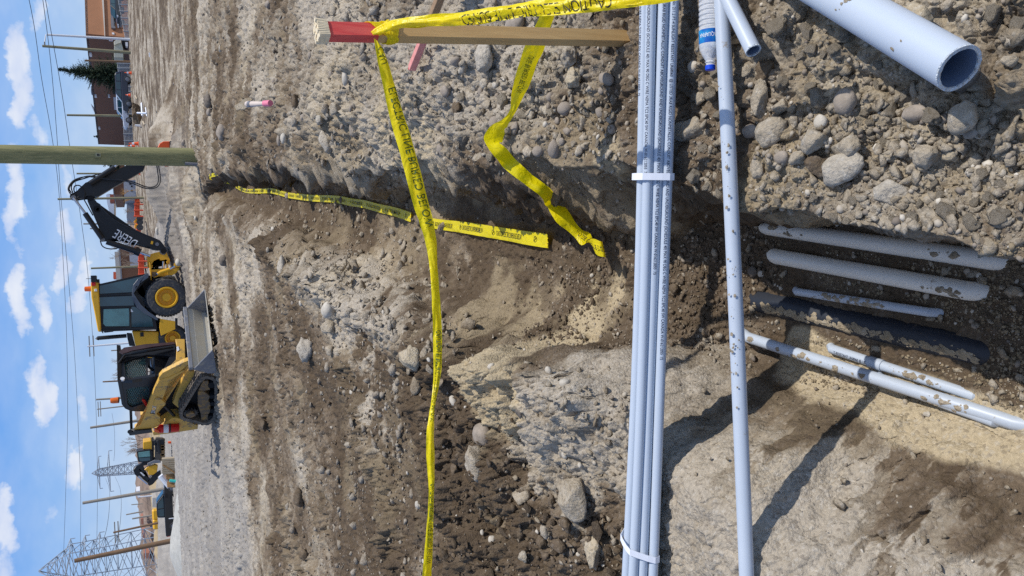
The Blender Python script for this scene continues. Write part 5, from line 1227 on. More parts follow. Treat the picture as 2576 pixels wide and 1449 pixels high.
b = B(); b.plate([XF(x, y, -.5) for x, y in [(560, 230), (640, 220), (780, 260), (860, 330), (760, 420), (600, 440)]], dF, .3); b.tube([XF(400, 350, -.3), XF(430, 380, -.3), XF(520, 330, -.3), XF(600, 400, -.3)], .035, 8)
b.build('seat', MT_['black'], ctl)
B().plate(Sp([(82, 160 + 380), (140, 545), (200, 960), (150, 905), (112, 700)], .40), nS, 1.05).build('cab_roof', MT_['black'], ctl)
hk = S(690, 545, .42)
B().plate(Sp([(300, 545), (640, 490), (600, 745), (500, 1000), (280, 1000)], 1.40), nS, .06).build('cab_far_side', MT_['black'], ctl)
B().tube([S(110, 838, .9), S(92, 838, .9)], .07, 16).build('beacon_base', MT_['black'], ctl)
B().lathe(S(96, 838, .9), Vector((0, 0, 1)), [(0, .0001), (0, .075), (.12, .07), (.17, .055), (.175, .001)], 18).build('beacon', MT_['amber'], ctl, smooth=True)
B().disc(XF(157, 520, .04), dF, .045, .05, 16).build('work_light', MT_['white'], ctl)
# bucket: profile swept across
Aq = Vector(onplane(*zz('Q', 875, 1283), Og + nS * .08, nS)); Bq = Vector(onplane(*zz('Q', 1143, 1010), Og + nS * .08, nS)); Cq = Vector(onplane(*zz('Q', 1202, 1305), Og + nS * .08, nS))
Lb = -nS * 1.0
t_ = 1.9; 
Lb = -nS * t_
def bq(P): return [Vector(onplane(*zz('Q', x, y), Og + nS * .08, nS)) for x, y in P]
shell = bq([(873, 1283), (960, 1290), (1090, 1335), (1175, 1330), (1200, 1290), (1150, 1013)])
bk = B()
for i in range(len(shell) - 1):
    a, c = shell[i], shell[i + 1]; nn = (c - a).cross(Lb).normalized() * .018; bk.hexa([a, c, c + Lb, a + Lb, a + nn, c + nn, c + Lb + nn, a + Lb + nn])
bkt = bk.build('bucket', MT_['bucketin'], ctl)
for sft in (0, 1): B().plate([p + Lb * sft for p in bq([(873, 1283), (1143, 1008), (1165, 1040), (1204, 1300), (1170, 1335), (1090, 1337), (960, 1292)])], nS, .03, .015).build('bucket_side', MT_['steel'], bkt, bevel=.004)
a = shell[0]; B().hexa([a - dF * .02, a + dF * .06, a + dF * .06 + Lb, a - dF * .02 + Lb] + [v + Vector((0, 0, .09)) for v in (a - dF * .02, a + dF * .06, a + dF * .06 + Lb, a - dF * .02 + Lb)]).build('top_rim', MT_['steel'], bkt, bevel=.01)
# fire extinguisher on its bracket
fe0 = S(655, 1262, .16); fe1 = S(985, 1238, .16); ex = empty('fire_extinguisher', fe1, 'red fire extinguisher with white label strapped to the loader rear', 'fire extinguisher')
dd = (fe1 - fe0).normalized(); L = (fe1 - fe0).length
B().lathe(fe0, dd, [(0, .001), (.0, .035), (.04, .07), (.08, .105), (L * .96, .105), (L, .09), (L, .001)], 20).build('cylinder', MT_['red'], ex, smooth=True)
B().lathe(fe0, dd, [(L * .30, .107), (L * .52, .107)], 20).build('label', MT_['white'], ex, smooth=True)
B().lathe(fe0, dd, [(L * .56, .109), (L * .62, .109), (L * .62, .115), (L * .56, .115)], 20).build('bracket_band', MT_['black'], ex)
b = B(); b.box(fe0 - dd * .03, .06, .06, .08); b.build('valve', MT_['chrome'], ex)
B().plate([S(x, y, .04) for x, y in [(625, 1262), (690, 1288), (697, 1325), (622, 1300)]], nS, .03).build('lever', MT_['orange'], ex)

# ================================================================== backhoe loader
YB = 32.0; nB = Vector((0, -1, 0))
bh = empty('backhoe_loader', D(*zz('C', 945, 330), YB), 'yellow backhoe loader with black cab, black digging boom raised behind', 'backhoe loader')
def zc(P, dy=0.0, n='C'): return [D(*zz(n, x, y), YB + dy) for x, y in P]
def bplate(name, P, dy, th, m, n='C', parent=None, bevel=.01): return B().plate(zc(P, dy, n), nB, th).build(name, m, parent or bh, bevel=bevel)
def wheel(cx, cy, n, rad, wid, dy, name='rear_wheel'):
    c = D(*zz(n, cx, cy), YB + dy); w_ = B(); r = rad
    w_.lathe(c, nB, [(-wid, r * .55), (-wid, r * .93), (-wid * .85, r * .985), (-wid * .15, r * .985), (0, r * .93), (.03, r * .80), (.02, r * .60), (-.02, r * .55)], 44)
    ty = w_.build('tyre', MT_['rubber'], bh, smooth=True)
    b = B()
    for i in range(22):
        for side in (0, 1):
            q = 2 * math.pi * (i + .5 * side) / 22; e = Vector((math.cos(q), 0, math.sin(q))); tq = Vector((-math.sin(q), 0, math.cos(q)))
            y0 = .0 if side == 0 else -wid; y1 = -wid * .55 if side == 0 else -wid * .45
            p = [c + e * r * .84 + tq * .02 + nB * (.02 if side == 0 else -wid - .01), c + e * r * .84 + tq * .10 + nB * (.02 if side == 0 else -wid - .01), c + e * r * .97 + tq * .17 + nB * y1, c + e * r * .97 + tq * .09 + nB * y1]
            b.hexa(p + [v + e * r * .05 for v in p])
    b.build('tread_lugs', MT_['rubber'], ty)
    rm = B().lathe(c, nB, [(.0, r * .56), (.03, r * .53), (.03, r * .47), (-.06, r * .43), (-.16, r * .40), (-.16, r * .01)], 40).build('rim', MT_['yellow'], ty, smooth=True)
    B().lathe(c, nB, [(-.17, r * .22), (-.05, r * .22), (-.03, r * .19), (-.03, .001)], 28).build('hub', MT_['yellow'], rm, smooth=True)
    return c
wheel(785, 330, 'C', .725, .45, 0)
wheel(790, 300, 'C', .725, .45, 1.75)
wheel(830, 640, 'C', .50, .34, .25); wheel(826, 640, 'C', .50, .34, 1.9)
for (dy, th) in ((.12, .05), (1.65, .05)):
    bplate('cab_frame', [(262, 232), (275, 235), (285, 590), (700, 575), (715, 495), (690, 490), (530, 400), (530, 320), (540, 290), (640, 210), (640, 150), (262, 228)][:0] or [(258, 230), (300, 222), (640, 145), (650, 170), (590, 205), (540, 280), (540, 330), (570, 420), (700, 500), (712, 575), (520, 582), (285, 592)], dy, th, MT_['black'])
wins = [('rear_side_window', [(276, 242), (512, 190), (600, 166), (560, 215), (520, 290), (276, 303)]), ('middle_window', [(272, 330), (530, 318), (536, 392), (276, 398)]), ('door_upper_window', [(305, 420), (498, 414), (500, 548), (320, 550), (302, 530)]), ('door_lower_window', [(516, 400), (545, 402), (672, 490), (683, 552), (516, 556)])]
for (nm, P) in wins: bplate(nm, P, .105, .01, MT_['glass'] if nm != 'door_upper_window' else MT_['glass2'], bevel=0)
b = B()
for P in ([(262, 312), (540, 305)], [(270, 408), (520, 400)], [(505, 400), (510, 560)], [(285, 560), (700, 568)]): b.tube([D(*zz('C', *q), YB + .09) for q in P], .03, 6)
b.build('cab_pillars', MT_['black'], bh)
B().plate(zc([(420, 470), (445, 430), (470, 470), (480, 500), (430, 500)], .9), nB, .1).plate(zc([(470, 440), (560, 445), (600, 480), (590, 520), (480, 500)], .8), nB, .5).build('seat', MT_['dark'], bh)
# fender
fe = [(535, 300), (545, 250), (590, 205), (645, 180), (648, 150), (632, 148), (565, 190), (530, 235), (520, 300), (528, 350), (560, 410), (620, 455), (700, 500), (718, 505), (716, 485), (650, 440), (590, 385), (550, 330)]
bplate('fender', fe, -.02, .5, mat('grey_fender', srgb(84, 92, 104), .4, var=.1))
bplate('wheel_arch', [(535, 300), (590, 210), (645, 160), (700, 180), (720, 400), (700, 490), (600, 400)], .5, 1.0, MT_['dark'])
bplate('roof', [(207, 225), (215, 200), (262, 205), (266, 240), (285, 560), (290, 592), (262, 592), (240, 470), (212, 330)], -.02, 1.8, MT_['yellow'], bevel=.03)
bplate('hood', [(520, 585), (725, 590), (728, 690), (700, 800), (560, 790), (545, 690)], .35, 1.1, MT_['yellow'], bevel=.03)
bplate('grille', [(545, 780), (700, 790), (690, 860), (560, 850)], .35, 1.1, MT_['dark'])
bplate('chassis', [(700, 480), (760, 500), (780, 800), (720, 800)], .5, .8, MT_['dark'])
st_ = bplate('side_step', [(735, 492), (752, 498), (850, 512), (850, 572), (742, 622), (730, 560)], .0, .35, MT_['yellow'])
bplate('step_tread', [(850, 488), (868, 488), (868, 560), (850, 560)], -.02, .35, MT_['black'])
b = B(); b.box(D(*zz('C', 597, 612), YB + .34), .16, .02, .12); b.build('side_badge', MT_['black'], bh)
B().tube([D(*zz('C', 255, 652), YB + .6), D(*zz('C', 262, 640), YB + .6), D(*zz('C', 480, 622), YB + .6)], .075, 12).build('exhaust_stack', MT_['black'], bh, smooth=True)
bplate('exhaust_base', [(480, 602), (520, 605), (545, 700), (500, 700), (485, 640)], .45, .5, MT_['black'])
B().tube([D(*zz('C', 285, 575), YB), D(*zz('C', 300, 600), YB - .25)], .02, 6).build('mirror_arm', MT_['black'], bh)
bplate('mirror', [(305, 578), (375, 578), (380, 592), (310, 600)], -.3, .06, MT_['black'])
B().lathe(D(*zz('C', 208, 265), YB + .5), Vector((0, 0, 1)), [(0, .001), (0, .10), (.20, .09), (.22, .001)], 16).build('beacon', MT_['amber'], bh, smooth=True)
b = B(); b.box(D(*zz('C', 232, 190), YB + .1), .24, .5, .18); b.box(D(*zz('C', 262, 205), YB + .1), .12, .3, .1); b.tube([D(*zz('C', 220, 188), YB), D(*zz('C', 172, 188), YB)], .012, 5); b.build('rear_work_lights', MT_['black'], bh, bevel=.02)
B().box(D(*zz('C', 228, 228), YB - .04), .14, .06, .14).build('tail_light', MT_['red'], bh, bevel=.01)
B().box(D(*zz('C', 245, 275), YB - .04), .09, .06, .09).build('work_lamp', MT_['white'], bh, bevel=.01)
b = B()
pS = D(*zz('C', 520, 430), YB + .08)
B().plate(zc([(512, 418), (515, 418), (530, 438), (528, 442), (510, 440)], .08), nB, .01).build('door_emblem', MT_['whitetext'], bh)
# swing frame and stabilisers, traced in the close zoom
ty = lambda nm, P, dy, th, m=None: bplate(nm, P, dy, th, m or MT_['yellow'], n='T', bevel=.012)
ty('swing_tower', [(480, 200), (520, 165), (580, 165), (610, 200), (612, 250), (640, 330), (690, 420), (685, 520), (650, 520), (620, 420), (590, 410), (590, 540), (565, 540), (560, 430), (500, 455), (470, 455), (460, 400), (400, 410), (330, 440), (300, 480), (290, 600), (270, 610), (262, 540), (250, 470), (210, 470), (205, 600), (180, 600), (170, 470), (165, 350), (240, 300), (330, 265), (470, 235)], .75, .35)
ty('main_frame', [(215, 600), (270, 650), (460, 640), (500, 610), (640, 620), (700, 640), (640, 770), (560, 800), (420, 800), (300, 840), (285, 920), (265, 900), (240, 740)], .5, .5)
ty('frame_post', [(215, 480), (245, 480), (268, 620), (268, 900), (250, 880), (235, 700)], .45, .12)
ty('swing_plate', [(610, 450), (640, 450), (650, 620), (615, 620)], .7, .3)
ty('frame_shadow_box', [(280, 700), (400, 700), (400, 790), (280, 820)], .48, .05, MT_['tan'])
ty('stabiliser', [(640, 700), (700, 640), (850, 612), (905, 600), (900, 650), (820, 730), (760, 770), (640, 775)], .15, .22)
ty('stabiliser_pad', [(790, 500), (860, 470), (870, 560), (925, 555), (925, 585), (800, 600), (785, 560)], .1, .35)
ty('far_stabiliser', [(690, 590), (700, 520), (760, 440), (720, 410), (700, 370), (760, 310), (815, 262), (880, 320), (872, 400), (830, 470), (790, 520), (750, 590)], 1.5, .25)
b = B(); b.tube([D(*zz('T', 420, 750), YB + .1), D(*zz('T', 480, 710), YB + .1), D(*zz('T', 690, 640), YB + .1)], .075, 10); b.build('stabiliser_cylinder', MT_['yellow'], bh, smooth=True)
b = B(); b.tube([D(*zz('T', 690, 640), YB + .1), D(*zz('T', 800, 575), YB + .1)], .035, 8); b.tube([D(*zz('T', 540, 460), YB + .7), D(*zz('T', 540, 610), YB + .7)], .045, 8); b.tube([D(*zz('T', 385, 730), YB + .38), D(*zz('T', 420, 745), YB + .38)], .04, 8); b.build('cylinder_rods', MT_['chrome'], bh, smooth=True)
b = B()
for i in range(4): b.tube([D(*zz('T', 430 + 6 * i, 410), YB + .95), D(*zz('T', 385 + 18 * i, 500), YB + .95 + .05 * i), D(*zz('T', 345 + 22 * i, 640), YB + .95)], .022, 6)
b.build('hose_bundle', MT_['hose'], bh, smooth=True)
B().disc(D(*zz('T', 535, 235), YB + .73), nB, .12, .06, 16).build('pivot_pin', MT_['steel'], bh)
# boom, dipper, cylinders
bz = lambda nm, P, dy, th, m=None: bplate(nm, P, dy, th, m or MT_['black'], n='B', bevel=.02)
bm_ = bz('boom', [(345, 545), (372, 535), (402, 548), (440, 595), (470, 612), (500, 660), (560, 722), (610, 762), (680, 800), (830, 868), (940, 915), (990, 935), (1040, 958), (1062, 985), (1095, 1030), (1105, 1062), (1075, 1050), (1050, 1050), (1010, 1052), (960, 1045), (940, 1020), (905, 1015), (850, 1000), (780, 975), (690, 955), (600, 945), (560, 950), (510, 965), (480, 962), (465, 940), (475, 900), (462, 850), (440, 795), (405, 712), (375, 630), (350, 590)], .72, .30)
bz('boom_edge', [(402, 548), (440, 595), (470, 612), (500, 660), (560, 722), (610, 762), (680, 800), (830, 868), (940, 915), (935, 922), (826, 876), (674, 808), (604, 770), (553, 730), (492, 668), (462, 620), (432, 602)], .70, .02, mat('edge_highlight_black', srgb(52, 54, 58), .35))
dipp = bz('dipper', [(185, 515), (205, 508), (235, 512), (262, 470), (300, 440), (330, 408), (420, 402), (520, 345), (760, 222), (790, 205), (905, 190), (905, 222), (880, 290), (790, 345), (600, 450), (440, 546), (400, 540), (345, 532), (320, 552), (260, 560), (230, 575), (195, 568), (180, 545)], .76, .24)
bz('boom_cheek', [(440, 640), (462, 650), (455, 680), (425, 672)], .70, .02, MT_['dark'])
for (x, y, r) in ((440, 658, .12), (215, 552, .09), (490, 948, .09), (1010, 993, .07), (375, 555, .10), (1070, 1060, .10)):
    B().disc(D(*zz('B', x, y), YB + .70), nB, r, .05, 16).build('pin', MT_['steel'] if r < .1 else MT_['dark'], bh)
def cyl(nm, pts, r, m, dy=.6): return B().tube([D(*zz('B', x, y), YB + dy) for x, y in pts], r, 12).build(nm, m, bh, smooth=True)
cyl('dipper_cylinder_rod', [(215, 552), (332, 705)], .045, MT_['chrome']); cyl('dipper_cylinder', [(325, 700), (490, 940)], .095, MT_['black'])
cyl('bucket_cylinder', [(372, 418), (610, 262)], .10, MT_['black']); cyl('bucket_cylinder_rod', [(605, 265), (665, 205)], .045, MT_['chrome'])
cyl('boom_cylinder', [(530, 970), (690, 1020), (850, 1075)], .105, MT_['black']); cyl('boom_cylinder_rod', [(850, 1072), (945, 1105)], .05, MT_['chrome'])
cyl('cylinder_gland', [(800, 1055), (850, 1075)], .15, MT_['black'])
for i, P in enumerate([[(185, 515), (165, 470), (185, 420), (240, 375), (350, 352), (540, 375), (680, 385), (800, 425), (900, 462), (1000, 455), (1040, 400), (1035, 310), (1018, 222)], [(195, 505), (175, 465), (200, 415), (260, 375), (370, 345), (540, 370), (690, 378), (810, 412), (905, 448), (985, 445), (1022, 395), (1015, 300), (1000, 215)], [(210, 510), (195, 450), (225, 400), (330, 365), (480, 318)], [(240, 520), (220, 480), (230, 440), (280, 440), (320, 500), (315, 560), (345, 620), (400, 720)], [(470, 960), (490, 1010), (540, 1035), (620, 1035), (700, 1005), (760, 1000), (870, 1005)], [(225, 515), (250, 560), (262, 540)]]):
    C_ = catmull([D(*zz('B', x, y), YB + .55 + .04 * i) for x, y in P], 6); B().tube([Vector(p) for p in C_], .024, 6).build('hydraulic_hose', MT_['hose'], bh, smooth=True)
# boom lettering
pa = D(*zz('B', 838, 962), YB + .70); pb = D(*zz('B', 608, 830), YB + .70); rdv = (pb - pa); Ld = rdv.length; rdv.normalize(); upv = nB.cross(rdv)
mapped_text('boom_lettering', [('DEERE', .36, .80, 0, .20, False)], lambda x, y: pa + rdv * x * (Ld / 1.32) + upv * y + nB * .02, MT_['whitetext'], bm_)
B().plate(zc([(955, 962), (975, 968), (968, 995), (948, 990)], .7, 'B'), nB, .02, .01).build('yellow_decal', MT_['yellow'], bm_)
# orange compactor on the end of the dipper, behind the pole
oc = empty('compactor', D(*zz('A', 1380, 1180), YB - .6), 'orange compactor attachment standing on the ground behind the utility pole', 'attachment')
oc_ = lambda nm, P, dy, th, m: B().plate([D(*zz('A', x, y), YB - .6 + dy) for x, y in P], nB, th).build(nm, m, oc, bevel=.02)
oc_('frame', [(1285, 1200), (1300, 1170), (1330, 1152), (1385, 1150), (1388, 1338), (1345, 1338), (1335, 1290), (1290, 1290)], 0, .6, MT_['orange'])
oc_('base_plate', [(1385, 1145), (1402, 1150), (1402, 1345), (1385, 1345)], -.1, .8, MT_['black'])
oc_('coupler', [(1150, 1250), (1300, 1185), (1300, 1290), (1150, 1310)], .1, .4, MT_['black'])

# ================================================================== the big utility pole, far poles, wires
pb_ = D(512, 396, 23.6); pt_ = D(-60, 386.5, 23.0)
up_ = empty('utility_pole', pb_, 'thick greenish treated utility pole in the foreground at the far end of the trench', 'utility pole')
B().tube([pb_ - (pt_ - pb_) * .06, pb_.lerp(pt_, .25), pb_.lerp(pt_, .5), pb_.lerp(pt_, .75), pt_], [.257, .252, .245, .238, .232], 32).build('shaft', MT_['bigpole'], up_, smooth=True)
tg = D(*zz('A', 800, 1262), 23.2 - .24); B().box(tg, .10, .02, .12).build('date_tag', mat('tag_metal', srgb(150, 150, 120), .6), up_)
B().box(D(*zz('A', 800, 1262), 23.2 - .255), .045, .012, .06).build('tag_mark', MT_['black'], up_)
B().tube([D(*zz('B', 1275, 225), 23.3), D(*zz('B', 1490, 240), 23.3)], .045, 8).build('ground_wire_conduit', MT_['steel'], up_)
def pole(n, top, bot, Y, r, m, label, ext=1.0, name='utility_pole', group='distant utility poles', extra=None):
    t = D(*zz(n, *top), Y); b_ = D(*zz(n, *bot), Y); b2 = b_ + (b_ - t).normalized() * ext
    root = empty(name, b2, label, 'pole', group); B().tube([b2, t], r, 10, r2=r * .75).build('shaft', MT_[m], root, smooth=True)
    if extra: extra(root, t, b_)
    return root
def arm_(root, t, b_): B().tube([t + Vector((0, 0, .1)), t + Vector((-.9, 0, .25))], .06, 6).build('lamp_arm', MT_['white'], root); B().box(t + Vector((-1.1, 0, .25)), .5, .25, .12).build('lamp_head', MT_['greywood'], root)
def cross_(root, t, b_):
    for f in (.04, .12): B().box(t.lerp(b_, f), 2.6, .12, .12).build('crossarm', MT_['greywood'], root)
pole('A', (382, 283), (1068, 322), 100, .15, 'white', 'white street light pole right of the greenish pole before the brown warehouse', extra=arm_, name='street_light')
pole('A', (345, 375), (1075, 430), 100, .19, 'greenwood', 'greenish pole right of the dark spruce, before the warehouse')
pole('A', (690, 493), (1062, 505), 112, .16, 'brownwood', 'short dark pole touching the right side of the spruce')
pole('A', (544, 938), (1040, 945), 112, .17, 'greenwood', 'pole before the left part of the brown warehouse, left of the silver pickup')
pole('B', (245, 322), (800, 322), 118, .15, 'greenwood', 'pole crossing behind the black dipper arm')
pole('B', (65, 565), (822, 553), 92, .14, 'greenwood', 'pole beside the orange diamond sign')
pole('B', (310, 800), (845, 800), 120, .13, 'greywood', 'thin pole behind the lettered boom')
pole('B', (372, 845), (600, 848), 150, .15, 'greywood', 'faint pole just left of the thin pole behind the boom')
pole('B', (382, 1223), (850, 1205), 120, .17, 'greenwood', 'pole between the boom foot and the machine cab')
pole('C', (182, 703), (560, 672), 110, .14, 'white', 'pale pole between the two machine cabs', extra=cross_)
pole('C', (362, 735), (500, 725), 170, .15, 'greywood', 'short faint pole left of the pale pole')
pole('C', (298, 972), (430, 965), 150, .16, 'brownwood', 'short brown pole above the loader cab roof')
pole('C', (248, 1107), (470, 1093), 130, .17, 'greywood', 'pole just right of the loader beacon')
pole('C', (256, 1181), (470, 1156), 150, .13, 'greywood', 'thinner pole just left of the loader beacon', extra=cross_)
pole('C', (203, 1321), (600, 1262), 95, .17, 'greywood', 'pole above the rear end of the track loader')
pole('D', (488, 826), (1130, 716), 95, .21, 'greywood', 'tall leaning pole above the black pickup')
pole('D', (750, 1078), (1110, 1000), 110, .15, 'brownwood', 'rust-brown pole between pickup tail and lattice tower', extra=cross_)
pole('D', (860, 925), (965, 905), 190, .17, 'greywood', 'small faint pole above the far hill')
pole('D', (912, 960), (1110, 925), 130, .15, 'greywood', 'thin pole right of the rust-brown pole')
pole('D', (905, 840), (960, 835), 190, .12, 'greywood', 'tiny pole on the skyline over the pickup roof')
pole('D', (960, 775), (1110, 760), 140, .13, 'white', 'pale thin pole just left of the tall leaning pole')
pole('D', (418, 1320), (1168, 1165), 78, .24, 'brownwood', 'thick brown pole standing in front of the big lattice tower')
def lattice(name, label, A0, panels, m, r, arms, peak, Y, group=None):
    """A0: function h(0..1),side(-1,1),dep(-1,1)->point"""
    root = empty(name, A0(0, 0, 0), label, 'transmission tower', group); b = B()
    for sx in (-1, 1):
        for sy in (-1, 1): b.tube([A0(h, sx, sy) for h in panels], r * 1.5, 5)
    for i in range(len(panels) - 1):
        h0, h1 = panels[i], panels[i + 1]
        for sy in (-1, 1):
            b.tube([A0(h0, -1, sy), A0(h1, 1, sy)], r, 4); b.tube([A0(h0, 1, sy), A0(h1, -1, sy)], r, 4); b.tube([A0(h1, -1, sy), A0(h1, 1, sy)], r, 4)
        for sx in (-1, 1):
            b.tube([A0(h0, sx, -1), A0(h1, sx, 1)], r, 4); b.tube([A0(h0, sx, 1), A0(h1, sx, -1)], r, 4)
    b.build('lattice_body', MT_[m], root)
    for h, L in arms:
        b = B(); c = A0(h, 0, 0); w_ = (A0(h, 1, 0) - c).length
        for s_ in (-1, 1):
            tip = c + Vector((s_ * L, 0, 0)); b.tube([A0(h, s_, -1), tip], r * 1.2, 4); b.tube([A0(h, s_, 1), tip], r * 1.2, 4); b.tube([A0(min(h + .045, 1), s_, 0), tip], r * 1.2, 4)
            for f in (.33, .66): b.tube([A0(h, s_, -1).lerp(tip, f), A0(min(h + .045, 1), s_, 0).lerp(tip, f)], r * .8, 4)
            b.tube([tip, tip - Vector((0, 0, L * .16))], r * 1.3, 5)
        b.build('crossarm', MT_[m], root)
    return root
# big tower at the left edge
Yp = 200.0; pk = D(*zz('D', 115, 1415), Yp); bl_ = D(*zz('D', 1140, 1118), Yp); br_ = D(*zz('D', 1150, 1400), Yp)
bc = Vector((pk.x + .2, Yp, (bl_.z + br_.z) / 2)); HP = pk.z - bc.z; hw_ = 4.5
def AA(h, sx, sy):
    w_ = hw_ * (1 - h / .74) + 3.7 * (h / .74) if h < .74 else (3.7 * (1 - (h - .74) / .26) + .1)
    return Vector((bc.x + sx * w_, bc.y + sy * w_, bc.z + HP * h))
lattice('transmission_tower', 'tall grey lattice power tower at the left edge, behind the thick brown pole', AA, [0, .12, .24, .36, .46, .56, .65, .74, .80, .86, .93, 1], 'lattice', .075, [(.50, 6.4), (.62, 6.2), (.74, 6.0)], True, Yp)
Yq = 600.0; pk2 = D(*zz('D', 567, 573), Yq); b2_ = D(*zz('D', 960, 500), Yq); HQ = pk2.z - b2_.z
def AB(h, sx, sy):
    w_ = 3.8 * (1 - h) + 1.9 * h if h < .86 else 2.1 * (1 - (h - .86) / .14) + .1
    return Vector((pk2.x + sx * w_, Yq + sy * w_, b2_.z + HQ * h))
lattice('transmission_tower', 'small distant lattice tower on the skyline above the excavator', AB, [0, .15, .3, .43, .55, .66, .76, .86, .93, 1], 'lattice', .17, [(.62, 14), (.84, 11)], True, Yq)
def wire(pts, r, label, grp='overhead power lines'):
    C_ = catmull([D(x, y, Y) for x, y, Y in pts], 8); o = B().tube([Vector(p) for p in C_], r, 5).build('power_line', MT_['wire']); tag(o, label, 'power line', grp)
wire([(60, -60, 90), (85, 60, 95), (105, 200, 105), (130, 340, 115), (147, 470, 125), (158, 640, 140), (168, 860, 155), (170, 1060, 170), (165, 1250, 185), (160, 1395, 198)], .032, 'topmost overhead wire running from the lattice tower across the sky')
wire([(98, -60, 90), (112, 30, 95), (130, 180, 105), (143, 340, 115), (152, 480, 125), (172, 700, 140), (188, 900, 160), (198, 1100, 175), (203, 1250, 188), (202, 1392, 198)], .032, 'middle overhead wire running from the lattice tower across the sky')
wire([(104, -60, 90), (125, 60, 95), (155, 230, 105), (180, 400, 115), (205, 560, 125), (222, 700, 140), (236, 900, 160), (243, 1080, 175), (245, 1250, 188), (243, 1395, 198)], .032, 'lowest long overhead wire running from the lattice tower across the sky')
def zD(P, Ys): return [(*zz('D', x, y), Y) for (x, y), Y in zip(P, Ys)]
wire(zD([(685, 615), (715, 700), (720, 790), (712, 920), (690, 1060), (650, 1180), (622, 1240)], [590, 500, 400, 320, 260, 220, 200]), .07, 'slack wire drooping from the small distant tower to the big one')
wire(zD([(765, 600), (805, 690), (818, 790), (815, 930), (795, 1090), (740, 1240)], [590, 500, 400, 320, 260, 210]), .07, 'lower slack wire drooping beside the tall leaning pole')
wire(zD([(755, 465), (762, 380), (760, 200), (740, 60)], [600, 640, 700, 760]), .10, 'faint slack wire right of the small distant tower')

# ================================================================== brown warehouse and the buildings beyond
def wallmat(name, c, rib=1.2, var=.08):
    m = mat(name, c, .8, var=var, vscale=.25); t = m.node_tree; p = t.nodes['Principled BSDF']
    tc = t.nodes.new('ShaderNodeTexCoord'); wv = t.nodes.new('ShaderNodeTexWave'); wv.inputs['Scale'].default_value = rib; wv.bands_direction = 'X'; t.links.new(tc.outputs['Object'], wv.inputs['Vector'])
    b = t.nodes.new('ShaderNodeBump'); b.inputs['Strength'].default_value = .4; b.inputs['Distance'].default_value = .05; t.links.new(wv.outputs[0], b.inputs['Height']); t.links.new(b.outputs[0], p.inputs['Normal']); return m
WB = wallmat('brown_siding', srgb(132, 92, 68)); WB2 = wallmat('shaded_siding_and_door', srgb(118, 80, 60)); WLT = wallmat('sunlit_brown_siding', srgb(172, 122, 88))  # one siding colour: left wall darkened for shade, right wall lightened for sun
TRIM = mat('pale_trim', srgb(200, 192, 180), .6); ROOFG = mat('grey_roof', srgb(130, 132, 138), .8); DOORG = mat('grey_door', srgb(188, 190, 194), .5)
def prism(b, p, q, r, zlo, ztop_p, ztop_q, depth):
    pass
c1 = D(216, 89, 150); c1b = D(316, 93, 150); l1 = D(247, 363, 226); r1 = D(211, -70, 158)
wh = empty('warehouse', Vector((c1.x, 150, .5)), 'long brown metal-sided warehouse with a pale loading door and roof units', 'building')
def wallq(a, b_, zl, m, nm, par, th=.3):
    n = Vector((b_.y - a.y, -(b_.x - a.x), 0)).normalized(); 
    if n.y > 0: n = -n
    return B().hexa([Vector((a.x, a.y, zl)), Vector((b_.x, b_.y, zl)), Vector((b_.x, b_.y, b_.z)), Vector((a.x, a.y, a.z))] + [Vector((v[0], v[1], v[2])) - n * th for v in ((a.x, a.y, zl), (b_.x, b_.y, zl), (b_.x, b_.y, b_.z), (a.x, a.y, a.z))]).build(nm, m, par), n
wl, nL = wallq(l1, c1, .3, WB2, 'wall', wh); wr_, nR = wallq(c1, r1, .3, WLT, 'wall', wh)
back = Vector((30, 60, 0))
B().hexa([l1 + Vector((0, 0, -.4)), c1 + Vector((0, 0, -.4)), c1 + back + Vector((0, 0, -.4)), l1 + back + Vector((0, 0, -.4)), l1, c1, c1 + back, l1 + back]).hexa([c1 + Vector((0, 0, -.4)), r1 + Vector((0, 0, -.4)), r1 + back, c1 + back, c1 + Vector((0, 0, .01)), r1 + Vector((0, 0, .01)), r1 + back + Vector((0, 0, .3)), c1 + back + Vector((0, 0, .3))]).build('roof', ROOFG, wh)
def onwall(n, P, a, nn, off=.05): return [onplane(*zz(n, x, y), a + nn * off, nn) for x, y in P]
dr_ = B().plate(onwall('J', [(505, 700), (645, 708), (660, 868), (518, 872)], l1, nL), nL, .1).build('loading_door', DOORG, wh)
b = B()
for i in range(1, 4): 
    x = 505 + 38 * i; b.plate(onwall('J', [(x, 702), (x + 4, 702), (x + 14, 870), (x + 10, 870)], l1, nL, .09), nL, .03)
b.build('door_seams', ROOFG, dr_)
B().plate(onwall('J', [(495, 560), (600, 560), (605, 655), (500, 660)], l1, nL), nL, .1).build('open_doorway', MT_['dark'], wh)
B().plate(onwall('I', [(1140, -60), (1330, -60), (1335, 10), (1145, 20)], c1, nR), nR, .1).build('side_door', WB, wh)
for P in ([(730, -60), (785, -60), (830, 1040), (810, 1040)],): B().plate(onwall('I', P, c1, nR, .25), nR, .3).build('canopy_strip', TRIM, wh)
b = B(); b.plate(onwall('I', [(980, 430), (1165, 420), (1170, 470), (1060, 490), (1075, 740), (1120, 760), (1120, 800), (1000, 790)], c1, nR, .5), nR, .4); b.build('vent_duct', MT_['steel'], wh)
B().plate(onwall('I', [(1215, 625), (1355, 612), (1360, 800), (1235, 810)], c1, nR, .08), nR, .1).build('wall_door', WB2, wh)
B().plate(onwall('I', [(1018, 925), (1085, 930), (1090, 985), (1025, 975)], c1, nR, .1), nR, .05).plate(onwall('I', [(1175, 738), (1215, 735), (1220, 790), (1185, 795)], c1, nR, .1), nR, .05).build('white_notice', MT_['white'], wh)
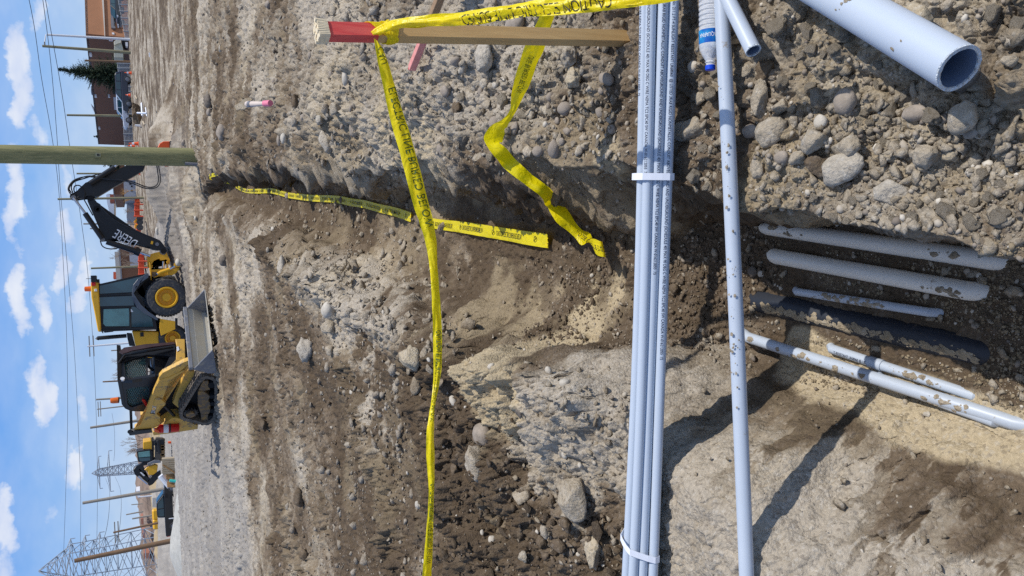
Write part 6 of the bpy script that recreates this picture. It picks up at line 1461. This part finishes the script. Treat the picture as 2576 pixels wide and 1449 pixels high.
sg = B().plate(onwall('I', [(935, 1105), (1045, 1105), (1045, 1180), (935, 1170)], l1, nL, .5), nL, .1).build('white_sign', MT_['white'], wh)
B().plate(onwall('I', [(955, 1115), (1025, 1115), (1025, 1155), (955, 1150)], l1, nL, .56), nL, .05).build('red_symbol', MT_['red'], sg)
for P in ([(200, 545), (200, 625), (240, 635), (235, 560)], [(200, 785), (245, 840), (240, 870), (225, 840)], [(205, 590), (215, 590), (240, 640), (220, 640)]):
    B().plate([D(*zz('J', x, y), 200) for x, y in P], nB, 3).build('roof_unit', ROOFG, wh)
for x, y in ((197, 122), (265, 683), (447, 683), (315, 1118)): B().box(onwall('J', [(x, y)], l1, nL, .3)[0], .6, .6, .4).build('wall_lamp', MT_['white'], wh)
def block(n, P, Y, th, m, label, name='building', cat='building', roofm=None, wins=(), wm=None):
    pts = [D(*zz(n, x, y), Y) for x, y in P]; root = empty(name, pts[0], label, cat)
    B().plate(pts, nB, th).build('wall', m, root)
    for w_ in wins: B().plate([D(*zz(n, x, y), Y - .12) for x, y in w_], nB, .1).build('window', wm or MT_['dark'], root)
    if roofm: B().plate([D(*zz(n, x, y), Y - .3) for x, y in roofm], nB, th + 1).build('roof', ROOFG, root)
    return root
block('K', [(262, -20), (420, -20), (420, 260), (400, 380), (300, 380), (290, 120)], 230, 30, WB, 'flat brown building behind the dipper arm', roofm=[(255, -20), (265, -20), (302, 380), (292, 380)])
block('K', [(412, 210), (560, 210), (560, 400), (420, 400)], 150, 12, mat('grey_siding', srgb(160, 164, 172), .7), 'grey low building with small dark windows behind the dirt pile', wins=([(480, 240), (505, 240), (505, 262), (480, 262)], [(500, 275), (520, 275), (520, 292), (500, 292)], [(500, 325), (520, 325), (520, 342), (500, 342)]))
block('K', [(205, 385), (225, 372), (250, 380), (300, 380), (300, 660), (250, 600), (235, 560), (215, 470)], 260, 20, MT_['white'], 'white curved-roof building on the skyline above the boom')
block('K', [(250, 380), (300, 375), (305, 465), (250, 465)], 250, 5, mat('brick_red', srgb(160, 88, 66), .8), 'small red-brown block before the white curved roof')
block('K', [(450, 480), (560, 480), (560, 700), (450, 660)], 160, 10, mat('grey_wall', srgb(150, 152, 158), .7), 'grey wall behind the bare trees and orange fence')
block('K', [(365, 990), (420, 985), (600, 1000), (600, 1460), (400, 1460), (385, 1200)], 140, 16, WB, 'dark brown long building behind the machine cab', roofm=[(350, 990), (368, 990), (402, 1460), (384, 1460)])
block('K', [(480, 1080), (590, 1080), (590, 1220), (490, 1230)], 120, 5, mat('pale_siding', srgb(176, 178, 186), .7), 'pale shed behind the orange fence by the boom foot')
block('K', [(290, 1300), (325, 1300), (325, 1380), (290, 1380)], 170, 6, mat('brick_orange', srgb(190, 88, 60), .8), 'small orange-red brick block on the roofline')
block('K', [(305, 1060), (350, 1060), (385, 1440), (330, 1440)], 165, 6, TRIM, 'pale roof structure behind the dark brown building')
# far hills with brush, and low buildings at the left
def ridge(name, prof, Y, depth, m, seed, rough, kind='structure', zl=-6):
    P = [D(px, py, Y) for px, py in prof]; P.sort(key=lambda v: v.x); xs = np.array([p.x for p in P]); zs = np.array([p.z for p in P]); n = 260
    X = np.linspace(xs[0], xs[-1], n); Zt = np.interp(X, xs, zs); rowsv = []
    for k_, (f, d_) in enumerate(((0, -depth), (.55, -depth * .5), (.85, -depth * .2), (1, 0), (.7, depth * .6), (0, depth))):
        z = zl + (Zt - zl) * f + (vn(X * rough, X * 0 + k_ * 3, seed) * .5 + vn(X * rough * 3.1, X * 0 + k_, seed + 1) * .3 + vn(X * rough * 9, X * 0 + k_, seed + 2) * .2) * (Y * .012) * (f > 0)
        rowsv.append(np.stack([X, Y + d_ + vn(X * rough, X * 0 + k_ * 7, seed + 9) * depth * .1, z], -1))
    V = np.array(rowsv); I = np.arange(V.shape[0] * n).reshape(V.shape[0], n); Fc = np.stack([I[:-1, :-1], I[:-1, 1:], I[1:, 1:], I[1:, :-1]], -1).reshape(-1, 4)
    o = link(name, npmesh(name, V.reshape(-1, 3), Fc), m, None, True); tag(o, kind=kind); return o
HM = mat('brush_hill', srgb(128, 110, 96), .95, var=.5, vscale=.06, bump=.6, bscale=.3); HM2 = mat('dry_grass_bank', srgb(172, 152, 118), .95, var=.25, vscale=.1)
ridge('hills', [(372, 1600), (362, 1449), (346, 1300), (345, 1200), (340, 1100), (344, 1000), (338, 900), (332, 700), (325, 500), (316, 300), (310, 100), (305, -60)], 560, 60, HM, 4, .05)
ridge('grass_bank', [(392, 1600), (390, 1449), (386, 1400), (384, 1330), (383, 1250), (378, 1100), (372, 900)], 170, 20, HM2, 8, .08)
for i, (P, lb) in enumerate((([(985, 960), (1005, 955), (1010, 1010), (990, 1010)], 'reddish building on the far hill right of the rust-brown pole'), ([(995, 1080), (1020, 1075), (1022, 1130), (1000, 1135)], 'reddish building on the far hill left of the rust-brown pole'), ([(1010, 1255), (1060, 1250), (1065, 1300), (1012, 1300)], 'reddish building seen through the big lattice tower'), ([(945, 725), (978, 720), (980, 770), (950, 770)], 'tiny white building on the hill beside the tall leaning pole'))):
    block('D', P, 520 if i < 3 else 500, 12, mat('far_wall%d' % i, srgb(176, 120, 98) if i < 3 else srgb(225, 225, 228), .8), lb)
block('D', [(1085, 780), (1135, 780), (1135, 860), (1085, 860)], 135, 4, TRIM, 'pale trailer beyond the pickup cab')
for i, (x, y) in enumerate(((1112, 920), (1118, 1000))):
    o = B().box(D(*zz('D', x, y), 120), 1.5, 1, .9).build('yellow_equipment', MT_['yellow'], bevel=.2); tag(o, ['small yellow machine beyond the pickup bed, nearer the cab', 'small yellow machine beyond the pickup bed, nearer the lattice tower'][i], 'machine')

# ================================================================== trees
def bare_tree(px, py, top, Y, spread, m, label, seed, n=5, dens=1.0):
    rr = random.Random(seed); base_ = D(px, py, Y); Ht = D(top, py, Y).z - base_.z; root = empty('bare_tree', base_, label, 'tree', 'bare trees in the background')
    tb = B(); cb = B()
    def grow(p, d, L, r, lev):
        k = 3; pts = [p]; q = p.copy(); dd = d.copy()
        for i in range(k): dd = (dd + Vector((rr.gauss(0, .12), rr.gauss(0, .12), .05))).normalized(); q = q + dd * (L / k); pts.append(q.copy())
        (tb if lev == 0 else cb).tube(pts, r, 4 if lev else 6, cap=False, r2=r * .55)
        if lev >= 4: return
        for j in range(int((6 if lev == 0 else 5) * dens)):
            f = rr.uniform(.35 if lev == 0 else .2, 1); o = pts[0].lerp(pts[-1], f); a = rr.uniform(0, 6.28); e = Vector((math.cos(a) * spread, math.sin(a) * spread, rr.uniform(.35, 1.1))).normalized()
            grow(o, (dd * .45 + e).normalized(), L * rr.uniform(.45, .68), r * .5, lev + 1)
    grow(base_ - Vector((0, 0, .3)), Vector((rr.gauss(0, .05), 0, 1)), Ht * .52, Ht * .018, 0)
    tb.build('trunk', m, root); cb.build('crown', m, root); return root
BT = mat('bare_bark', srgb(150, 132, 116), .9, var=.2, vscale=1); BW = mat('golden_twigs', srgb(190, 150, 98), .9, var=.2, vscale=1)
for i, a in enumerate([(338, 478, 291, 125, .9, BW, 'golden-twigged bare tree behind the dipper and beside the pole'), (338, 505, 296, 128, .9, BW, 'golden-twigged bare tree behind the orange sign'), (342, 532, 298, 120, .9, BT, 'brown bare tree behind the orange fence'), (344, 560, 305, 125, .8, BT, 'smaller bare tree just left of the brown one'),
                       (350, 606, 246, 110, .7, BT, 'tall bare tree rising over the boom cylinder'), (352, 640, 268, 112, .7, BT, 'bare tree between boom and cab'), (352, 662, 285, 110, .7, BT, 'bare tree close to the cab rear window'),
                       (375, 905, 272, 130, .7, BT, 'bare tree above the front of the loader cab'), (376, 935, 266, 130, .7, BT, 'bare tree above the middle of the loader cab'), (378, 965, 275, 130, .7, BT, 'bare tree above the rear of the loader cab'),
                       (385, 1105, 300, 130, .7, BT, 'bare tree behind the excavator, right one'), (386, 1130, 296, 130, .7, BT, 'bare tree behind the excavator, left one'), (385, 1235, 350, 150, .8, BT, 'low bare tree beyond the pickup cab'), (388, 1300, 352, 150, .8, BT, 'low bare tree beyond the pickup tail'), (392, 1420, 345, 140, .8, BT, 'low bare tree at the left picture edge')]):
    bare_tree(*a, seed=20 + i, dens=.85)
GN = mat('spruce_needles', srgb(58, 72, 52), .9, var=.35, vscale=1.5)
def spruce(px, py, apex, Y, wpx, label, seed, n=60):
    rr = random.Random(seed); b0 = D(px, py, Y); tp_ = D(*apex, Y); H_ = tp_.z - b0.z; Wd = wpx * Y / 2135; root = empty('spruce_tree', b0, label, 'tree')
    B().tube([b0, tp_], Wd * .05, 8, r2=.02).build('trunk', MT_['brownwood'], root)
    V, F = [], []
    for i in range(n):
        f = (i + rr.random()) / n; h = .04 + .95 * f; L = Wd * (1 - h) ** .85 * rr.uniform(.65, 1.15) + .12; c = b0.lerp(tp_, h)
        for j in range(6 if h < .8 else 4):
            a = rr.uniform(0, 6.28); d_ = Vector((math.cos(a), math.sin(a), -.12 + .35 * h)); LL = L * rr.uniform(.6, 1.1); steps = max(4, int(LL / .16))
            for k in range(steps):
                t_ = (k + .5) / steps; p = c + d_ * LL * t_ + Vector((0, 0, -.22 * LL * t_ * (1 - t_) + .10 * LL * t_ * t_)); s_ = .30 * (1.15 - t_) * (LL / Wd + .35) + .05
                for q in range(4):
                    e1_ = Vector((rr.gauss(0, 1), rr.gauss(0, 1), rr.gauss(-.3, .5))).normalized() * s_ * rr.uniform(.7, 1.4); e2_ = Vector((rr.gauss(0, 1), rr.gauss(0, 1), rr.gauss(0, .4))).normalized() * s_ * .35; o = len(V)
                    V += [tuple(p - e2_), tuple(p + e2_), tuple(p + e1_ * 1.2)]; F.append((o, o + 1, o + 2))
    link('crown', npmesh('crown', V, F), GN, root)
spruce(315, 196, (145, 174), 122, 62, 'tall dark green spruce standing before the brown warehouse', 3, 120)
spruce(300, 414, (238, 405), 150, 22, 'small spruce partly hidden behind the big utility pole', 4, 30)
spruce(262, 345, (235, 343), 235, 10, 'tiny treetop above the warehouse roof near the big pole', 5, 16)

# ================================================================== vehicles
def vehicle(name, pos, yaw, paint, kind, label, cat, scale=1.0):
    root = empty(name, pos, label, cat); R = Matrix.Rotation(yaw, 3, 'Z')
    def P(x, y, z): return pos + R @ (Vector((x, y, z)) * scale)
    if kind == 'pickup':
        body = [(-2.95, .55), (-2.95, 1.15), (-1.0, 1.18), (1.35, 1.15), (2.7, 1.08), (2.95, .9), (2.95, .45), (2.4, .38), (-2.4, .40)]; cab_ = [(-1.05, 1.15), (-.95, 1.82), (-.6, 1.88), (.55, 1.88), (1.45, 1.17)]; wx = (-1.95, 1.95)
        wins = [[(-.85, 1.22), (-.78, 1.75), (-.12, 1.78), (-.10, 1.22)], [(0, 1.22), (0, 1.78), (.5, 1.76), (1.12, 1.24)]]
    else:
        body = [(-2.35, .5), (-2.4, 1.05), (1.0, 1.08), (2.2, 1.0), (2.4, .8), (2.4, .42), (1.9, .35), (-1.9, .35)]; cab_ = [(-2.38, 1.05), (-2.2, 1.62), (-1.9, 1.72), (.2, 1.72), (1.1, 1.06)]; wx = (-1.45, 1.45)
        wins = [[(-2.1, 1.12), (-1.95, 1.58), (-1.25, 1.6), (-1.2, 1.12)], [(-1.1, 1.12), (-1.1, 1.62), (-.2, 1.62), (-.2, 1.12)], [(-.1, 1.12), (-.1, 1.62), (.2, 1.6), (.8, 1.12)]]
    def ext(pl, w0, w1, nm, m, par, bev=.03):
        b = B(); a = [b.bm.verts.new(P(x, w0, z)) for x, z in pl]; c = [b.bm.verts.new(P(x, w1, z)) for x, z in pl]; k = len(pl); b.bm.faces.new(a); b.bm.faces.new(list(reversed(c)))
        for i in range(k): b.bm.faces.new((a[i], c[i], c[(i + 1) % k], a[(i + 1) % k]))
        return b.build(nm, m, par, bevel=bev)
    bd = ext(body, -.95, .95, 'body', paint, root, .06)
    cb = ext(cab_, -.80, .80, 'cab', paint, root, .08)
    for pl in wins:
        for s_ in (-1, 1): ext(pl, s_ * .80, s_ * .815, 'side_window', MT_['glass'], root, .0)
    b = B(); b.hexa([P(cab_[-1][0] - .02, -.7, cab_[-1][1] + .05), P(cab_[-1][0] - .02, .7, cab_[-1][1] + .05), P(cab_[-2][0] + .08, .66, cab_[-2][1] - .06), P(cab_[-2][0] + .08, -.66, cab_[-2][1] - .06)] + [P(cab_[-1][0] + .02, -.7, cab_[-1][1] + .07), P(cab_[-1][0] + .02, .7, cab_[-1][1] + .07), P(cab_[-2][0] + .12, .66, cab_[-2][1] - .04), P(cab_[-2][0] + .12, -.66, cab_[-2][1] - .04)]); b.build('windscreen', MT_['glass'], root)
    for x in wx:
        for s_ in (-1, 1):
            n_ = R @ Vector((0, s_, 0)); c = P(x, s_ * .97, .38)
            ty_ = B().lathe(c, n_, [(-.25, .01), (-.25, .36), (-.22, .385), (-.03, .385), (0, .36), (.005, .25), (-.01, .01)], 24).build('wheel', MT_['rubber'], root, smooth=True)
            B().lathe(c, n_, [(.0, .25), (.012, .22), (.012, .01)], 16).build('rim', MT_['steel'], ty_, smooth=True)
    for s_ in (-1, 1):
        b = B(); b.box(P(body[4][0] - .02, s_ * .72, .85), .1, .3, .18, R); b.build('headlight', MT_['white'], root); b = B(); b.box(P(body[0][0], s_ * .82, .92), .08, .16, .3, R); b.build('tail_light', MT_['red'], root)
    B().box(P(body[4][0] + .15, 0, .5), .12, 1.7, .2, R).build('bumper', MT_['steel'], root); B().box(P(body[0][0], 0, .5), .12, 1.7, .18, R).build('bumper', MT_['steel'], root)
    return root
PB = mat('black_car_paint', srgb(18, 20, 26), .25, var=.1, coat=.5); PS = mat('silver_car_paint', srgb(196, 202, 212), .3, var=.05, coat=.5); PD = mat('dark_blue_car_paint', srgb(48, 52, 66), .3, var=.1, coat=.4)
q = D(*zz('L', 532, 745), 86); vehicle('pickup_truck', Vector((q.x, q.y, q.z)), math.radians(-4), PB, 'pickup', 'black pickup truck parked beyond the pale gravel pile', 'pickup')
q = D(*zz('J', 752, 640), 104); vehicle('parked_suv', q, math.radians(174), PD, 'suv', 'dark parked car in front of the spruce and warehouse', 'car')
q = D(*zz('J', 752, 880), 112); vehicle('parked_car', q, math.radians(178), PS, 'suv', 'silver parked car half hidden by a dirt heap', 'car')
q = D(*zz('I', 1375, 300), 118); vehicle('parked_suv', q, math.radians(215), PB, 'suv', 'black parked car before the lit end of the warehouse', 'car')
# excavator
YE = 80.0; ez = D(*zz('L', 418, 230), YE); exc = empty('excavator', ez, 'distant excavator with yellow engine cover, glazed cab and folded black arm', 'excavator')
le = lambda nm, P, dy, th, m: B().plate([D(*zz('L', x, y), YE + dy) for x, y in P], nB, th).build(nm, m, exc, bevel=.04)
le('engine_cover', [(205, 150), (280, 138), (298, 150), (298, 225), (205, 218)], .2, 2.2, MT_['yellow']); le('cab', [(142, 240), (275, 218), (300, 240), (300, 325), (280, 345), (158, 345)], -.1, 1.5, MT_['black'])
le('cab_window', [(160, 250), (270, 235), (275, 290), (165, 300)], -.14, .05, MT_['glass2']); le('cab_window', [(165, 306), (275, 296), (275, 330), (175, 338)], -.14, .05, MT_['glass'])
le('upper_deck', [(290, 138), (312, 138), (312, 340), (290, 345)], .0, 2.4, MT_['dark']); tr1 = le('track', [(330, 105), (400, 110), (410, 150), (410, 300), (400, 328), (335, 328), (318, 300), (318, 130)], .0, .5, MT_['trackrub']); le('track', [(330, 105), (400, 110), (410, 150), (410, 300), (400, 328), (335, 328), (318, 300), (318, 130)], 2.2, .5, MT_['trackrub'])
b = B()
for i in range(8): b.disc(D(*zz('L', 395, 130 + 26 * i), YE - .02), nB, .22, .05, 12)
b.build('track_rollers', MT_['tan'], exc); b = B(); b.box(D(*zz('L', 350, 195), YE - .3), .9, .3, .5); b.box(D(*zz('L', 360, 150), YE - .3), .5, .3, .9); b.tube([D(*zz('L', 350, 130), YE - .4), D(*zz('L', 370, 260), YE - .4)], .18, 8); b.build('attachment_frame', MT_['black'], exc, bevel=.05)
le('boom', [(240, 335), (250, 370), (190, 385), (160, 420), (230, 480), (280, 520), (262, 545), (215, 540), (125, 465), (108, 420), (135, 385), (200, 350)], .3, .5, MT_['black']); le('arm', [(250, 520), (285, 480), (350, 440), (375, 425), (380, 460), (345, 510), (300, 560), (268, 575), (250, 560)], .3, .45, MT_['black'])
B().tube([D(*zz('L', 160, 480), YE + .1), D(*zz('L', 250, 555), YE + .1)], .09, 8).build('arm_cylinder', MT_['chrome'], exc); le('arm_decal', [(175, 445), (190, 440), (225, 475), (212, 482)], .27, .03, MT_['white'])
le('loader_bucket', [(245, 355), (320, 322), (370, 325), (380, 350), (300, 360), (250, 380)], -.2, 1.6, MT_['steel']); le('yellow_linkage', [(255, 390), (320, 368), (350, 380), (340, 440), (300, 470), (260, 470), (250, 430), (215, 420), (240, 395)], .2, .6, MT_['yellow'])
# crate, boxes, teal pipe, gravel pile, stake
cr_ = empty('wooden_crate', D(*zz('L', 520, 390), 72), 'pale slatted wooden crate beside the cardboard boxes', 'crate'); 
for i in range(7): B().plate([D(*zz('L', x, y), 72) for x, y in ((386, 315 + i * 21), (514, 305 + i * 21), (520, 322 + i * 21), (392, 332 + i * 21))], nB, .04).build('slat', MT_['palewood'], cr_)
B().plate([D(*zz('L', x, y), 72.1) for x, y in ((390, 320), (514, 310), (516, 455), (396, 465))], nB, 1.0).build('crate_body', MT_['palewood'], cr_); B().tube([D(*zz('L', 395, 370), 71.9), D(*zz('L', 515, 450), 71.9)], .06, 4).build('diagonal_brace', MT_['cardboard'], cr_)
lbx = ['upper right', 'middle right', 'lower right', 'upper left', 'lower left', 'middle left']
for i, (x, y) in enumerate([(452, 478), (478, 478), (502, 478), (462, 560), (498, 560), (480, 520)]):
    c = D(*zz('L', x, y), 73 + (.2 if i > 2 else 0)); o = B().box(c, .50, .4, .40, Matrix.Rotation(.1 * i, 3, 'Z')).build('cardboard_box', MT_['cardboard'], bevel=.01); tag(o, 'brown cardboard box in the stack before the pickup, %s one' % lbx[i], 'box', 'stacked cardboard boxes')
o = B().tube([D(*zz('L', 470, 575), 73.4) for _ in (0,)] + [D(*zz('L', 380, 470), 73.4)], .3, 12).build('white_sheeting', MT_['white']); tag(o, 'white wrapped roll lying over the stacked boxes', 'plastic roll')
tpz = [D(*zz('L', 462, 522), 66), D(*zz('L', 640, 545), 66)]; o = B().tube(tpz, .11, 14).build('teal_pipe', MT_['teal'], smooth=True); tag(o, 'bright teal pipe lying on the gravel below the boxes', 'pipe')
o = B().tube([D(*zz('L', 455, 893), 68), D(*zz('L', 530, 884), 68)], .04, 8).build('white_stake', MT_['white']); tag(o, 'short white stake leaning before the pickup rear wheel', 'stake')
n = 70; xs = np.linspace(-1, 1, n); X, Y = np.meshgrid(xs, xs); h = np.clip(1 - X ** 2 * .95 - Y ** 2, 0, 1) ** 1.15 * (.75 + .35 * np.exp(-((X + .25) / .35) ** 2)) + fbm(X, Y, 5, 4, 77) * .06
cp_ = D(*zz('L', 592, 1080), 60); V = np.stack([cp_.x + X * 4.6 - .3, cp_.y + 1 + Y * 2.0, cp_.z - .12 + h * .95], -1).reshape(-1, 3); I = np.arange(n * n).reshape(n, n)
o = link('gravel_pile', npmesh('gravel_pile', V, np.stack([I[:-1, :-1], I[:-1, 1:], I[1:, 1:], I[1:, :-1]], -1).reshape(-1, 4)), mat('pale_gravel', srgb(178, 176, 168), .95, var=.15, vscale=3, bump=.8, bscale=14), None, True); tag(o, 'low pile of pale fine gravel at left before the pickup', 'gravel pile')
# orange fence, sign, cones, barricade, container, chain-link
def mesh_fence(n, P, Y, m, label, name, cat, rows_, cols_, r, topm=None, posts=4):
    root = empty(name, D(*zz(n, *P[0]), Y), label, cat); tl, tr, br, bl = [D(*zz(n, x, y), Y) for x, y in P]; b = B()
    for i in range(rows_ + 1): f = i / rows_; b.tube([tl.lerp(bl, f), tr.lerp(br, f)], r, 4)
    for i in range(cols_ + 1): f = i / cols_; b.tube([tl.lerp(tr, f), bl.lerp(br, f)], r, 4)
    b.build('mesh_panel', m, root)
    for i in range(posts):
        f = i / max(1, posts - 1); B().tube([tl.lerp(tr, f) + Vector((0, 0, .1)), bl.lerp(br, f) - Vector((0, 0, .4))], r * 2.4, 6).build('post', topm or MT_['fence'], root)
    return root
OF = mat('orange_mesh', srgb(226, 92, 58), .7, var=.1)
mesh_fence('K', [(548, 425), (545, 640), (600, 640), (600, 425)], 92, OF, 'orange mesh safety fence left of the orange diamond sign', 'safety_fence', 'fence', 9, 40, .035, OF)
mesh_fence('K', [(590, 1095), (595, 1330), (655, 1330), (650, 1095)], 90, OF, 'orange mesh safety fence between boom foot and cab', 'safety_fence', 'fence', 10, 40, .035, OF)
sg = empty('warning_sign', D(*zz('K', 615, 475), 90), 'orange diamond warning sign standing by the orange fence', 'sign'); B().plate([D(*zz('K', x, y), 90) for x, y in ((548, 475), (582, 440), (616, 475), (582, 512))], nB, .04).build('panel', MT_['orange'], sg); B().plate([D(*zz('K', x, y), 89.9) for x, y in ((565, 474), (600, 474), (600, 480), (565, 480))], nB, .02).build('symbol', MT_['black'], sg); B().tube([D(*zz('K', 616, 475), 90.1), D(*zz('K', 640, 475), 90.1)], .05, 6).build('stand', MT_['black'], sg)
om = empty('road_machine', D(*zz('K', 610, 730), 95), 'small orange-yellow machine beside the orange fence beyond the boom', 'machine')
OY = mat('orange_yellow', srgb(240, 160, 30), .5)
for nm, P, m in (('body', [(560, 650), (605, 640), (610, 720), (575, 725), (535, 712), (535, 690), (570, 690)], OY), ('rear_body', [(540, 735), (600, 735), (605, 780), (545, 780)], OY), ('front_blade', [(560, 785), (620, 790), (620, 820), (575, 815)], MT_['orange'])): B().plate([D(*zz('K', x, y), 95) for x, y in P], nB, 1.4).build(nm, m, om, bevel=.05)
for y in (660, 705, 770): B().disc(D(*zz('K', 606, y), 94.9), nB, .35, .3, 14).build('wheel', MT_['rubber'], om)
def cone(n, x, y, Y, label, h=.75):
    c = D(*zz(n, x, y), Y); root = empty('traffic_cone', c, label, 'traffic cone', 'traffic cones'); B().lathe(c, Vector((0, 0, 1)), [(.03, .16), (h, .03), (h, .001)], 16).build('cone', MT_['orange'], root, smooth=True); B().lathe(c, Vector((0, 0, 1)), [(h * .45, .105), (h * .68, .075)], 16).build('white_band', MT_['white'], root, smooth=True); B().box(c + Vector((0, 0, .02)), .42, .42, .04).build('base', MT_['orange'], root)
cone('J', 755, 372, 96, 'orange cone below the spruce, right of the dark parked car'); cone('J', 850, 1332, 70, 'orange and white cone just right of the big utility pole'); cone('J', 800, 1362, 80, 'orange cone touching the right edge of the big pole', .6); cone('J', 740, 672, 90, 'little orange cone before the dark parked car', .5); cone('B', 850, 318, 80, 'orange cone seen past the end of the dipper arm', .6)
gn = empty('container', D(*zz('I', 1480, 1300), 112), 'cream metal container with sloped hood before the warehouse', 'container')
CR_ = mat('cream_paint', srgb(226, 220, 196), .6, var=.08); CG_ = mat('grey_green_panel', srgb(186, 188, 172), .6, var=.08)
B().plate([D(*zz('I', x, y), 112) for x, y in ((1075, 1190), (1200, 1095), (1275, 1130), (1290, 1215), (1180, 1230), (1085, 1290))], nB, 2.5).build('hood', CR_, gn, bevel=.03); B().plate([D(*zz('I', x, y), 112.2) for x, y in ((1085, 1300), (1180, 1235), (1295, 1225), (1340, 1400), (1345, 1640), (1080, 1640))], nB, 2.3).build('body', CG_, gn, bevel=.03)
B().plate([D(*zz('I', x, y), 112.1) for x, y in ((1300, 1150), (1480, 1150), (1480, 1230), (1440, 1330), (1345, 1300))], nB, 1.5).build('lower_frame', MT_['dark'], gn); B().plate([D(*zz('I', x, y), 111.8) for x, y in ((1400, 1200), (1470, 1200), (1475, 1320), (1410, 1310))], nB, .8).build('white_skid', MT_['white'], gn)
mesh_fence('J', [(560, 240), (600, 620), (735, 620), (720, 240)], 108, MT_['fence'], 'tall chain-link fence behind the dark parked car, below the spruce', 'chain_link_fence', 'fence', 7, 46, .03, posts=7)
mesh_fence('J', [(615, 650), (660, 1380), (775, 1380), (740, 650)], 116, MT_['fence'], 'long chain-link fence along the left part of the warehouse', 'chain_link_fence', 'fence', 6, 60, .028, posts=9)
mesh_fence('I', [(1190, -60), (1400, 1080), (1530, 1080), (1450, -60)], 112, MT_['fence'], 'chain-link fence before the lit end of the warehouse', 'chain_link_fence', 'fence', 6, 40, .03, posts=7)
br = empty('barricade', D(*zz('J', 900, 900), 48), 'white A-frame barricade lying on the tracked ground at right', 'barricade')
B().tube([D(*zz('J', 828, 912), 50), D(*zz('J', 955, 918), 44)], .05, 4).build('leg', MT_['white'], br); B().tube([D(*zz('J', 890, 780), 47.5), D(*zz('J', 900, 950), 46.8)], .06, 4).build('rail', MT_['white'], br); B().tube([D(*zz('J', 945, 840), 44.5), D(*zz('J', 962, 955), 44)], .04, 4).build('rail', MT_['white'], br)
cs = D(*zz('A', 1218, 430), 33); o = B().tube([cs, D(*zz('A', 1222, 465), 33)], .03, 5).build('white_lath', MT_['white']); tag(o, 'tiny white lath lying on the tracked ground beyond the right bank', 'stake')
for i, (x, y, lb) in enumerate(((815, 700, 'pale wooden lath lying before the silver car'), (920, 1050, 'pale wooden lath lying nearer than the barricade'))):
    a = D(*zz('J', x - 12, y - 20), 52 - i * 8); c = D(*zz('J', x + 12, y + 25), 50 - i * 8); o = B().tube([a, c], .05, 4).build('wooden_lath', MT_['palewood']); tag(o, lb, 'stake')
ms_ = empty('marker_post', D(*zz('J', 870, 1085), 40), 'white-topped marker post beside a rounded rock on the tracked ground', 'marker'); B().tube([D(*zz('J', 800, 1082), 40), D(*zz('J', 870, 1085), 40)], .05, 6).build('post', MT_['white'], ms_)
rock(*zz('J', 860, 1085), 5.5, 'block', 'cobble', 'rounded rock at the foot of the white marker post')
o = B().plate([D(*zz('L', x, y), 70) for x, y in ((445, 148), (478, 145), (480, 165), (450, 165))], nB, .3).build('orange_cover', MT_['orange'], bevel=.02); tag(o, 'small orange cover on the ground below the excavator tracks', 'cover')
# boulder-size dirt heap before the silver car
h_ = D(*zz('J', 820, 900), 62)
for i, (x, y, Y, r_, lb) in enumerate(((792, 900, 62, .55, 'brown dirt heap in front of the silver car'), (800, 975, 58, .42, 'smaller dirt heap left of the one before the silver car'))):
    V, F = rockshape('clod', 300 + i, 4); c = D(*zz('J', x, y), Y); V = V * np.array([r_ * 1.5, r_, r_ * .75]); o = link('dirt_heap', npmesh('dirt_heap', V, F), RM['wet'], None, True); o.location = (c.x, c.y, c.z - .1); tag(o, lb, 'dirt heap')
